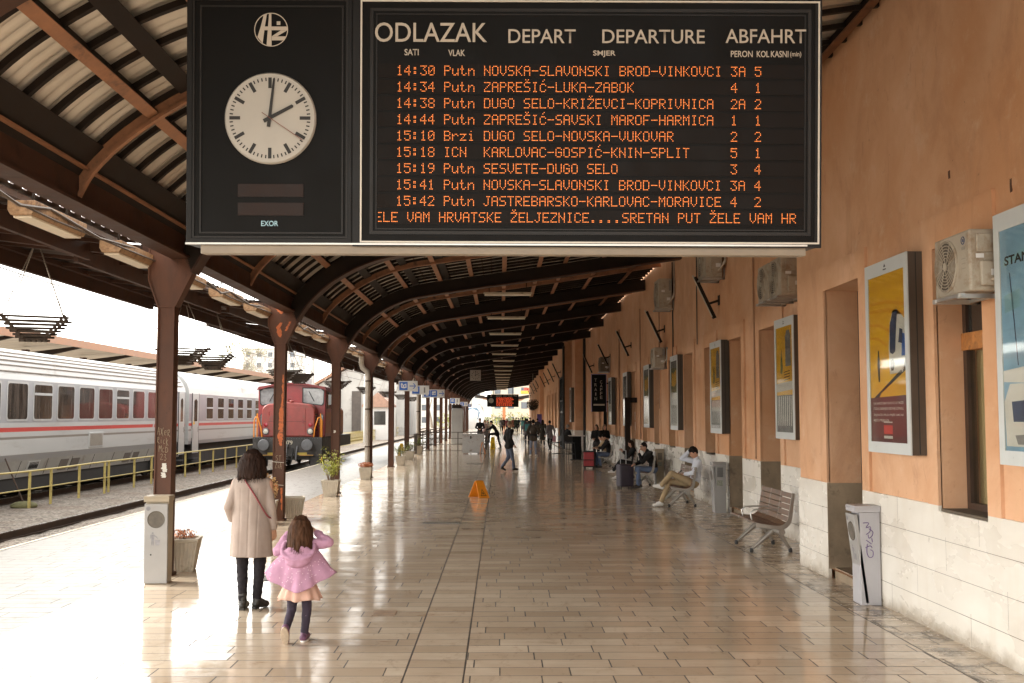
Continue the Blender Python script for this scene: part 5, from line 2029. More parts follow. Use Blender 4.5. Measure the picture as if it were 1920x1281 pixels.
# ================================================================ TRAINS
MCW = M("coach off-white", (0.44, 0.44, 0.43), 0.36, 0, 0.06, 0.8, 0.0, dirt=(0.38, 0.365, 0.345), dscale=0.9, stretch=(1, 0.5, 3))
MCG = M("coach pale grey", (0.31, 0.31, 0.325), 0.4, 0, 0.08, 0.8, dirt=(0.33, 0.31, 0.29), dscale=1.2, stretch=(1, 0.5, 3))
MCSK = M("coach skirt grey", (0.35, 0.34, 0.32), 0.5, 0, 0.16, 1.2, dirt=(0.22, 0.195, 0.16), dscale=1.5)
MCR = M("coach red stripe", (0.46, 0.040, 0.030), 0.4, 0, 0.12, 1.5)
MCB = M("coach brown-grey stripe", (0.20, 0.175, 0.15), 0.4, 0, 0.1, 1.5)
MCROOF = M("coach roof white", (0.43, 0.42, 0.405), 0.5, 0, 0.1, 0.7, dirt=(0.29, 0.265, 0.23), dscale=1.4, stretch=(1, 0.4, 1))
MCLIL = M("coach lilac grey", (0.28, 0.255, 0.27), 0.45, 0, 0.12, 1.0, dirt=(0.30, 0.26, 0.25), dscale=1.5)
MUNDER = M("sooty underframe", (0.022, 0.019, 0.017), 0.8, 0, 0.3, 3)
MWINDOW = M("coach window glass", (0.060, 0.048, 0.040), 0.05, 0, 0.75, 3, spec=0.7, stretch=(1, 2.4, 0.3))
MRUB = M("black rubber seal", (0.018, 0.017, 0.016), 0.6)
MRIM = M("coach window rim", (0.42, 0.42, 0.415), 0.35, 0, 0.05, 4)
MAMB = M("warning yellow", (0.72, 0.42, 0.02), 0.5)


def coach(y0, y1, label, prof, bands, wins, doors, roofribs, skirt):
    """prof: half section (x, z) from skirt to ridge; bands: material index per segment"""
    t = thing("railway_coach", label, "train coach", (-14.35, y0, 0), 0, "white coaches of the parked passenger train")
    L = y1 - y0
    mats = (MCW, MCG, MCSK, MCR, MCB, MCROOF, MCLIL)
    mb = MB()
    full = prof + [(-x, z) for x, z in reversed(prof[:-1])]
    fb = bands + list(reversed(bands))
    ys = [0, 0.06, L - 0.06, L]
    for i in range(len(full) - 1):
        (a, b), (c, d_) = full[i], full[i + 1]
        mb.poly([(a, 0, b), (a, L, b), (c, L, d_), (c, 0, d_)], fb[i])
    for y in (0, L):
        mb.poly([(x, y, z) for x, z in full], 0)
    body = mb.build("body", mats, t, smooth=30)
    if roofribs:
        mb = MB()
        for x, z in roofribs:
            mb.box(x - 0.012, x + 0.022, 0.3, L - 0.3, z - 0.012, z + 0.014)
        mb.build("roof_ribs", MCB, t)
    mb = MB()
    mb.box(-1.15, 1.15, 0.2, L - 0.2, -0.05, prof[0][1] + 0.02)
    mb.box(-1.25, 1.25, 0.6, 3.6, -0.05, 0.42)
    mb.box(-1.25, 1.25, L - 3.6, L - 0.6, -0.05, 0.42)
    mb.build("underframe", MUNDER, t)
    for yb in (1.2, 3.2, L - 3.2, L - 1.2):
        for s in (-1, 1):
            mb = MB()
            mb.lathe([(0.44, -0.06), (0.46, -0.04), (0.46, 0.06), (0.30, 0.065), (0.10, 0.09)] if s > 0 else [(0.10, -0.09), (0.30, -0.065), (0.46, -0.06), (0.46, 0.04), (0.44, 0.06)], (s * 0.86, yb, 0.19), 20, 0, 'x')
            mb.build("wheel", MUNDER, t, smooth=40)
    mb = MB()
    mb.box(-0.5, 0.5, -0.18, 0.0, 1.0, 2.95)
    mb.box(-0.5, 0.5, L, L + 0.18, 1.0, 2.95)
    mb.build("gangway", MRUB, t)
    X = 1.43
    for (ya, yb, za, zb, split) in wins:
        a, b = ya - y0, yb - y0
        mb = MB()
        rr = 0.09 if split != 'u' else 0.03
        def rrect(g, n=4):
            pts = []
            for cx, cz, st in ((b + g - rr, zb + g - rr, 0), (a - g + rr, zb + g - rr, 1), (a - g + rr, za - g + rr, 2), (b + g - rr, za - g + rr, 3)):
                for k_ in range(n + 1):
                    q = (st + k_ / n) * pi / 2
                    pts.append((cx + rr * cos(q), cz + rr * sin(q)))
            return pts
        mb.prism(rrect(0.055), 'x', X - 0.02, X + 0.012)
        w = mb.build("window", MRIM, t)
        mb = MB()
        mb.prism(rrect(0.0), 'x', X, X + 0.016)
        mb.build("pane", MWINDOW, w)
        if split:
            z = zb - (0.27 * (zb - za) if split == 't' else 0.49 * (zb - za))
            mb = MB()
            mb.box(X + 0.012, X + 0.024, a, b, z - 0.035, z + 0.035)
            mb.build("transom_bar", MRIM, w)
    for (ya, yb) in doors:
        a, b = ya - y0, yb - y0
        mb = MB()
        mb.box(X - 0.02, X + 0.022, a, b, 0.42, 2.92)
        d_ = mb.build("door", MCW, t, bevel=0.01)
        mb = MB()
        for y in (a - 0.012, b):
            mb.box(X - 0.02, X + 0.026, y, y + 0.014, 0.42, 2.93)
        mb.build("door_seal", MRUB, d_)
        mb = MB()
        mb.prism([(a + .24, 1.75), (b - .24, 1.75), (b - .24, 2.62), ((a + b) / 2, 2.7), (a + .24, 2.62)], 'x', X + 0.02, X + 0.027)
        mb.build("door_pane", MWINDOW, d_)
        mb = MB()
        mb.box(X + 0.02, X + 0.045, b - 0.16, b - 0.10, 1.30, 1.52)
        mb.build("handle", MGREY, d_)
        mb = MB()
        mb.box(X - 0.3, X + 0.1, a, b, 0.16, 0.20)
        mb.box(X - 0.3, X + 0.1, a, b, -0.02, 0.02)
        mb.build("step", MUNDER, d_)
    for fn in skirt:
        fn(t, y0, X)
    return t


def sk_louvre(t, y0, X):
    mb = MB()
    mb.box(X - 0.01, X + 0.02, 33.75 - y0, 34.95 - y0, 0.99, 1.47)
    f = mb.build("vent_frame", MRIM, t, bevel=0.01)
    mb = MB()
    for i in range(11):
        mb.box(X + 0.015, X + 0.03, 33.83 - y0, 34.87 - y0, 1.05 + i * 0.035, 1.07 + i * 0.035)
    mb.build("vent_slats", M("dusty vent", (0.27, 0.235, 0.19), 0.6, 0, 0.2, 3), f)
    for a in (31.9, 32.75, 37.3, 38.2):
        mb = MB()
        mb.obox((1.277, a - y0 + 0.32, 0.54), (0.02, 0.58, 0.34), (0, R(19.9), 0))
        mb.build("skirt_vent", M("dark skirt vent", (0.13, 0.11, 0.095), 0.7, 0, 0.2, 8), t)
    mb = MB()
    mb.obox((1.297, 30.1 - y0, 0.59), (0.02, 0.75, 0.30), (0, R(19.9), 0))
    o = mb.build("scrawled_panel", MCW, t)
    mb = MB()
    for i in range(7):
        a = 29.82 - y0 + i * 0.085
        mb.tube([(1.313 + (z - .60) * .36, a + dy, z) for dy, z in ((0, .52), (.03, .70), (.06, .60), (.03, .52))], 0.012, 4)
    mb.build("graffiti", MINK, o)
    for i in range(9):
        a = 27.5 - y0 + i * 1.75
        mb = MB()
        mb.obox((1.277, a, 0.545), (0.008, 0.018, 0.46), (0, R(19.9), 0))
        mb.build("skirt_joint", MUNDER, t)
    for i in range(5):
        mb = MB()
        a = 39.9 - y0 + i * 0.33
        mb.prism([(a, 1.56), (a + 0.14, 1.56), (a + 0.2, 1.675), (a + 0.06, 1.675)], 'x', X, X + 0.004)
        mb.build("stripe_break", MCW, t)
    fit_mat = M("pale print", (0.45, 0.45, 0.44), 0.5)
    me = text_mesh("51 78 29-70 003", 0.2, 0, 0)
    me.transform(Matrix.Translation((X + 0.003, 32.0 - y0, 1.18)) @ Matrix.Rotation(R(90), 4, 'Z') @ FACE)
    link("coach_number", me, fit_mat, t)


def sk_mark(t, y0, X):
    mb = MB()
    mb.prism([(0.55, 1.62), (0.85, 1.62), (0.70, 1.86)], 'x', X + 0.02, X + 0.026)
    w = mb.build("warning_triangle", MAMB, t)
    mb = MB()
    mb.prism([(0.68, 1.66), (0.72, 1.66), (0.73, 1.78), (0.67, 1.78)], 'x', X + 0.026, X + 0.028)
    mb.build("warning_mark", MINK, w)
    mb = MB()
    mb.cyl((X + 0.02, 0.45, 1.05), (X + 0.02, 0.45, 1.45), 0.06, None, 12)
    mb.build("brake_hose_box", MGREY, t, smooth=40)


profA = [(1.19, 0.31), (1.36, 0.78), (1.43, 0.95), (1.43, 1.36), (1.43, 1.425), (1.43, 1.56), (1.43, 1.675), (1.43, 1.80), (1.43, 2.95), (1.40, 3.10), (1.30, 3.32), (1.12, 3.55), (0.86, 3.73), (0.5, 3.86), (0, 3.92)]
bandA = [2, 1, 0, 4, 0, 3, 0, 1, 0, 5, 5, 5, 5, 5]
winsA = []
for i in range(-3, 9):
    a = 28.15 + 1.595 * i
    if a > 19 and a < 42:
        winsA.append((a, a + 1.17, 1.90, 2.85, 't' if (i % 4) == 1 else None))
coach(17.4, 44.0, "nearer white coach with ribbed roof, red stripe and large rounded windows", profA, bandA, winsA, [(43.05, 43.85), (17.6, 18.4)],
      [(1.385, 3.17), (1.30, 3.34), (1.20, 3.475), (1.07, 3.60), (0.9, 3.715)], [sk_louvre])
profB = [(1.40, 0.80), (1.43, 0.95), (1.43, 1.36), (1.43, 1.42), (1.43, 1.56), (1.43, 1.675), (1.43, 1.76), (1.43, 2.90), (1.40, 3.12), (1.30, 3.36), (1.12, 3.58), (0.86, 3.75), (0.5, 3.87), (0, 3.92)]
bandB = [1, 0, 4, 0, 3, 0, 6, 0, 5, 5, 5, 5, 5]
winsB = [(47.15 + 1.87 * i, 48.15 + 1.87 * i, 1.86, 2.78, 'u') for i in range(12)]
coach(44.5, 70.5, "farther smooth-roofed white coach with small divided windows beside the locomotive", profB, bandB, winsB, [(44.95, 45.9)], [], [sk_mark])

# ---------------------------------------------------------------- red locomotive
MLR = M("sun-faded locomotive red", (0.25, 0.034, 0.034), 0.42, 0, 0.2, 1.6, 0.05, 20, dirt=(0.17, 0.055, 0.048), dscale=2.2, dlev=(0.5, 0.72))
MLR2 = M("orange-red hood paint", (0.28, 0.052, 0.042), 0.42, 0, 0.2, 1.8, 0.05, 20, dirt=(0.17, 0.075, 0.055), dscale=2.0, dlev=(0.52, 0.7))
MLRUST = M("rust brown hood paint", (0.33, 0.12, 0.05), 0.5, 0, 0.25, 2, dirt=(0.17, 0.06, 0.03), dscale=2)
MLBK = M("locomotive black grime", (0.040, 0.036, 0.033), 0.6, 0, 0.35, 3, dirt=(0.085, 0.075, 0.065), dscale=2.5)
MLGR = M("buffer grey", (0.13, 0.13, 0.135), 0.45, 0.2, 0.2, 4)
MHAND = M("orange handrail", (0.70, 0.24, 0.02), 0.45, 0, 0.1, 6)
MLENS = M("headlamp lens", (0.62, 0.58, 0.50), 0.15, 0, 0.1, 8)
loco = thing("shunting_locomotive", "faded red shunting locomotive with black buffer beam facing the camera on the near track", "locomotive", (-8.9, 45.0, -0.27))


def hood_profile(hw, z0, zt, r, n=8):
    pts = [(-hw, z0)]
    for i in range(n + 1):
        a = pi - (pi / 2) * i / n
        pts.append((-hw + r + r * cos(a), zt - r * 0.8 + r * 0.8 * sin(a)))
    pts.append((0, zt + 0.07))
    for i in range(n + 1):
        a = pi / 2 - (pi / 2) * i / n
        pts.append((hw - r + r * cos(a), zt - r * 0.8 + r * 0.8 * sin(a)))
    pts.append((hw, z0))
    return pts


mb = MB()
mb.prism(hood_profile(1.11, 1.36, 2.76, 0.38), 'y', 0.0, 0.75)
hood = mb.build("front_hood", MLR2, loco, smooth=35, bevel=0.05)
mb = MB()
mb.prism([(-0.80, 1.42), (0.72, 1.42), (0.72, 2.56), (0.6, 2.62), (-0.68, 2.62), (-0.80, 2.56)], 'y', -0.018, 0.01)
dr = mb.build("hood_door", MLR2, hood, bevel=0.012)
mb = MB()
for z in (1.62, 2.35):
    mb.cyl((-0.80, -0.03, z - 0.07), (-0.80, -0.03, z + 0.07), 0.02, None, 8)
mb.box(0.58, 0.66, -0.045, -0.015, 1.95, 2.1)
mb.build("hinge", MLR, dr)
mb = MB()
mb.prism(hood_profile(1.11, 1.36, 2.72, 0.38), 'y', 3.4, 8.2)
mb.build("rear_hood", MLRUST, loco, smooth=35, bevel=0.05)
mb = MB()
cabp = [(-1.43, 1.36), (-1.43, 3.36), (-1.36, 3.46), (-0.7, 3.58), (0, 3.62), (0.7, 3.58), (1.36, 3.46), (1.43, 3.36), (1.43, 1.36)]
mb.prism(cabp, 'y', 0.75, 3.4)
cabm = mb.build("cab", MLR, loco, bevel=0.03)
mb = MB()
mb.prism([(-1.48, 3.36), (-1.40, 3.49), (-0.7, 3.61), (0, 3.655), (0.7, 3.61), (1.40, 3.49), (1.48, 3.36), (1.42, 3.36), (0.7, 3.55), (0, 3.59), (-0.7, 3.55), (-1.42, 3.36)], 'y', 0.62, 3.55)
mb.build("cab_roof", M("maroon roof edge", (0.20, 0.03, 0.03), 0.5), loco)


def cab_window(nm, pts, y, mat_in=MGLASS_DK):
    cx = sum(p[0] for p in pts) / len(pts)
    cz = sum(p[1] for p in pts) / len(pts)
    mb = MB()
    out = [(cx + (x - cx) * 1.09, cz + (z - cz) * 1.12) for x, z in pts]
    n = len(pts)
    mb.rings([[(x, y - 0.018, z) for x, z in out], [(x, y - 0.018, z) for x, z in pts], [(x, y, z) for x, z in pts], [(x, y, z) for x, z in out], [(x, y - 0.018, z) for x, z in out]], True, False)
    o = mb.build(nm, MRUB, cabm)
    mb = MB()
    mb.poly([(x, y - 0.004, z) for x, z in pts])
    g = mb.build("pane", M("cab glass", (0.20, 0.20, 0.20), 0.04, 0, 0.55, 2.0, spec=0.9), o)
    mb = MB()
    return o


WR = [(0.48, 2.84), (0.62, 2.80), (1.26, 2.72), (1.33, 2.80), (1.35, 3.30), (1.22, 3.40), (0.48, 3.42)]
cab_window("cab_window", WR, 0.75)
cab_window("cab_window", [(-x, z) for x, z in reversed(WR)], 0.75)
cab_window("low_window", [(1.16, 1.85), (1.32, 1.85), (1.34, 2.25), (1.25, 2.35), (1.16, 2.25)], 0.75)
cab_window("low_window", [(-1.16, 1.85), (-1.32, 1.85), (-1.34, 2.25), (-1.25, 2.35), (-1.16, 2.25)], 0.75)
mb = MB()
mb.box(1.425, 1.445, 1.1, 1.8, 2.55, 3.3)
mb.box(1.425, 1.445, 2.15, 3.0, 2.55, 3.3)
mb.build("side_window", MGLASS_DK, cabm)
mb = MB()
mb.box(1.425, 1.44, 0.9, 3.2, 1.5, 2.4)
mb.build("side_panel", MLRUST, cabm)
mb = MB()
mb.tube([(1.45, 0.9, 3.1), (1.62, 0.85, 3.1), (1.62, 0.85, 2.9)], 0.012, 6)
mb.box(1.54, 1.70, 0.82, 0.86, 2.72, 3.16)
mb.build("mirror", MGLASS_DK, cabm)
mb = MB()
mb.box(-1.45, 1.45, 0.0, 8.4, 0.85, 1.36)
mb.box(-1.45, 1.45, -0.10, 0.18, 0.55, 1.36)
mb.box(-1.40, -0.95, -0.05, 0.6, 0.12, 0.55)
mb.box(0.95, 1.40, -0.05, 0.6, 0.12, 0.55)
mb.box(-1.0, 1.0, 0.2, 8.0, 0.40, 0.85)
fr = mb.build("frame", MLBK, loco, bevel=0.01)
for s in (-1, 1):
    mb = MB()
    mb.lathe([(0.11, -0.12), (0.13, -0.30), (0.10, -0.32), (0.10, -0.52), (0.22, -0.54), (0.235, -0.56), (0.22, -0.585), (0.0, -0.60)], (s * 0.90, 0, 1.05), 28, 0, 'y')
    mb.build("buffer", MLGR, loco, smooth=40)
    mb = MB()
    mb.lathe([(0.14, 0.02), (0.14, -0.05), (0.115, -0.07), (0.10, -0.055)], (s * 0.93, 0, 1.60), 22, 0, 'y')
    h_ = mb.build("headlight", MLGR, loco, smooth=40)
    mb = MB()
    mb.lathe([(0.115, -0.05), (0.06, -0.075), (0.0, -0.08)], (s * 0.93, 0, 1.60), 22, 0, 'y')
    mb.build("lens", MLENS, h_, smooth=60)
    mb = MB()
    mb.lathe([(0.085, 0.0), (0.085, -0.04), (0.0, -0.055)], (s * 0.93, 0, 1.88), 18, 0, 'y')
    mb.build("marker_lamp", M("dark red lens", (0.33, 0.02, 0.03), 0.2), loco, smooth=40)
    mb = MB()
    mb.tube([(s * 1.08, -0.02, 1.36), (s * 1.12, -0.05, 1.7), (s * 1.26, -0.05, 2.16), (s * 1.36, -0.03, 2.20), (s * 1.42, -0.03, 2.05), (s * 1.42, -0.03, 0.35)], 0.028, 8)
    mb.tube([(s * 1.33, 0.15, 0.9), (s * 1.33, 0.15, 2.35)], 0.028, 8)
    mb.build("handrail", MHAND, loco, smooth=60)
    mb = MB()
    mb.tube([(s * 0.42, -0.12, 0.98), (s * 0.40, -0.22, 0.75), (s * 0.38, -0.20, 0.35)], 0.035, 8)
    mb.build("brake_hose", MLGR, loco, smooth=60)
    mb = MB()
    mb.box(s * 0.82 - 0.28, s * 0.82 + 0.28, -0.34, -0.10, 0.60, 0.63)
    mb.build("step", M("ochre step edge", (0.40, 0.22, 0.05), 0.6), loco)
    for yb in (1.5, 4.0, 6.6):
        mb = MB()
        mb.lathe([(0.48, -0.06), (0.50, -0.05), (0.50, 0.06), (0.3, 0.065)], (s * 0.76, yb, 0.50), 24, 0, 'x')
        mb.build("wheel", MUNDER, loco, smooth=40)
mb = MB()
mb.lathe([(0.0, -0.34), (0.06, -0.34), (0.07, -0.12)], (0, 0, 1.0), 12, 0, 'y')
mb.box(-0.03, 0.03, -0.36, -0.3, 0.72, 1.08)
mb.build("coupling_hook", MLGR, loco, smooth=40)
for s in (-1, 1):
    mb = MB()
    mb.tube([(s * 0.95, 0.72, 2.86), (s * 0.85, 0.72, 3.05), (s * 0.72, 0.725, 3.30)], 0.014, 5)
    mb.build("wiper", MINK, cabm)
    mb = MB()
    for k in range(7):
        mb.box(s * 1.108 - 0.012, s * 1.108 + 0.012, 0.12, 0.62, 1.62 + 0.11 * k, 1.68 + 0.11 * k)
    mb.build("hood_louvre", MLBK, hood)
    mb = MB()
    mb.box(s * 0.62 - 0.2, s * 0.62 + 0.2, -0.115, -0.10, 0.62, 0.72)
    mb.build("warning_plate", M("dull yellow plate", (0.40, 0.30, 0.05), 0.6), fr)
    mb = MB()
    mb.tube([(s * 0.22, -0.12, 0.9), (s * 0.24, -0.28, 0.62), (s * 0.2, -0.3, 0.3), (s * 0.14, -0.24, 0.22)], 0.028, 7)
    mb.build("air_hose", MRUB, loco, smooth=60)
mb = MB()
for k in range(26):
    for z in (0.62, 1.30):
        mb.ball((-1.38 + 0.11 * k, -0.10, z), 0.016, 6, 4)
mb.build("rivets", MLGR, fr)
mb = MB()
for k in range(4):
    mb.lathe([(0.035, -0.02), (0.06, 0), (0.035, 0.02)], (0, -0.34, 0.66 - 0.1 * k), 8)
mb.build("coupling_chain", MLGR, loco)
mb = MB()
mb.box(-0.83, 0.75, -0.021, -0.016, 2.005, 2.015)
mb.box(-0.045, -0.035, -0.021, -0.016, 1.42, 2.6)
mb.build("door_seam", MINK, dr)
text("fleet_number", "079", (-0.14, -0.105, 1.05), 0.24, M("dull cream number", (0.50, 0.44, 0.33), 0.6), loco, 0.004)
mb = MB()
mb.cyl((-0.12, 0.45, 2.80), (-0.12, 0.45, 2.95), 0.13, None, 14)
mb.ball((0.12, 0.06, 2.86), (0.10, 0.06, 0.05))
mb.build("top_lamp", MLR2, loco, smooth=40)
for i, x in enumerate((-0.5, 0.05, 0.5)):
    mb = MB()
    mb.box(x - 0.2, x + 0.2, 1.4, 1.46, 3.62, 3.86)
    mb.box(x - 0.02, x + 0.02, 1.38, 1.4, 3.6, 4.0)
    mb.build("roof_frame", MLBK if i < 2 else MRIM, loco)

# ---------------------------------------------------------------- yellow railing between the tracks
fence = thing("yellow_railing", "yellow two-rail tube railing between the tracks in front of the white coaches", "railing", (-12.15, 26, -0.40))
posts = [on_z(px, py, -0.40).y for px, py in ((38, 954), (90, 946), (138.6, 935.5), (195, 926), (211, 924.5), (247, 915), (278, 908.6))]
posts = sorted(posts + [posts[0] - 2.0, posts[0] - 4.0] + [posts[-1] + 2.0 * k for k in range(1, 9)])
for y in posts:
    mb = MB()
    mb.box(-0.028, 0.028, y - 26 - 0.028, y - 26 + 0.028, -0.05, 0.97)
    mb.build("post", MYELLOW, fence)
ya, yb = posts[0] - 26 - 0.3, posts[-1] - 26 + 0.3
rng = random.Random(2)
for z in (0.97, 0.50):
    mb = MB()
    mb.tube([(0, ya + (yb - ya) * i / 14, z + rng.uniform(-0.012, 0.012)) for i in range(15)], 0.026 if z > .6 else 0.018, 8)
    mb.build("rail", MYELLOW, fence, smooth=60)
t = thing("picket_fence", "faded yellow picket fence beyond the locomotive between the tracks", "fence", (-12.15, 58, -0.40))
mb = MB()
for z in (0.35, 0.92):
    mb.box(-0.02, 0.02, 0, 84, z - 0.035, z + 0.035)
mb.build("rail", MYELLOW, t)
for k in range(100):
    mb = MB()
    y = 12 + 0.5 * k if k < 72 else 48 + 1.3 * (k - 72)
    mb.box(0.021, 0.045, y, y + 0.11, 0.02, 1.08)
    mb.build("picket", MYELLOW, t)
# leaning stay wire at the first railing post
t = thing("stay_wire", "thin rusty stay wire slanting down to the railing at the left edge", "wire", (-12.0, 28.0, -0.4))
mb = MB()
a, b = on_y(45, 945, 28.2) - Vector((-12.0, 28.0, -0.4)), on_y(-30, 765, 28.2) - Vector((-12.0, 28.0, -0.4))
mb.tube([a, b], 0.018, 6)
mb.build("wire", MRUST, t)
mb = MB()
mb.ball((a.x, a.y, 0.05), (0.35, 0.3, 0.12))
mb.build("mossy_block", M("mossy concrete", (0.16, 0.15, 0.07), 0.9, 0, 0.3, 8), t, smooth=60)

# ---------------------------------------------------------------- canopy over the opposite platform
t = thing("opposite_canopy", "low brown canopy over the opposite platform behind the white coaches", "canopy", (-17.4, 0, 0))
mb = MB()
mb.sheet([[(0.0 - 0.9 * j, y, 5.02 - 0.06 * j + (0.02 if (i % 2) else 0)) for j in range(6)] for i, y in enumerate([14 + 0.5 * k for k in range(150)])])
mb.build("roof_sheet", M("dull grey roof sheet", (0.30, 0.26, 0.22), 0.7, 0, 0.2, 1), t)
mb = MB()
mb.box(-0.02, 0.03, 14, 88, 4.80, 5.10)
mb.build("fascia", M("ochre fascia", (0.26, 0.13, 0.07), 0.6, 0, 0.2, 1.5, dirt=(0.22, 0.11, 0.06), dscale=1.5), t)
for k in range(12):
    y = 20 + 6.2 * k
    mb = MB()
    mb.prism([(-0.05, 4.92), (-0.02, 4.84), (-2.4, 4.3), (-2.4, 4.62)], 'y', y - 0.08, y + 0.08)
    mb.build("bracket", MSTEEL_DARK, t)
    mb = MB()
    mb.box(-2.6, -2.35, y - 0.12, y + 0.12, -0.02, 4.75)
    mb.build("column", MSTEEL_BROWN, t)

# ================================================================ PLATFORM FURNITURE FAR OFF
MRAIL = M("stair rail steel", (0.085, 0.07, 0.06), 0.4, 0.5, 0.1, 5)
t = thing("stair_railing", "grey metal railing with a sheet panel around the underpass stairs", "railing", (-2.6, 56, 0))
for x in [-1.65 + 0.68 * i for i in range(6)]:
    mb = MB()
    mb.box(x - 0.025, x + 0.025, -0.025, 0.025, 0, 1.12)
    mb.build("post", MRAIL, t)
for s in (-1.68, 1.78):
    for k in range(1, 7):
        mb = MB()
        mb.box(s - 0.025, s + 0.025, 3.2 * k - 0.025, 3.2 * k + 0.025, 0, 1.12)
        mb.build("post", MRAIL, t)
for z in (1.12, 0.80, 0.48, 0.16):
    mb = MB()
    mb.tube([(-1.68, 19.2, z), (-1.68, 0, z), (1.78, 0, z), (1.78, 19.2, z)], 0.036 if z > 1 else 0.026, 6)
    mb.build("rail", MRAIL, t)
mb = MB()
mb.box(0.62, 1.75, -0.032, -0.026, 0.05, 1.04)
pn = mb.build("sheet_panel", MGREY, t)
mb = MB()
mb.box(1.02, 1.10, -0.036, -0.032, 0.78, 0.92)
mb.build("panel_number", MINK, pn)
for k in range(14):
    mb = MB()
    mb.box(-1.68 - 0.012, -1.68 + 0.012, -0.6 - 0.16 * k, -0.575 - 0.16 * k, 0.05, 1.05)
    mb.build("baluster", MRAIL, t)
mb = MB()
mb.tube([(-1.68, 0, 1.07), (-1.68, -2.7, 1.07)], 0.02, 6)
mb.build("rail", MRAIL, t)


def aframe(loc, rz, label, mat, h=0.6, w=0.30, spread=0.2, mark=True, lean=0.0):
    t = thing("wet_floor_sign", label, "warning sign", loc, rz, "folding wet floor signs")
    for s in (-1, 1):
        mb = MB()
        pts = [(-w / 2, 0.0), (w / 2, 0.0), (w * 0.36, h * 0.97), (w * 0.2, h), (-w * 0.2, h), (-w * 0.36, h * 0.97)]
        a = [(x, s * (spread * (1 - z / h) + 0.012) - 0.008, z) for x, z in pts]
        b = [(x, s * (spread * (1 - z / h) + 0.012) + 0.008, z) for x, z in pts]
        mb.rings([a, b], True, True)
        p = mb.build("panel", mat, t, bevel=0.003)
        if mark:
            def on(x, z, e):
                return (x, s * (spread * (1 - z / h) + 0.012 + 0.0085 + e), z)
            mb = MB()
            z0, z1, hw = h * 0.12, h * 0.52, w * 0.28
            tri = [(-hw, z0), (hw, z0), (0, z1)]
            cz = z0 + (z1 - z0) / 3
            mb.poly([on(x, z, 0.001) for x, z in tri])
            o = mb.build("warning_triangle", MINK, p)
            mb = MB()
            mb.poly([on(x * .74, cz + (z - cz) * .74, 0.002) for x, z in tri])
            o2 = mb.build("triangle_field", mat, o)
            mb = MB()
            mb.poly([on(x, z, 0.003) for x, z in ((-hw * .3, z0 + .1 * h), (hw * .35, z0 + .08 * h), (hw * .1, z0 + .2 * h), (-hw * .05, z0 + .24 * h))])
            mb.build("falling_figure", MINK, o)
    return t


s1 = aframe((-0.52, 26.3, 0), R(30), "orange folding wet floor sign standing on the open tiled floor", MORANGE, 0.41, 0.29, 0.25)
aframe((-0.92, 56.0, 0), R(80), "small orange wet floor sign leaning at the end of the stair railing", MORANGE, 0.62, 0.3, 0.12, False)
aframe((-0.45, 63.5, 0), R(5), "yellow wet floor sign standing behind the leaning man's raised leg", M("yellow plastic", (0.80, 0.52, 0.02), 0.4), 0.72, 0.3, 0.16)
aframe((-4.6, 50.0, 0), R(70), "narrow yellow wet floor sign behind the planter by the sixth column", M("yellow plastic", (0.80, 0.52, 0.02), 0.4), 0.7, 0.3, 0.15, False)


def high_stool(loc, rz, label):
    t = thing("bar_stool", label, "bar stool", loc, rz, "tall black bar stools outside the cafe")
    mb = MB()
    mb.box(-0.2, 0.2, -0.2, 0.2, 0.74, 0.78)
    mb.build("seat", MDARK, t, bevel=0.008)
    mb = MB()
    mb.box(-0.2, 0.2, 0.17, 0.20, 0.84, 1.08)
    mb.build("backrest", MDARK, t, bevel=0.008)
    for sx in (-1, 1):
        for sy in (-1, 1):
            mb = MB()
            mb.tube([(sx * 0.23, sy * 0.23, 0), (sx * 0.18, sy * 0.18, 0.75)] + ([(sx * 0.18, 0.185, 1.05)] if sy > 0 else []), 0.014, 6)
            mb.build("leg", MBLACK_TRIM, t)
    mb = MB()
    z = 0.27
    mb.tube([(-0.21, -0.21, z), (0.21, -0.21, z), (0.21, 0.21, z), (-0.21, 0.21, z), (-0.21, -0.21, z)], 0.012, 6)
    mb.build("foot_ring", MBLACK_TRIM, t)
    return t


h0 = high_stool((2.55, 48.6, 0), R(-70), "tall black bar stool standing farthest out on the platform")
for (x, y, rz, lb) in ((3.10, 48.0, 15, "tall black bar stool in the middle of the cafe group, back to the camera"), (3.45, 49.2, 120, "tall black bar stool tucked beside the cafe table")):
    c = copy_tree(h0)
    c.location = (x, y, 0)
    c.rotation_euler = (0, 0, R(rz))
    c["label"] = lb
t = thing("bar_table", "high black cafe table with square top beside the ochre pilaster", "table", (3.45, 48.4, 0))
mb = MB()
mb.box(-0.36, 0.36, -0.36, 0.36, 1.06, 1.10)
mb.build("table_top", MWHITE, t, bevel=0.005)
mb = MB()
mb.box(-0.2, 0.2, -0.2, 0.2, 0.03, 1.06)
mb.build("pedestal", MBLACK, t)
mb = MB()
mb.box(-0.28, 0.28, -0.28, 0.28, 0, 0.03)
mb.build("foot", MBLACK_TRIM, t)


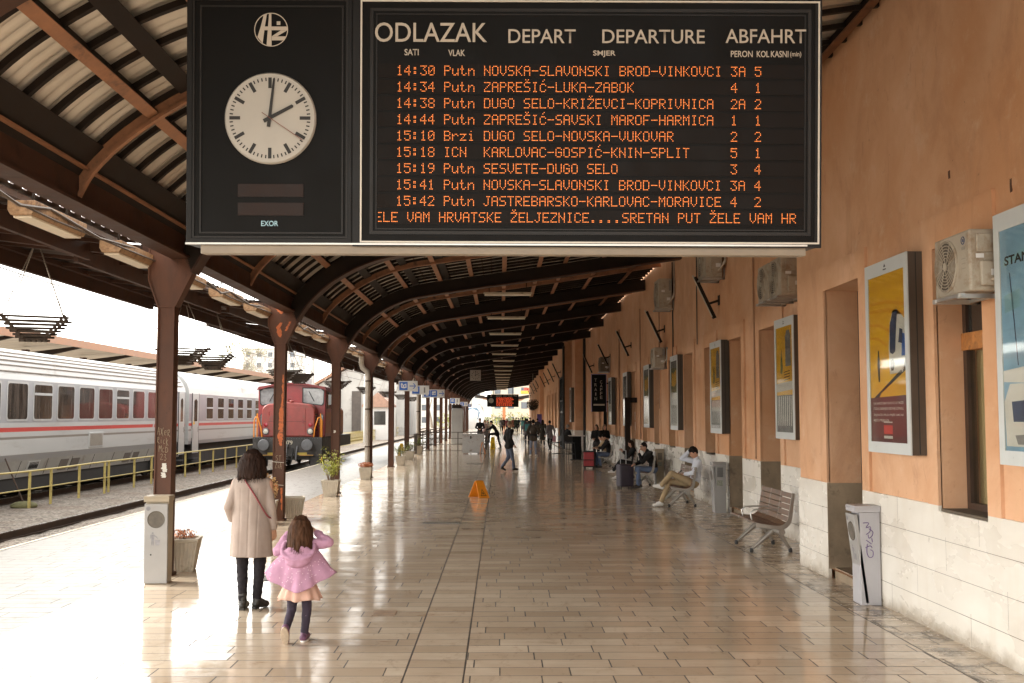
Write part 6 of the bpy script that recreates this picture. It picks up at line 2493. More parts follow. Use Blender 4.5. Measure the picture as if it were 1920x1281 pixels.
def suitcase(loc, rz, label, w, d, h, mat, pockets=None, handle=0.35):
    t = thing("suitcase", label, "suitcase", loc, rz)
    mb = MB()
    mb.box(-w / 2, w / 2, -d / 2, d / 2, 0.05, h)
    mb.build("shell", mat, t, bevel=0.04)
    if pockets:
        for z0, z1 in ((0.09, h * 0.47), (h * 0.51, h * 0.93)):
            mb = MB()
            mb.box(-w * 0.43, w * 0.43, -d / 2 - 0.04, -d / 2 + 0.01, z0, z1)
            mb.build("pocket", pockets, t, bevel=0.025)
    for sx in (-1, 1):
        for sy in (-1, 1):
            mb = MB()
            mb.cyl((sx * w * .36 - 0.015, sy * d * .3, 0.03), (sx * w * .36 + 0.015, sy * d * .3, 0.03), 0.03, None, 12)
            mb.build("wheel", MDARK, t)
    mb = MB()
    mb.tube([(-w * .2, d * .35, h - 0.03), (-w * .2, d * .35, h + handle), (w * .2, d * .35, h + handle), (w * .2, d * .35, h - 0.03)], 0.011, 6)
    mb.build("pull_handle", MRIM, t)
    return t


suitcase((3.38, 40.6, 0), R(-12), "black suitcase with two bright red pockets standing before the seated couple", 0.46, 0.34, 0.66, MDARK, M("red nylon", (0.33, 0.028, 0.032), 0.6, 0, 0.15, 6), 0.30)
suitcase((3.43, 29.5, 0), R(18), "dark plum suitcase with raised white handle beside the man in jeans", 0.42, 0.30, 0.66, M("dark plum shell", (0.035, 0.026, 0.040), 0.45, 0, 0.2, 5), None, 0.37)

# drain gratings let into the floor
MGRATE = M("worn drain grating", (0.13, 0.11, 0.085), 0.6, 0.3, 0.4, 12)
for px0, px1, py, dep, lb in ((793, 864, 981, 0.36, "long metal drain grating in the tiles beside the centre strip"), (490, 520, 1084, 0.5, "metal drain grating between the woman and the girl"),
                              (876, 905, 870, 0.7, "thin dark drain slot across the middle of the platform"), (700, 742, 1150, 0.3, "stained stone floor hatch at the left of the centre strip")):
    a, b = on_z(px0, py), on_z(px1, py)
    t = thing("floor_grating", lb, "drain grating", ((a.x + b.x) / 2, a.y, 0.0))
    w = b.x - a.x
    mb = MB()
    mb.box(-w / 2, w / 2, -dep / 2, dep / 2, -0.02, 0.004)
    hatch = px0 == 700
    mb.build("frame", M("stained stone hatch", (0.30, 0.21, 0.14), 0.5, 0, 0.4, 9) if hatch else MGRATE, t)
    if hatch:
        continue
    mb = MB()
    n = 24
    for i in range(n):
        x = -w / 2 + 0.03 + (w - 0.06) * (i + 0.5) / n
        mb.box(x - 0.35 * w / n * 0.5, x + 0.35 * w / n * 0.5, -dep / 2 + 0.03, dep / 2 - 0.03, 0.004, 0.007)
    mb.build("bars", MSTEEL if px0 != 700 else MGRATE, t)

# ================================================================ BACKGROUND
MBARK = M("grey brown bark", (0.17, 0.135, 0.105), 0.9, 0, 0.3, 4)
MTWIG = M("pale winter twigs", (0.24, 0.20, 0.155), 0.9, 0, 0.3, 4)


def bare_tree(loc, h, seed, label, spring=False):
    t = thing("bare_tree", label, "tree", loc, 0, "leafless trees behind the tracks")
    rng = random.Random(seed)
    tr, tw = MB(), MB()
    leaves = MB()

    def grow(p, d_, l, r, lev):
        n = 3
        pts, rs = [p], [r]
        for i in range(n):
            d_ = (d_ + Vector((rng.uniform(-.2, .2), rng.uniform(-.2, .2), rng.uniform(-.03, .16)))).normalized()
            p = p + d_ * l / n
            pts.append(p)
            rs.append(r * (1 - 0.45 * (i + 1) / n))
        (tr if lev < 2 else tw).tube(pts, rs, 6 if lev < 2 else 3, 0, False)
        if spring and lev >= 3:
            leaf_cloud(leaves, rng, 5, p, (0.5, 0.5, 0.4), 0.12, shell=0)
        if lev < 5:
            for k in range(3 if lev < 4 else 4):
                dd = d_.copy()
                ax = dd.orthogonal().normalized()
                ax.rotate(Matrix.Rotation(rng.uniform(0, 6.28), 3, dd))
                dd.rotate(Matrix.Rotation(rng.uniform(.35, .85), 3, ax))
                q = pts[rng.choice((2, 3, 3))]
                grow(q, dd, l * rng.uniform(.58, .8), max(rs[-1] * rng.uniform(.55, .8), 0.014), lev + 1)
    grow(Vector((0, 0, 0)), Vector((0, 0, 1)), h * 0.36, h * 0.022, 0)
    tr.build("trunk", MBARK, t, smooth=60)
    tw.build("crown", MTWIG, t)
    if spring:
        leaves.build("young_leaves", M("sparse spring leaf", (0.22, 0.20, 0.06), 0.7, 0, 0.4, 1), t, fixn=False)
    else:
        leaves.bm.free()
    return t


for i, (px, Y, h, lb, sp) in enumerate(((500, 120, 12, "leafless tree above the opposite canopy left of the locomotive cab", False), (455, 140, 13, "bushy half-green tree left of the taller bare tree behind the coaches", True),
                                        (210, 70, 8.0, "low bare twigs showing over the canopy between basket and nearest column", False), (590, 130, 12, "pale bare tree directly over the locomotive", False),
                                        (668, 150, 14, "bare tree seen between the third column and the rain pipe", False), (715, 170, 15, "bare tree behind the white hut", False), (765, 190, 15, "bare tree behind the first direction sign", False),
                                        (810, 220, 15, "bare tree seen through the columns under the third sign", False))):
    p = on_y(px, 779, Y)
    bare_tree((p.x, Y, -0.6), h, 11 + i, lb, sp)


def block_building(loc, w, d, h, floors, cols, wallm, label, name="apartment_block", roof=None, win=(1.3, 1.4), rz=0.0):
    t = thing(name, label, "building", loc, rz)
    mb = MB()
    mb.box(-w / 2, w / 2, 0, d, 0, h)
    mb.build("wall", wallm, t)
    mb = MB()
    mb.box(-w / 2 - 0.3, w / 2 + 0.3, -0.3, d + 0.3, h, h + 0.4)
    mb.build("roof", roof or MCONC, t)
    n = 0
    for f in range(floors):
        for c in range(cols):
            if n >= 90:
                break
            x = -w / 2 + w * (c + 0.5) / cols
            z = h * (f + 0.5) / floors
            mb = MB()
            mb.box(x - win[0] / 2, x + win[0] / 2, -0.06, 0.0, z - win[1] / 2, z + win[1] / 2)
            mb.build("window", M("far window", (0.10, 0.11, 0.125), 0.2, 0, 0.4, 0.3), t)
            n += 1
    return t


MFAR1 = M("far pale render", (0.52, 0.50, 0.47), 0.8, 0, 0.08, 0.2)
MFAR2 = M("far warm render", (0.50, 0.42, 0.33), 0.8, 0, 0.1, 0.2)
MFAR3 = M("weathered grey wall", (0.40, 0.385, 0.36), 0.85, 0, 0.18, 0.4, dirt=(0.22, 0.20, 0.18), dscale=0.5)
p = on_y(505, 779, 330)
block_building((p.x, 330, -0.6), 17, 14, 23, 7, 5, MFAR1, "tall pale apartment tower above the opposite canopy")
p = on_y(445, 779, 300)
block_building((p.x, 300, -0.6), 22, 12, 14, 5, 6, M("far bluish glazing", (0.40, 0.44, 0.48), 0.5, 0, 0.2, 0.3), "lower bluish office block left of the pale tower", "office_block")
p = on_y(630, 779, 150)
block_building((p.x, 150, -0.6), 1.6, 1.6, 13, 1, 1, MFAR1, "slender pale chimney tower right of the second column", "chimney_tower", win=(.5, .8))
# graffiti-covered warehouse along the far side of the tracks
t = thing("warehouse", "long weathered grey warehouse covered in graffiti beyond the opposite tracks", "warehouse", (-25.5, 0, -0.6))
mb = MB()
mb.box(-14, 0, 84, 175, 0, 6.0)
mb.build("wall", MFAR3, t)
mb = MB()
mb.box(-14.5, 0.5, 83.5, 175.5, 6.0, 6.5)
mb.build("roof", MSTEEL_BROWN, t)
for k in range(10):
    mb = MB()
    mb.box(-0.02, 0.25, 86 + 8 * k, 86.6 + 8 * k, 0, 6.0)
    mb.build("pilaster", MFAR1, t)
    mb = MB()
    mb.box(-0.02, 0.06, 88 + 8 * k, 91.5 + 8 * k, 2.6, 5.2)
    mb.build("window", M("far window", (0.10, 0.11, 0.125), 0.2), t)
    mb = MB()
    rng = random.Random(k)
    for j in range(16):
        y, z = 87 + 8 * k + 0.42 * j, rng.uniform(0.4, 1.3)
        pts = catmull([(0.05, y, z), (0.05, y + rng.uniform(0, .5), z + rng.uniform(.2, .9)), (0.05, y + rng.uniform(.1, .7), z + rng.uniform(0, .6)), (0.05, y + rng.uniform(.2, .9), z - rng.uniform(.1, .4))], 4)
        mb.tube(pts, 0.06, 4, j % 3)
    mb.build("graffiti", (M("teal spray", (0.14, 0.27, 0.28), 0.8), MINK, M("pink spray", (0.42, 0.22, 0.26), 0.8)), t)
# gabled front of the warehouse that faces the camera
t = thing("gabled_shed", "old gabled shed with graffiti panels facing the camera beyond the picket fence", "shed", (-16.2, 128, -0.5))
mb = MB()
mb.prism([(-5.5, 0), (5.2, 0), (5.2, 6.2), (0, 9.2), (-5.5, 6.2)], 'y', 0, 14)
mb.build("wall", MFAR3, t)
mb = MB()
mb.prism([(-6.1, 5.95), (0, 9.45), (5.8, 5.95), (5.8, 6.3), (0, 9.85), (-6.1, 6.3)], 'y', -0.6, 14.4)
mb.build("roof", M("rust roof edge", (0.30, 0.16, 0.10), 0.8, 0, 0.3, 1), t)
for x in (-3.4, -1.0):
    mb = MB()
    mb.box(x - 0.55, x + 0.55, -0.08, 0.02, 0.1, 5.4)
    mb.build("dark_doorway", M("dark old door", (0.09, 0.075, 0.065), 0.8, 0, 0.3, 1.5), t)
mb = MB()
mb.box(0.4, 3.8, -0.05, 0.01, 0.1, 3.0)
o = mb.build("mural_panel", M("teal mural", (0.30, 0.42, 0.42), 0.8, 0, 0.35, 0.9, dirt=(0.55, 0.52, 0.48), dscale=0.9, dlev=(0.5, 0.6)), t)
mb = MB()
rng = random.Random(4)
for j in range(14):
    x, z = rng.uniform(.6, 3.4), rng.uniform(.4, 2.2)
    mb.tube(catmull([(x, -0.07, z), (x + rng.uniform(-.4, .4), -0.07, z + .5), (x + rng.uniform(-.5, .5), -0.07, z + .2), (x + rng.uniform(-.3, .3), -0.07, z - .3)], 4), 0.05, 4)
mb.build("graffiti", MINK, o)
t = thing("guard_hut", "small white trackside hut with brown roof and dark window beyond the picket fence", "hut", (-11.9, 104, -0.4))
mb = MB()
mb.box(-1.1, 1.1, 0, 2.6, 0, 3.2)
mb.build("wall", MPWHITE, t)
mb = MB()
mb.prism([(-1.5, 3.2), (1.5, 3.2), (1.5, 3.4), (0, 4.6), (-1.5, 3.4)], 'y', -0.5, 3.0)
mb.build("roof", M("hut roof pink brown", (0.36, 0.22, 0.16), 0.8), t)
mb = MB()
mb.box(-0.35, 0.75, -0.05, 0.0, 1.5, 2.8)
mb.build("window", MGLASS_DK, t)
mb = MB()
mb.box(-1.0, -0.45, -0.05, 0.0, 0.05, 2.4)
mb.build("door", MCG, t)
# catenary masts and wires
for i, (x, y) in enumerate(((-11.6, 66), (-11.6, 92), (-11.6, 118), (-11.6, 146), (-7.9, 170))):
    t = thing("catenary_mast", "pale concrete overhead-line mast, " + ORD[i] + " along the tracks", "mast", (x, y, -0.4), 0, "overhead line masts")
    mb = MB()
    mb.tube([(0, 0, 0), (0, 0, 8.6)], [0.17, 0.12], 10)
    mb.build("mast", MFAR1, t, smooth=50)
    mb = MB()
    mb.tube([(0, 0, 7.0), (2.7, 0, 7.3)], 0.04, 6)
    mb.tube([(0, 0, 7.9), (2.7, 0, 7.3)], 0.025, 6)
    mb.tube([(0, 0, 7.0), (-2.7, 0, 7.3)], 0.04, 6)
    mb.build("bracket_arm", MSTEEL_DARK, t)
for x, lb in ((-8.9, "overhead contact wires above the near track"), (-14.35, "overhead contact wires above the coach track")):
    t = thing("overhead_wire", lb, "wire", (x, 0, 0))
    for z in (5.6, 6.8):
        mb = MB()
        mb.tube([(0.15 * sin(k), 10 + 14 * k, z + (0.35 if (k % 2 and z > 6) else 0)) for k in range(14)], 0.014, 4)
        mb.build("wire", MRUB, t)
# end of the platform: V-roofed shelter, streamlined train nose, hedge, houses
t = thing("end_shelter", "V-roofed brown shelter with orange posts beyond the far end of the platform", "shelter", (0.6, 166, 0))
mb = MB()
mb.prism([(-4.6, 5.2), (-4.6, 5.0), (0, 4.2), (4.9, 5.1), (4.9, 5.35), (0, 4.6)], 'y', 0, 18)
mb.build("roof", MSTEEL_DARK, t)
mb = MB()
mb.prism([(-3.6, 4.75), (0, 4.15), (3.2, 4.6), (0.3, 3.7), (-0.3, 3.7)], 'y', 0.3, 17)
mb.build("soffit", MPURLIN, t)
for y in (0.6, 9, 16):
    mb = MB()
    mb.box(-0.22, 0.22, y, y + 0.35, 0, 3.9)
    mb.build("post", M("orange brown post", (0.42, 0.16, 0.06), 0.6), t)
for i, (x0, x1, z0, z1, c_) in enumerate(((2.6, 4.9, 5.36, 5.85, (0.75, 0.38, 0.05)), (3.1, 4.4, 5.9, 6.3, (0.62, 0.07, 0.04)))):
    mb = MB()
    mb.box(x0, x1, 1.0, 1.2, z0, z1)
    mb.build("rooftop_sign", M("rooftop sign %s" % ("orange", "red")[i], c_, 0.5), t)
t = thing("parked_train", "white streamlined train nose with blue-grey windscreen at the far end of the platform", "train", (-4.0, 152, -0.3))
mb = MB()
ring = []
for y, hw, zt in ((0, .55, 1.6), (.3, .95, 2.3), (.9, 1.25, 3.1), (1.8, 1.4, 3.7), (3.2, 1.45, 4.0), (24, 1.45, 4.0)):
    ring.append([(hw * cos(a) * (1 if z_ else 1), y, z) for a, z, z_ in [(pi, .3, 1), (pi, zt * .7, 1), (pi * .75, zt * .93, 1), (pi / 2, zt, 1), (pi * .25, zt * .93, 1), (0, zt * .7, 1), (0, .3, 1)]])
mb.rings(ring, True, True)
mb.build("body", MCW, t, smooth=45)
mb = MB()
mb.poly([(-.85, .22, 1.75), (.85, .22, 1.75), (1.1, .82, 2.7), (.7, 1.25, 3.35), (-.7, 1.25, 3.35), (-1.1, .82, 2.7)])
o = mb.build("windscreen", M("blue grey windscreen", (0.12, 0.18, 0.24), 0.1), t)
md = o.modifiers.new("thick", 'SOLIDIFY')
md.thickness = 0.06
md.offset = 0
t = thing("low_hedge", "yellow-green hedge behind the far end of the platform", "hedge", (4, 200, -0.4))
mb = MB()
rng = random.Random(9)
for i in range(14):
    leaf_cloud(mb, rng, 260, (-14 + 2.2 * i, rng.uniform(-1, 1), 1.2), (2.0, 1.5, 1.5 + rng.uniform(0, .8)), 0.22, shell=0.1, mi=i % 2)
mb.build("foliage", (M("hedge yellow green", (0.24, 0.23, 0.05), 0.7, 0, 0.4, 0.6), M("hedge olive", (0.16, 0.17, 0.06), 0.7, 0, 0.4, 0.6)), t, fixn=False)
block_building((8, 230, -0.6), 20, 12, 9.5, 3, 7, MFAR2, "low warm-toned house row beyond the far end of the platform", "house_row", M("brown tiles", (0.25, 0.15, 0.10), 0.8))
block_building((-12, 260, -0.6), 16, 12, 12, 4, 5, MFAR1, "pale grey house beyond the streamlined train", "town_house", M("brown tiles", (0.25, 0.15, 0.10), 0.8))
block_building((-60, 240, -0.6), 40, 14, 9, 3, 12, MFAR2, "long low warm building far behind the opposite platform", "depot_building")

t = thing("stone_pillar", "thick pale concrete pillar rising behind the stair railing", "pillar", (-3.05, 76, 0))
mb = MB()
mb.rings([[(sx * hw, sy * hw, z) for sx, sy in ((-1, -1), (1, -1), (1, 1), (-1, 1))] for hw, z in ((0.42, 0), (0.40, 2.35), (0.34, 2.5))], True, True)
mb.build("shaft", MFAR3, t, bevel=0.03)
mb = MB()
mb.box(-0.36, 0.3, -0.3, 0.3, 2.5, 2.75)
mb.build("dark_cap", MSTEEL_DARK, t)
t = thing("purple_sign", "small purple panel sign standing by the farthest ochre pilaster", "sign", (3.32, 90.5, 1.15))
mb = MB()
mb.box(-0.2, 0.2, -0.03, 0.03, 0, 0.95)
mb.build("panel", M("purple panel", (0.06, 0.035, 0.17), 0.5), t)
mb = MB()
mb.box(-0.03, 0.03, 0.03, 0.07, -1.15, 0.9)
mb.build("post", MSTEEL_DARK, t)
t = thing("hanging_flower_basket", "dark bushy flower basket hanging by the far end of the ochre wall", "hanging basket", (3.05, 100, 3.0))
mb = MB()
leaf_cloud(mb, random.Random(5), 500, (0, 0, 0), (.6, .6, .55), 0.09, shell=0.1)
mb.build("foliage", M("dark brown foliage", (0.07, 0.05, 0.03), 0.8, 0, 0.4, 6), t, fixn=False)
mb = MB()
mb.lathe([(0.05, -0.5), (0.3, -0.4), (0.42, -0.1), (0.38, -0.1)], (0, 0, 0), 14)
mb.build("bowl", MSTEEL_DARK, t)
mb = MB()
mb.tube([(0, 0, 0.2), (0, 0, 2.9)], 0.015, 5)
mb.build("chain", MCHAIN, t)
# ================================================================ PEOPLE
def cloth(name, rgb, var=0.16, scale=9.0, bmp=0.35, bscale=14, rough=0.88):
    return M(name, rgb, rough, 0, var, scale, bmp, bscale, spec=0.2)


MSKIN = M("skin", (0.50, 0.27, 0.175), 0.5, 0, 0.08, 12, 0.04, 80)
MHAIRD = M("dark brown hair", (0.024, 0.012, 0.008), 0.72, 0, 0.55, 26, 0.3, 40, stretch=(1, 1, 0.10), spec=0.12)
MHAIRB = M("chestnut brown hair", (0.062, 0.029, 0.015), 0.7, 0, 0.55, 26, 0.3, 40, stretch=(1, 1, 0.10), spec=0.12)
MHAIRK = M("black hair", (0.012, 0.009, 0.008), 0.7, 0, 0.5, 30, 0.3, 40, spec=0.12)
MHAIRG = M("sandy hair", (0.20, 0.13, 0.07), 0.55, 0, 0.4, 30, 0.4, 40)
CBLACK = cloth("black jacket cloth", (0.016, 0.015, 0.015))
CCHAR = cloth("charcoal cloth", (0.035, 0.033, 0.034))
CJEAN = cloth("blue denim", (0.105, 0.135, 0.21), 0.25, 6)
CJEAND = cloth("slate denim", (0.10, 0.115, 0.155), 0.25, 6)
CDARKJ = cloth("near-black denim", (0.020, 0.017, 0.020), 0.25, 8)
CKHAKI = cloth("khaki cotton", (0.36, 0.265, 0.155), 0.14, 6)
CSHIRT = cloth("pale blue-white shirt", (0.60, 0.62, 0.68), 0.07, 8)
CBEIGE = cloth("beige wool", (0.345, 0.275, 0.235), 0.06, 12, .2)
CSAND = cloth("sand knitwear", (0.38, 0.27, 0.16), 0.12, 12)
CPINK = cloth("lilac pink jacket", (0.44, 0.24, 0.335), 0.10, 10)
CPEACH = cloth("peach frill", (0.58, 0.36, 0.28), 0.08, 10)
MSHOEW = M("white trainer", (0.66, 0.63, 0.59), 0.55, 0, 0.08, 12)
MSHOEK = M("black shoe leather", (0.020, 0.017, 0.015), 0.4, 0, 0.2, 12)
MSOLE = M("beige rubber sole", (0.42, 0.33, 0.24), 0.7, 0, 0.2, 20)


def remesh(mb, voxel, it=5):
    me = mb.mesh("blend")
    o = bpy.data.objects.new("blend", me)
    r = o.modifiers.new("r", 'REMESH')
    r.mode = 'VOXEL'
    r.voxel_size = voxel
    s = o.modifiers.new("s", 'SMOOTH')
    s.factor = 0.5
    s.iterations = it
    out = evaluated(o)
    bpy.data.meshes.remove(me)
    out.materials.clear()
    out.polygons.foreach_set("use_smooth", [True] * len(out.polygons))
    return out


def rumple(me, amp, scale, seed=0, zmul=1.0):
    from mathutils import noise as mn
    n = len(me.vertices)
    co, no = [0.0] * (3 * n), [0.0] * (3 * n)
    me.vertices.foreach_get("co", co)
    me.vertices.foreach_get("normal", no)
    for i in range(0, 3 * n, 3):
        p = Vector((co[i] * scale + seed, co[i + 1] * scale, co[i + 2] * scale * zmul))
        k = mn.noise(p) * amp + mn.noise(p * 2.3) * amp * 0.4
        co[i] += no[i] * k
        co[i + 1] += no[i + 1] * k
        co[i + 2] += no[i + 2] * k
    me.vertices.foreach_set("co", co)
    me.update()
    return me


def V(*a):
    return Vector(a)


STAND = dict(pel=(0, 0, .93), wst=(0, .0, 1.09), chs=(0, 0, 1.27), nck=(0, -.01, 1.47), hed=(0, .02, 1.625),
             shL=(-.175, 0, 1.41), elL=(-.225, -.03, 1.14), wrL=(-.235, .05, .90), shR=(.175, 0, 1.41), elR=(.225, -.03, 1.14), wrR=(.235, .05, .90),
             hiL=(-.09, 0, .91), knL=(-.095, .03, .50), anL=(-.10, 0, .085), toL=(-.11, .15, .035), hiR=(.09, 0, .91), knR=(.095, .03, .50), anR=(.10, 0, .085), toR=(.11, .15, .035),
             face=(0, 1, 0), hup=(0, 0, 1))
SIT = dict(STAND, pel=(0, 0, .53), wst=(0, -.03, .69), chs=(0, -.03, .86), nck=(0, -.02, 1.06), hed=(0, .03, 1.21), shL=(-.175, -.03, 1.0), shR=(.175, -.03, 1.0),
           elL=(-.22, .05, .76), wrL=(-.14, .28, .66), elR=(.22, .05, .76), wrR=(.14, .28, .66), hiL=(-.09, .02, .50), knL=(-.12, .44, .52), anL=(-.12, .42, .09), toL=(-.13, .57, .035),
           hiR=(.09, .02, .50), knR=(.12, .44, .52), anR=(.12, .42, .09), toR=(.13, .57, .035))


def pose(base, **k):
    d_ = dict(base)
    d_.update(k)
    return d_


def hand(mb, wr, dr, pn, side, s, curl=0.5, r=0.0095):
    """palm + four fingers of unequal length bent at the knuckles + a thumb from the side of the palm"""
    dr = dr.normalized()
    pn = (pn - dr * pn.dot(dr)).normalized()
    sd = dr.cross(pn) * side
    for i, (o, L) in enumerate(((-.030, .068), (-.010, .076), (.010, .071), (.029, .056))):
        k = wr + dr * .088 * s + sd * o * s
        mb.capsule(wr + sd * o * .55 * s + dr * .012 * s, k, .014 * s, .0115 * s, 8)
        a = (dr * cos(curl * .6) + pn * sin(curl * .6))
        m = k + a * L * .5 * s
        mb.capsule(k, m, r * 1.05 * s, r * s, 8)
        a2 = (dr * cos(curl * 1.6) + pn * sin(curl * 1.6))
        mb.capsule(m, m + a2 * L * .5 * s, r * s, r * .85 * s, 8)
    t0 = wr + dr * .025 * s - sd * .03 * s
    t1 = t0 + (dr * .6 - sd * .75 + pn * .25).normalized() * .042 * s
    mb.capsule(t0, t1, .0125 * s, .0105 * s, 8)
    mb.capsule(t1, t1 + (dr * .9 - sd * .2 + pn * .35).normalized() * .032 * s, .0105 * s, .009 * s, 8)


def frame_of(up, right):
    up = Vector(up).normalized()
    x = Vector(right)
    x = (x - up * x.dot(up)).normalized()
    y = up.cross(x)
    return Matrix((x, y, up)).transposed()


def person(label, loc, rz, J, top, bot, shoe, hair, hmat, h=1.75, vox=0.013, group=None, sleeve=True, fat=1.0, topfat=0.0, hem=0.0, bare_leg=False,
           curl=(0.5, 0.5), palm=None, face=True, extras=None, topname="jacket", botname="trousers", skin=None):
    t = thing("person", label, "person", loc, rz, group)
    s = h / 1.75
    j = {k: Vector(v) * (1 if k in ('face', 'hup') else s) for k, v in J.items()}
    up = j['nck'] - j['pel']
    right = (j['shR'] - j['shL'])
    F = frame_of(up, right)
    Fp = frame_of(j['wst'] - j['pel'] + Vector((0, 0, .05)), j['hiR'] - j['hiL'])
    fd = j['face'].normalized()
    hu = (j['hup'] - fd * j['hup'].dot(fd)).normalized()
    H = Matrix((fd.cross(hu), fd, hu)).transposed()
    hed = j['hed']
    S3 = lambda a, b, c: (a * s * fat, b * s * fat, c * s)
    # --- body (continuous skin surface)
    b = MB()
    b.ball(j['pel'], S3(.145, .10, .11), 14, 10, 0, Fp)
    b.ball(j['wst'], S3(.12, .088, .14), 14, 10, 0, F)
    b.ball(j['chs'], S3(.145, .098, .17), 14, 10, 0, F)
    b.capsule(j['shL'], j['shR'], .052 * s)
    b.capsule(j['nck'] - up.normalized() * .04 * s, hed - hu * .06 * s - fd * .01 * s, .052 * s, .05 * s)
    b.ball(hed, (.073 * s, .092 * s, .112 * s), 18, 14, 0, H)
    b.ball(hed + fd * .028 * s - hu * .055 * s, (.055 * s, .060 * s, .058 * s), 14, 10, 0, H)
    b.ball(hed + fd * .094 * s - hu * .012 * s, (.011 * s, .016 * s, .022 * s), 10, 8, 0, H)
    b.ball(hed + fd * .086 * s - hu * .060 * s, (.022 * s, .010 * s, .010 * s), 10, 8, 0, H)
    for sg in (-1, 1):
        b.ball(hed + H @ Vector((sg * .075 * s, -.008 * s, -.01 * s)), (.010 * s, .020 * s, .030 * s), 8, 6, 0, H)
    palm = palm or {}
    for sd, sg in (('L', -1), ('R', 1)):
        b.capsule(j['sh' + sd], j['el' + sd], .050 * s, .040 * s)
        b.capsule(j['el' + sd], j['wr' + sd], .040 * s, .026 * s)
        fdv = (j['wr' + sd] - j['el' + sd]).normalized()
        pn = Vector(palm.get(sd, (0.0, 0.0, 0.0)))
        if pn.length < .1:
            pn = Vector((-sg * 0.8, 0.5, 0)) if abs(fdv.z) > .6 else Vector((0, 0, -1))
        hand(b, j['wr' + sd] + fdv * .01, Vector(palm.get('d' + sd, fdv)), pn, sg, s, curl[0 if sd == 'L' else 1], max(.0095, vox * .85 / s))
        b.capsule(j['hi' + sd], j['kn' + sd], .080 * s * fat, .054 * s)
        b.capsule(j['kn' + sd] * .72 + j['an' + sd] * .28 - Vector((0, .012, 0)), j['an' + sd], .054 * s, .036 * s)
        b.capsule(j['kn' + sd], j['an' + sd], .052 * s, .036 * s)
        b.capsule(j['an' + sd], j['to' + sd], .034 * s, .026 * s)
    link("body", remesh(b, vox, 3), skin or MSKIN, t)
    # --- clothing
    c = MB()
    g = .016 * s + topfat
    c.ball(j['wst'] * .5 + j['pel'] * .5, (.142 * s * fat + g, .105 * s * fat + g, .15 * s), 14, 10, 0, Fp)
    c.ball(j['wst'], (.125 * s * fat + g, .092 * s * fat + g, .16 * s), 14, 10, 0, F)
    c.ball(j['chs'], (.150 * s * fat + g, .100 * s * fat + g, .18 * s), 14, 10, 0, F)
    c.capsule(j['shL'], j['shR'], .058 * s + g * .5)
    c.capsule(j['nck'] - up.normalized() * .06 * s, j['nck'] + up.normalized() * .015 * s, .072 * s, .064 * s)
    if hem:
        lo = j['pel'] - Vector((0, 0, hem * s))
        c.capsule(j['pel'] + Vector((-.06 * s, 0, 0)), lo + Vector((-.075 * s, 0, 0)), .105 * s + g * .6, .115 * s + g * .6)
        c.capsule(j['pel'] + Vector((.06 * s, 0, 0)), lo + Vector((.075 * s, 0, 0)), .105 * s + g * .6, .115 * s + g * .6)
        c.capsule(j['pel'], lo, .12 * s, .125 * s)
    for sd in 'LR':
        c.capsule(j['sh' + sd], j['el' + sd], .060 * s + g * .5, .050 * s + g * .4)
        if sleeve:
            e = j['el' + sd].lerp(j['wr' + sd], .93)
            c.capsule(j['el' + sd], e, .050 * s + g * .4, .036 * s + g * .3)
    link(topname, rumple(remesh(c, vox, 4), .007, 16, len(label), 1.6), top, t)
    c = MB()
    g = .014 * s
    c.ball(j['pel'], (.150 * s * fat + g * .6, .108 * s * fat + g * .6, .12 * s), 14, 10, 0, Fp)
    for sd in 'LR':
        kn, an = j['kn' + sd], j['an' + sd]
        c.capsule(j['hi' + sd], kn, .086 * s * fat + g * .5, .060 * s + g * .5)
        if not bare_leg:
            e = kn.lerp(an, .94)
            c.capsule(kn, e, .060 * s + g * .5, .046 * s + g * .5)
    link(botname, rumple(remesh(c, vox, 4), .006, 14, len(label) * 2, 1.0), bot, t)
    for sd in 'LR':
        c = MB()
        an, to = j['an' + sd], j['to' + sd]
        dr = (to - an)
        fl = Vector((dr.x, dr.y, dr.z * .4)).normalized()
        heel = an - fl * .035 * s - Vector((0, 0, .040 * s)) + Vector((0, 0, dr.z + .05 * s)) * 0
        c.capsule(heel, to, .036 * s, .034 * s)
        c.capsule(an, an * .5 + to * .5, .045 * s, .040 * s)
        c.capsule(an, an + (j['kn' + sd] - an).normalized() * .03 * s, .046 * s, .046 * s)
        me = remesh(c, vox * .8, 2)
        link("shoe", me, shoe, t)
    # --- hair
    if hair:
        c = MB()
        rg = random.Random(len(label))
        c.ball(hed + H @ Vector((0, -.016, .022)) * s, (.081 * s, .096 * s, .108 * s), 16, 12, 0, H)
        if hair in ('tousled',):
            for i in range(26):
                a, e = rg.uniform(0, 6.28), rg.uniform(.15, 1.3)
                p = Vector((cos(a) * cos(e) * .078, sin(a) * cos(e) * .09 - .012, sin(e) * .12 + .012))
                c.ball(hed + H @ p * s, .022 * s, 8, 6)
            c.ball(hed + H @ Vector((0, .05, .085)) * s, (.06 * s, .04 * s, .03 * s), 10, 8, 0, H)
        elif hair in ('long', 'bob'):
            dn = .24 if hair == 'long' else .14
            for i in range(9):
                a = pi + pi * (i - 0) / 8 * 1.0
                p = Vector((cos(a) * .072, sin(a) * .07 - .014, -.01))
                q = Vector((cos(a) * .080, sin(a) * .065 - .035, -dn - rg.uniform(0, .03)))
                base = hed + H @ p * s
                end = hed + H @ Vector((p.x, p.y, 0)) * s + Vector((0, 0, -dn - rg.uniform(0, .03))) * s - fd * .03 * s
                c.capsule(base, end, .032 * s, .020 * s, 8)
        me = remesh(c, min(vox, .012), 2)
        link("hair", rumple(me, .006, 40, 3), hmat, t)
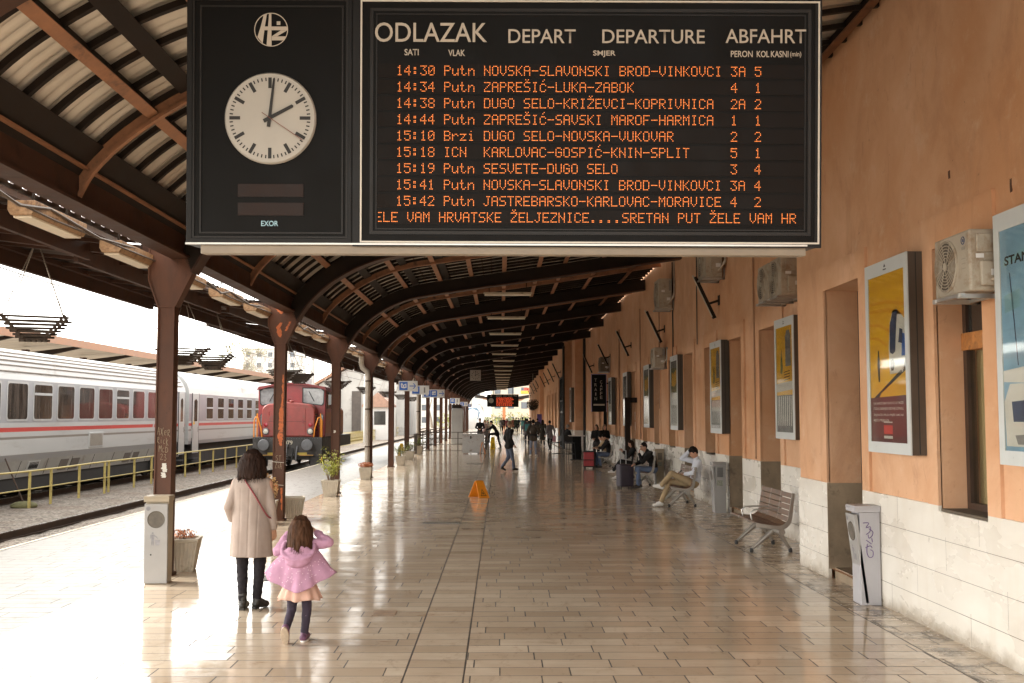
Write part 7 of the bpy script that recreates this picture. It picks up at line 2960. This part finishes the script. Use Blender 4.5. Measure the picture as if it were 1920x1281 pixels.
    if face and fd.y != 1:
        for sg in (-1, 1):
            c = MB()
            c.ball(hed + H @ Vector((sg * .031, .083, .014)) * s, (.013 * s, .008 * s, .007 * s), 10, 8, 0, H)
            link("eye", c.mesh("eye", 60), MINK, t)
            c = MB()
            c.ball(hed + H @ Vector((sg * .031, .086, .034)) * s, (.019 * s, .007 * s, .0045 * s), 10, 6, 0, H)
            link("eyebrow", c.mesh("eyebrow", 60), hmat, t)
        c = MB()
        c.ball(hed + H @ Vector((0, .0955, -.060)) * s, (.021 * s, .004 * s, .006 * s), 10, 6, 0, H)
        link("mouth", c.mesh("mouth", 60), M("lip", (0.36, 0.14, 0.11), 0.5), t)
    if extras:
        extras(t, j, s, H)
    return t


# ---------------------------------------------------------------- the woman in the beige coat
wp = on_z(469, 1143)
t = thing("person", "woman in beige coat and dark jeans walking away with a red shoulder strap", "person", (wp.x, wp.y, 0))
b = MB()
jw = dict(hiL=V(-.09, 0, .86), knL=V(-.10, .05, .46), anL=V(-.075, -.02, .085), toL=V(-.07, .13, .035), hiR=V(.085, 0, .86), knR=V(.085, .03, .46), anR=V(.055, .06, .085), toR=V(.13, .15, .035))
b.ball((0, 0, .90), (.15, .11, .13), 14, 10)
b.ball((0, 0, 1.08), (.12, .09, .15), 14, 10)
b.ball((0, 0, 1.24), (.14, .095, .13), 14, 10)
b.capsule((-.155, 0, 1.31), (.155, 0, 1.31), .045)
b.capsule((0, 0, 1.32), (0, .01, 1.46), .048, .046)
b.ball((0, .015, 1.53), (.070, .088, .108), 18, 14)
b.ball((0, .045, 1.475), (.05, .055, .05), 12, 10)
b.ball((0, .106, 1.52), (.011, .015, .02), 8, 6)
b.capsule((-.17, 0, 1.30), (-.245, -.03, 1.05), .045, .036)
b.capsule((-.245, -.03, 1.05), (-.215, .08, .93), .036, .026)
b.capsule((.17, 0, 1.30), (.215, -.03, 1.05), .045, .036)
b.capsule((.215, -.03, 1.05), (.225, .03, .83), .036, .025)
hand(b, V(.225, .03, .825), V(.05, .12, -1), V(-.8, .5, 0), 1, 0.95, 0.6, .0088)
hand(b, V(-.215, .09, .925), V(.35, .6, -.7), V(.6, 0, .2), -1, 0.9, 0.3, .0088)
for sd in 'LR':
    b.capsule(jw['hi' + sd], jw['kn' + sd], .085, .052)
    b.capsule(jw['kn' + sd], jw['an' + sd], .052, .034)
    b.capsule(jw['an' + sd], jw['to' + sd], .034, .028)
link("body", remesh(b, .0085, 3), MSKIN, t)
c = MB()
rings = []
NR = 40
for z, rx, ry, yo in ((.548, .222, .165, -.01), (.552, .224, .168, -.01), (.66, .216, .160, -.01), (.78, .207, .152, -.008), (.90, .198, .145, -.005), (1.0, .190, .134, 0), (1.08, .186, .128, 0), (1.18, .190, .126, 0), (1.27, .195, .118, 0),
                      (1.325, .180, .104, 0), (1.365, .135, .088, 0), (1.40, .078, .072, .0), (1.43, .066, .066, .005)):
    f = max(0, min(1, (1.02 - z) / .45))
    rings.append([(rx * cos(2 * pi * i / NR) * (1 + f * .030 * cos(2 * pi * i / NR * 6 + 1)), yo + ry * sin(2 * pi * i / NR) * (1 + f * .05 * cos(2 * pi * i / NR * 6 + 1)), z) for i in range(NR)])
c.rings(rings, True, True)
c.capsule((-.150, 0, 1.30), (-.235, -.03, 1.05), .058, .050)
c.capsule((-.235, -.03, 1.05), (-.218, .06, .93), .050, .044)
c.capsule((.150, 0, 1.30), (.212, -.03, 1.05), .058, .050)
c.capsule((.212, -.03, 1.05), (.222, .025, .85), .050, .043)
coat = remesh(c, .0075, 4)
rumple(coat, .008, 7, 2, .5)
for v in coat.vertices:                                        # centre-back seam and pleat
    if v.co.y < -.03 and .5 < v.co.z < 1.36:
        v.co.y += .006 * math.exp(-(v.co.x / .008) ** 2)
    if v.co.y < -.03 and v.co.z < 1.25:
        v.co.y += .004 * math.exp(-((abs(v.co.x) - .09) / .007) ** 2)
link("coat", coat, CBEIGE, t)
c = MB()
rng = random.Random(12)
c.ball((0, 0, 1.545), (.088, .098, .112), 18, 14)
for i in range(34):
    a = pi * 1.0 * i / 33 + pi
    a += rng.uniform(-.05, .05)
    r0 = rng.uniform(.065, .08)
    L = rng.uniform(1.325, 1.375)
    c.tube([(cos(a) * .06, sin(a) * .065, 1.60), (cos(a) * .105, sin(a) * .100, 1.52), (cos(a) * (.122 + rng.uniform(-.008, .012)), sin(a) * .112 - .005, 1.43), (cos(a) * (.118 + rng.uniform(0, .03)), sin(a) * .125 - .015, L)],
           [.03, .034, .028, .008], 8)
hm = remesh(c, .0065, 1)
rumple(hm, .007, 55, 1, .22)
hb = link("hair", hm, MHAIRD, t)


def strands(parent, mat, n, seed, roots, ends, r=0.0032):
    rg = random.Random(seed)
    mb = MB()
    for _ in range(n):
        a = pi + pi * rg.uniform(-.12, 1.12)
        mb.tube(catmull([roots(a, rg), *ends(a, rg)], 3), [r * rg.uniform(.7, 1.2) * (1 - .75 * k / (3 * len(ends(a, random.Random(0))))) for k in range(3 * len(ends(a, random.Random(0))) + 1)], 4, 0, False)
    o = mb.build("hair_strands", mat, parent)
    return o


strands(hb, MHAIRD, 190, 5, lambda a, g: (cos(a) * .05, sin(a) * .06, 1.645), lambda a, g: [(cos(a) * .094, sin(a) * .098, 1.57), (cos(a) * (.118 + g.uniform(-.004, .008)), sin(a) * .110, 1.47), (cos(a) * (.13 + g.uniform(-.01, .02)), sin(a) * .122 - .008, 1.39), (cos(a) * (.135 + g.uniform(-.02, .035)), sin(a) * .14 - .015, g.uniform(1.30, 1.36))])
c = MB()
c.ball((0, 0, .80), (.15, .11, .12), 14, 10)
for sd in 'LR':
    c.capsule(jw['hi' + sd], jw['kn' + sd], .088, .064)
    c.capsule(jw['kn' + sd], jw['an' + sd] + V(0, 0, .035), .062, .048)
link("jeans", rumple(remesh(c, .0085, 3), .007, 16, 4, 1.8), CDARKJ, t)
for sd in 'LR':
    c = MB()
    an, to = jw['an' + sd], jw['to' + sd]
    c.capsule(an + V(0, 0, .07), an - V(0, 0, .03), .046, .042)
    c.capsule(an - V(0, 0, .045) - (to - an).normalized() * .02, to, .038, .036)
    c.capsule(an, to * .6 + an * .4, .046, .038)
    bt = link("boot", remesh(c, .007, 3), MSHOEK, t)
    c = MB()
    dr = (to - an)
    dr.z = 0
    dr.normalize()
    p = an - dr * .035
    c.obox((p.x + dr.x * .02, p.y + dr.y * .02, .014), (.06, .06, .028), (0, 0, -math.atan2(dr.x, dr.y)))
    c.build("heel", MSHOEK, bt, bevel=.006)
c = MB()
P = [(-.03, -.080, 1.395), (-.05, -.104, 1.34), (.02, -.134, 1.24), (.085, -.135, 1.14), (.14, -.116, 1.04), (.19, -.07, .955), (.225, .0, .93)]
c.tube(catmull(P, 5), .0085, 8)
link("shoulder_strap", c.mesh("strap", 60), M("dark red strap", (0.20, 0.030, 0.035), 0.5), t)

# ---------------------------------------------------------------- the girl in the pink jacket
gp = on_z(561, 1203)
t = thing("person", "small girl in flared lilac-pink jacket and peach skirt, hands at her face", "person", (gp.x, gp.y, 0))
G = dict(hiL=V(-.055, 0, .50), knL=V(-.075, .02, .275), anL=V(-.095, -.13, .12), hiR=V(.055, 0, .50), knR=V(.06, .03, .27), anR=V(.04, .02, .06))
b = MB()
b.ball((0, 0, .54), (.095, .08, .09), 12, 10)
b.ball((0, 0, .66), (.085, .07, .11), 12, 10)
b.ball((0, 0, .78), (.10, .075, .10), 12, 10)
b.capsule((-.10, 0, .855), (.10, 0, .855), .036)
b.capsule((0, 0, .86), (0, .01, .95), .036, .036)
b.ball((0, .015, 1.00), (.070, .082, .098), 16, 12)
b.ball((0, .04, .955), (.048, .05, .045), 12, 8)
b.ball((0, .098, .99), (.009, .012, .016), 8, 6)
for sg, sd in ((-1, 'L'), (1, 'R')):
    el = V(sg * (.205 if sg < 0 else .250), .01 if sg < 0 else -.01, .790 if sg < 0 else .868)
    b.capsule((sg * .11, 0, .855), el, .034, .029)
    wr = V(sg * .115, .10, .955)
    b.capsule(el, wr, .029, .021)
    hand(b, wr, V(-sg * .55, .45, .45), V(-sg * .5, .2, -.5), sg, .66, .55, .011)
    b.capsule(G['hi' + sd], G['kn' + sd], .052, .037)
    b.capsule(G['kn' + sd], G['an' + sd], .037, .026)
b.capsule(G['anR'], V(.045, .115, .028), .026, .022)
b.capsule(G['anL'], V(-.095, -.095, .012), .026, .022)
link("body", remesh(b, .008, 3), MSKIN, t)
# jacket: open, flaring cape-like back and side fronts
c = MB()
NA, NZ = 110, 30
grid = []
for k in range(NZ + 1):
    f = k / NZ
    row = []
    for i in range(NA + 1):
        a = -2.35 + 4.7 * i / NA                       # 0 = straight back
        side = min(1, abs(a) / 1.35)
        zb = .455 + .150 * side ** 1.6
        z = .885 + (zb - .885) * f
        rx = .105 + .085 * f ** 1.1 + .125 * (f ** 1.25) * side ** 1.5
        ry = .085 + .095 * f
        w = 1 + .085 * f * sin(a * 5 + .6) + .035 * f * sin(a * 12 + 1)
        row.append((rx * sin(a) * w * (1.0 if side < 1 else max(.6, 1 - (abs(a) - 1.35) * .30)), -ry * cos(a) * w + .0, z))
    grid.append(row)
c.sheet(grid)
jm = rumple(c.mesh("jacket", 180), .012, 9, 3, .8)
jk = link("jacket", jm, CPINK, t)
md = jk.modifiers.new("thick", 'SOLIDIFY')
md.thickness = .012
md.offset = 0
for sg in (-1, 1):
    c = MB()
    el = V(sg * (.205 if sg < 0 else .250), .01 if sg < 0 else -.01, .790 if sg < 0 else .868)
    c.capsule((sg * .085, 0, .85), el, .056, .045)
    c.capsule(el, el.lerp(V(sg * .115, .10, .955), .86), .045, .034)
    link("sleeve", rumple(remesh(c, .007, 3), .008, 26, sg, 1), CPINK, t)
c = MB()
c.ball((0, -.115, .775), (.135, .050, .088), 18, 12)
c.ball((0, -.135, .735), (.115, .055, .075), 18, 12)
c.tube(catmull([(-.125, -.02, .87), (-.14, -.09, .82), (-.105, -.155, .765), (0, -.178, .735), (.105, -.155, .765), (.14, -.09, .82), (.125, -.02, .87)], 5), .020, 8)
link("hood", rumple(remesh(c, .007, 4), .006, 24, 5), CPINK, t)
# white dots printed over the jacket back
c = MB()
rng = random.Random(6)
jm.update()
pl = list(jm.polygons)
for _ in range(210):
    f_ = rng.choice(pl)
    n_ = f_.normal if f_.normal.y < 0 or abs(f_.center.x) > .2 else -f_.normal
    if n_.dot(Vector((f_.center.x, f_.center.y, 0))) < 0:
        n_ = -n_
    p = f_.center + n_ * .0075
    u = n_.orthogonal().normalized()
    w = n_.cross(u)
    c.poly([p + (u * cos(q * pi / 3) + w * sin(q * pi / 3)) * .0042 for q in range(6)])
o = c.build("printed_dots", M("pale pink dot", (0.74, 0.58, 0.64), 0.8), jk, fixn=False)
c = MB()
grid = []
for k in range(9):
    f = k / 8
    row = []
    for i in range(73):
        a = 2 * pi * i / 72
        r = .11 + .065 * f
        w = 1 + (.10 * f) * sin(a * 11 + .7 * sin(a * 3))
        row.append((r * cos(a) * w * 1.08, r * .82 * sin(a) * w, .56 - .185 * f + .008 * sin(a * 5)))
    grid.append(row)
c.sheet(grid)
sk = link("skirt", c.mesh("skirt", 180), CPEACH, t)
md = sk.modifiers.new("thick", 'SOLIDIFY')
md.thickness = .006
c = MB()
c.ball((0, 0, .50), (.098, .085, .08), 12, 10)
for sd in 'LR':
    c.capsule(G['hi' + sd], G['kn' + sd], .056, .043)
    c.capsule(G['kn' + sd], G['an' + sd].lerp(G['kn' + sd], .05), .043, .034)
link("leggings", rumple(remesh(c, .007, 3), .004, 26, 2), M("dark floral leggings", (0.030, 0.020, 0.034), 0.85, 0, 0.3, 8, 0.2, 20, dirt=(0.30, 0.20, 0.27), dscale=24, dlev=(0.63, 0.68)), t)
c = MB()
c.capsule(V(.037, -.02, .036), V(.048, .12, .032), .033, .030)
c.capsule(G['anR'], V(.043, .05, .045), .036, .032)
sh = link("shoe", remesh(c, .006, 2), M("plum patterned trainer", (0.13, 0.055, 0.10), 0.6, 0, 0.5, 18), t)
c = MB()
c.rings([[(.042 + .037 * cos(2 * pi * i / 20), .05 + .10 * sin(2 * pi * i / 20), z) for i in range(20)] for z in (0.0, .016)], True, True)
c.build("sole", MSHOEW, sh, bevel=.004)
# trailing foot, sole turned to the camera
c = MB()
c.capsule(V(-.095, -.150, .150), V(-.098, -.085, .020), .033, .029)
c.capsule(G['anL'], V(-.096, -.10, .085), .035, .030)
sh = link("shoe", remesh(c, .006, 2), M("plum patterned trainer", (0.13, 0.055, 0.10), 0.6), t)
c = MB()
mm = Matrix.Rotation(R(-64), 3, 'X')
ct = V(-.097, -.146, .078)
c.rings([[ct + mm @ V((.036 - .004 * sin(a)) * cos(a), .098 * sin(a), z) for a in [2 * pi * i / 24 for i in range(24)]] for z in (-.016, .004)], True, True)
c.build("sole", MSOLE, sh, bevel=.004)
c = MB()
rng = random.Random(3)
c.ball((0, 0, 1.012), (.080, .090, .100), 18, 14)
for i in range(30):
    a = pi + pi * i / 29 + rng.uniform(-.05, .05)
    c.tube([(cos(a) * .055, sin(a) * .06, 1.06), (cos(a) * .084, sin(a) * .09, .99), (cos(a) * (.092 + rng.uniform(0, .012)), sin(a) * .10 - .012, .90), (cos(a) * (.095 + rng.uniform(-.01, .02)), sin(a) * .11 - .05, rng.uniform(.77, .83))],
           [.024, .026, .022, .007], 8)
hm = remesh(c, .006, 1)
rumple(hm, .006, 60, 1, .2)
hb = link("hair", hm, MHAIRB, t)
strands(hb, MHAIRB, 170, 8, lambda a, g: (cos(a) * .045, sin(a) * .055, 1.105), lambda a, g: [(cos(a) * .084, sin(a) * .090, 1.03), (cos(a) * (.094 + g.uniform(0, .006)), sin(a) * .102 - .005, .93), (cos(a) * (.10 + g.uniform(-.008, .015)), sin(a) * .115 - .03, .85), (cos(a) * (.10 + g.uniform(-.02, .03)), sin(a) * .125 - .055, g.uniform(.755, .82))], .0028)

# ---------------------------------------------------------------- seated travellers
def phone(px, mat=MINK, size=(.075, .012, .15), rot=(R(50), 0, 0)):
    def fn(t, j, s, H):
        c = MB()
        c.obox(px, size, rot)
        o = c.build("phone", mat, t, bevel=.004)
    return fn


J = pose(SIT, pel=(0, 0, .53), wst=(0, -.05, .69), chs=(0, -.07, .86), nck=(0, -.06, 1.04), hed=(0, .00, 1.185), shL=(-.175, -.08, .99), shR=(.175, -.08, .99),
         elR=(.20, .22, 1.05), wrR=(.09, .055, 1.24), elL=(-.22, .04, .76), wrL=(-.08, .22, .72),
         hiL=(-.09, .02, .51), knL=(-.06, .50, .735), anL=(.03, .72, .46), toL=(.05, .87, .46), hiR=(.09, .02, .50), knR=(.08, .52, .56), anR=(.09, .72, .095), toR=(.09, .87, .04), face=(-.10, .86, -.50))
person("man in pale shirt and khaki trousers seated cross-legged with one hand on his head", (4.24, 23.45, 0), R(90), J, CSHIRT, CKHAKI, MSHOEW, 'tousled', MHAIRK, 1.75, .0105,
       palm={'R': (0, -.6, -.8), 'dR': (-.5, -.7, .15), 'L': (0, .3, .9), 'dL': (.3, .9, 0)}, curl=(.9, .5), topname="shirt", extras=phone((-.06, .33, .76)))


def glasses(t, j, s, H):
    c = MB()
    for sg in (-1, 1):
        c.tube([j['hed'] + H @ Vector((sg * .033 + .024 * cos(a * pi / 8), .094, .014 + .018 * sin(a * pi / 8))) for a in range(17)], .0035, 5, 0, False)
        c.tube([j['hed'] + H @ Vector((sg * .057, .092, .018)), j['hed'] + H @ Vector((sg * .078, 0, .018))], .003, 5)
    c.build("glasses", MINK, t)


J = pose(SIT, wst=(0, .03, .69), chs=(0, .12, .84), nck=(0, .19, 1.01), hed=(0, .28, 1.13), shL=(-.175, .13, .965), shR=(.175, .13, .965),
         elL=(-.19, .36, .72), wrL=(-.06, .42, .95), elR=(.20, .34, .70), wrR=(.08, .50, .66), knL=(-.15, .46, .55), anL=(-.12, .47, .09), toL=(-.13, .62, .035), knR=(.13, .44, .54), anR=(.10, .36, .09), toR=(.11, .51, .035), face=(-.25, .95, -.18))
person("man with glasses, black jacket and blue jeans leaning forward, chin on hand", (4.22, 29.45, 0), R(96), J, CBLACK, CJEAN, MSHOEK, 'short', MHAIRK, 1.76, .012,
       palm={'L': (0, -.5, 0), 'dL': (.2, -.25, .9)}, extras=glasses)
J = pose(SIT, wst=(0, .0, .69), chs=(0, .03, .85), nck=(0, .06, 1.03), hed=(0, .12, 1.17), shL=(-.165, .04, .98), shR=(.165, .04, .98), elL=(-.20, .22, .76), wrL=(-.05, .38, .93), elR=(.2, .2, .76), wrR=(.08, .38, .90),
         knL=(-.06, .48, .60), anL=(.02, .72, .28), toL=(.03, .86, .24), knR=(.10, .46, .52), anR=(.1, .56, .09), toR=(.1, .71, .035), face=(-.12, .9, -.40))
person("long-haired woman in black seated with crossed legs and white trainers, holding a phone", (4.22, 33.6, 0), R(90), J, CBLACK, CBLACK, MSHOEW, 'long', MHAIRD, 1.66, .013, extras=phone((0, .46, .98), MPWHITE, (.15, .012, .09)))
J = pose(SIT, wst=(0, .02, .69), chs=(0, .08, .85), nck=(0, .13, 1.03), hed=(0, .20, 1.16), shL=(-.175, .09, .98), shR=(.175, .09, .98), elL=(-.2, .28, .74), wrL=(-.05, .42, .74), elR=(.2, .28, .74), wrR=(.06, .42, .76), face=(0, .9, -.42))
person("seated person in sand-coloured jumper beside the red suitcase", (4.12, 41.7, 0), R(92), J, CSAND, CCHAR, MSHOEW, 'short', MHAIRK, 1.72, .015, face=False, topname="jumper")
J2 = pose(J, knL=(-.12, .42, .53), anL=(-.12, .36, .09), toL=(-.12, .51, .035), knR=(.12, .46, .53), anR=(.12, .46, .09), toR=(.12, .61, .035))
person("seated man in black jacket and pale jeans, dark head bowed, on the farthest bench", (4.16, 40.7, 0), R(92), J2, CBLACK, CJEAN, MSHOEK, 'short', MHAIRK, 1.78, .015, face=False)

# ---------------------------------------------------------------- people on their feet
def walk(st=.28, arm=.16, lean=.03, **k):
    return pose(STAND, chs=(0, lean * .6, 1.27), nck=(0, lean, 1.47), hed=(0, lean + .03, 1.625), shL=(-.175, lean * .8, 1.41), shR=(.175, lean * .8, 1.41),
                elL=(-.225, -.06 + arm * .3, 1.14), wrL=(-.225, arm, .92), elR=(.225, -.08 - arm * .4, 1.15), wrR=(.225, -arm * .6, .92),
                knR=(.09, st * .55, .50), anR=(.09, st * .9, .10), toR=(.10, st * .9 + .15, .07), knL=(-.09, .04, .48), anL=(-.09, -st, .16), toL=(-.10, -st + .11, .04), **k)


def spot(px, py):
    p = on_z(px, py)
    return (p.x, p.y, 0)


J = walk(.17, .06, .02, face=(.25, .96, -.12))
J = pose(J, wrR=(.20, .10, .93), elR=(.235, -.06, 1.15), anL=(-.09, -.22, .15), toL=(-.10, -.09, .05))
person("man in black sweatshirt and slate jeans striding across the open platform to the right", spot(954, 884), R(-62), J, CBLACK, CJEAND, MSHOEK, 'short', MHAIRG, 1.80, .0135, hem=.05, topname="sweatshirt")


def bag(mat, c0, size):
    def fn(t, j, s, H):
        c = MB()
        c.obox(c0, size)
        c.build("bag", mat, t, bevel=.03)
    return fn


J = pose(STAND, elL=(-.30, .04, 1.16), wrL=(-.14, .14, 1.02), elR=(.30, .04, 1.16), wrR=(.14, .14, 1.02), anL=(-.13, 0, .085), toL=(-.17, .13, .035), anR=(.13, .02, .085), toR=(.20, .13, .035), knL=(-.11, .02, .5), knR=(.11, .03, .5))
person("man in brown-grey jacket and light jeans with elbows out, back to camera", spot(1000, 856), R(4), J, cloth("brown grey jacket", (0.085, 0.066, 0.052)), cloth("light denim", (0.20, 0.225, 0.29), .2, 6), MSHOEW, 'short', MHAIRK, 1.80, .016, face=False, hem=.10,
       extras=bag(CCHAR, (0, -.13, 1.05), (.36, .10, .10)))
J = pose(STAND, pel=(0, -.05, .92), wst=(0, .03, 1.07), chs=(0, .13, 1.23), nck=(0, .24, 1.40), hed=(0, .32, 1.54), shL=(-.175, .20, 1.35), shR=(.175, .20, 1.35), elL=(-.2, .42, 1.16), wrL=(-.1, .62, 1.12), elR=(.2, .42, 1.16), wrR=(.1, .62, 1.12),
         hiL=(-.09, -.04, .90), knL=(-.1, .42, .86), anL=(-.1, .42, .44), toL=(-.1, .57, .42), hiR=(.09, -.05, .90), knR=(.09, -.12, .49), anR=(.09, -.24, .085), toR=(.09, -.09, .035), face=(0, .9, -.3))
person("person all in black leaning on the railing end with one leg raised", spot(931, 842), R(80), J, CBLACK, CBLACK, MSHOEK, 'short', MHAIRK, 1.78, .018, face=False, hem=.08)
J = pose(STAND, elL=(-.26, .12, 1.15), wrL=(-.08, .28, 1.08), elR=(.26, .12, 1.15), wrR=(.08, .28, 1.08), face=(.1, .9, -.3))
p = on_y(900, 779, 70)
person("man in black sweater standing behind the stair railing, facing the camera with folded arms", (p.x, 70, 0), R(180), J, CBLACK, CCHAR, MSHOEK, 'short', MHAIRK, 1.82, .018, face=False, topname="sweater")
GRP = "people walking far down the platform"
for px, py, hd, ht, tp, bt, sh, hr, hm_, lb, st in (
        (908.5, 833, 200, 1.70, cloth("pale pink top", (0.52, 0.38, 0.36)), CCHAR, MSHOEW, 'bob', MHAIRD, "dark-haired person in a pale pink top just right of the man behind the railing", .1),
        (914.5, 832, 170, 1.68, cloth("cream top", (0.50, 0.44, 0.36)), CCHAR, MSHOEW, 'long', MHAIRG, "fair-haired person in a cream top next to the leaning person's head", .1),
        (988.5, 836.5, 0, 1.80, cloth("grey jacket", (0.13, 0.12, 0.125)), CCHAR, MSHOEK, 'short', MHAIRK, "walker with a turquoise backpack left of the man with elbows out", .24),
        (1017.5, 837, -8, 1.72, cloth("olive long coat", (0.060, 0.052, 0.040)), CBLACK, MSHOEK, 'long', MHAIRD, "person in a long olive-brown coat walking away beyond the man with elbows out", .18),
        (1031.5, 845.5, 30, 1.72, cloth("grey hoodie", (0.17, 0.16, 0.165)), CBLACK, MSHOEK, 'short', MHAIRK, "person in grey hoodie carrying a pink bag by the cafe stools", .08),
        (940.0, 811, 180, 1.70, cloth("checked grey coat", (0.16, 0.145, 0.14), .6, 30), CBLACK, MSHOEK, 'short', MHAIRK, "person in a mottled grey coat right of the leaning person's back", .1),
        (944.5, 809, 170, 1.72, cloth("black coat", (0.02, 0.018, 0.018)), CBLACK, MSHOEK, 'short', MHAIRK, "dark-clad person half hidden behind the mottled grey coat", .1),
        (950.5, 810, 180, 1.66, cloth("wine red coat", (0.20, 0.045, 0.055)), CCHAR, MSHOEK, 'bob', MHAIRD, "person in a wine-red coat straight ahead under the distant board", .12),
        (962.5, 812, 20, 1.74, cloth("rust jacket", (0.30, 0.10, 0.06)), CCHAR, MSHOEK, 'short', MHAIRG, "person in a rust jacket beyond the striding man's head", .12),
        (967.5, 813, 0, 1.78, cloth("dark green parka", (0.035, 0.045, 0.035)), CBLACK, MSHOEK, 'short', MHAIRK, "tall person in dark green parka right of the rust jacket", .2),
        (972.0, 811, 0, 1.70, cloth("navy jacket", (0.028, 0.030, 0.05)), CCHAR, MSHOEK, 'short', MHAIRK, "person in a navy jacket at the right edge of the far group", .2),
        (980.0, 818, -5, 1.80, cloth("blue grey jacket", (0.14, 0.15, 0.19)), CJEAND, MSHOEW, 'short', MHAIRK, "person in blue-grey jacket with one arm raised left of the turquoise backpack", .2),
        (994.0, 822, 5, 1.83, CBLACK, CCHAR, MSHOEK, 'short', MHAIRK, "black-jacketed walker whose head shows beside the man with elbows out", .2),
        (985.0, 812, 5, 1.72, cloth("brown coat", (0.10, 0.07, 0.05)), CCHAR, MSHOEK, 'bob', MHAIRD, "brown-coated person farthest right in the crowd beyond the backpack", .2),
        (1008, 824, 10, 1.75, CCHAR, CBLACK, MSHOEK, 'short', MHAIRK, "charcoal-clad walker between the man with elbows out and the olive coat", .2)):
    ex = None
    if 'turquoise' in lb:
        ex = bag(cloth("turquoise nylon", (0.10, 0.30, 0.29)), (0, -.17, 1.22), (.30, .16, .42))
    if 'pink bag' in lb:
        ex = bag(cloth("pink bag", (0.52, 0.25, 0.29)), (.28, .02, .68), (.12, .24, .36))
    J = walk(st, .14, .03)
    if 'arm raised' in lb:
        J = pose(J, elL=(-.3, .05, 1.5), wrL=(-.16, .10, 1.70))
    person(lb, spot(px, py), R(hd), J, tp, bt, sh, hr, hm_, ht, .021, GRP, face=False, extras=ex, hem=.42 if 'olive' in lb else .12, topname="coat")
STOOL = pose(SIT, **{k: tuple(Vector(v) + Vector((0, 0, .30))) for k, v in SIT.items() if k not in ('face', 'hup', 'anL', 'anR', 'toL', 'toR')})
STOOL = pose(STOOL, anL=(-.12, .36, .42), toL=(-.12, .50, .38), anR=(.12, .36, .42), toR=(.12, .50, .38))
person("grey-haired person in dark coat perched at the high cafe table by the pilaster", (3.12, 49.55, 0), R(-60), STOOL, CBLACK, CCHAR, MSHOEK, 'short', M("grey hair", (0.22, 0.21, 0.20), 0.6), 1.70, .018, face=False)
for x, y, hd, lb, hm_ in ((4.05, 45.0, 150, "dark-haired person in black standing under the cafe sign, left of its post", MHAIRD), (4.42, 45.4, 200, "fair-haired person in black standing against the wall behind the bowed man", MHAIRG)):
    person(lb, (x, y, 0), R(hd), pose(STAND, elL=(-.2, .1, 1.14), wrL=(-.05, .26, 1.12), elR=(.2, .1, 1.14), wrR=(.05, .26, 1.1)), CBLACK, CCHAR, MSHOEK, 'bob', hm_, 1.62, .018, face=False)
bpy.data.scenes.remove(TMP)
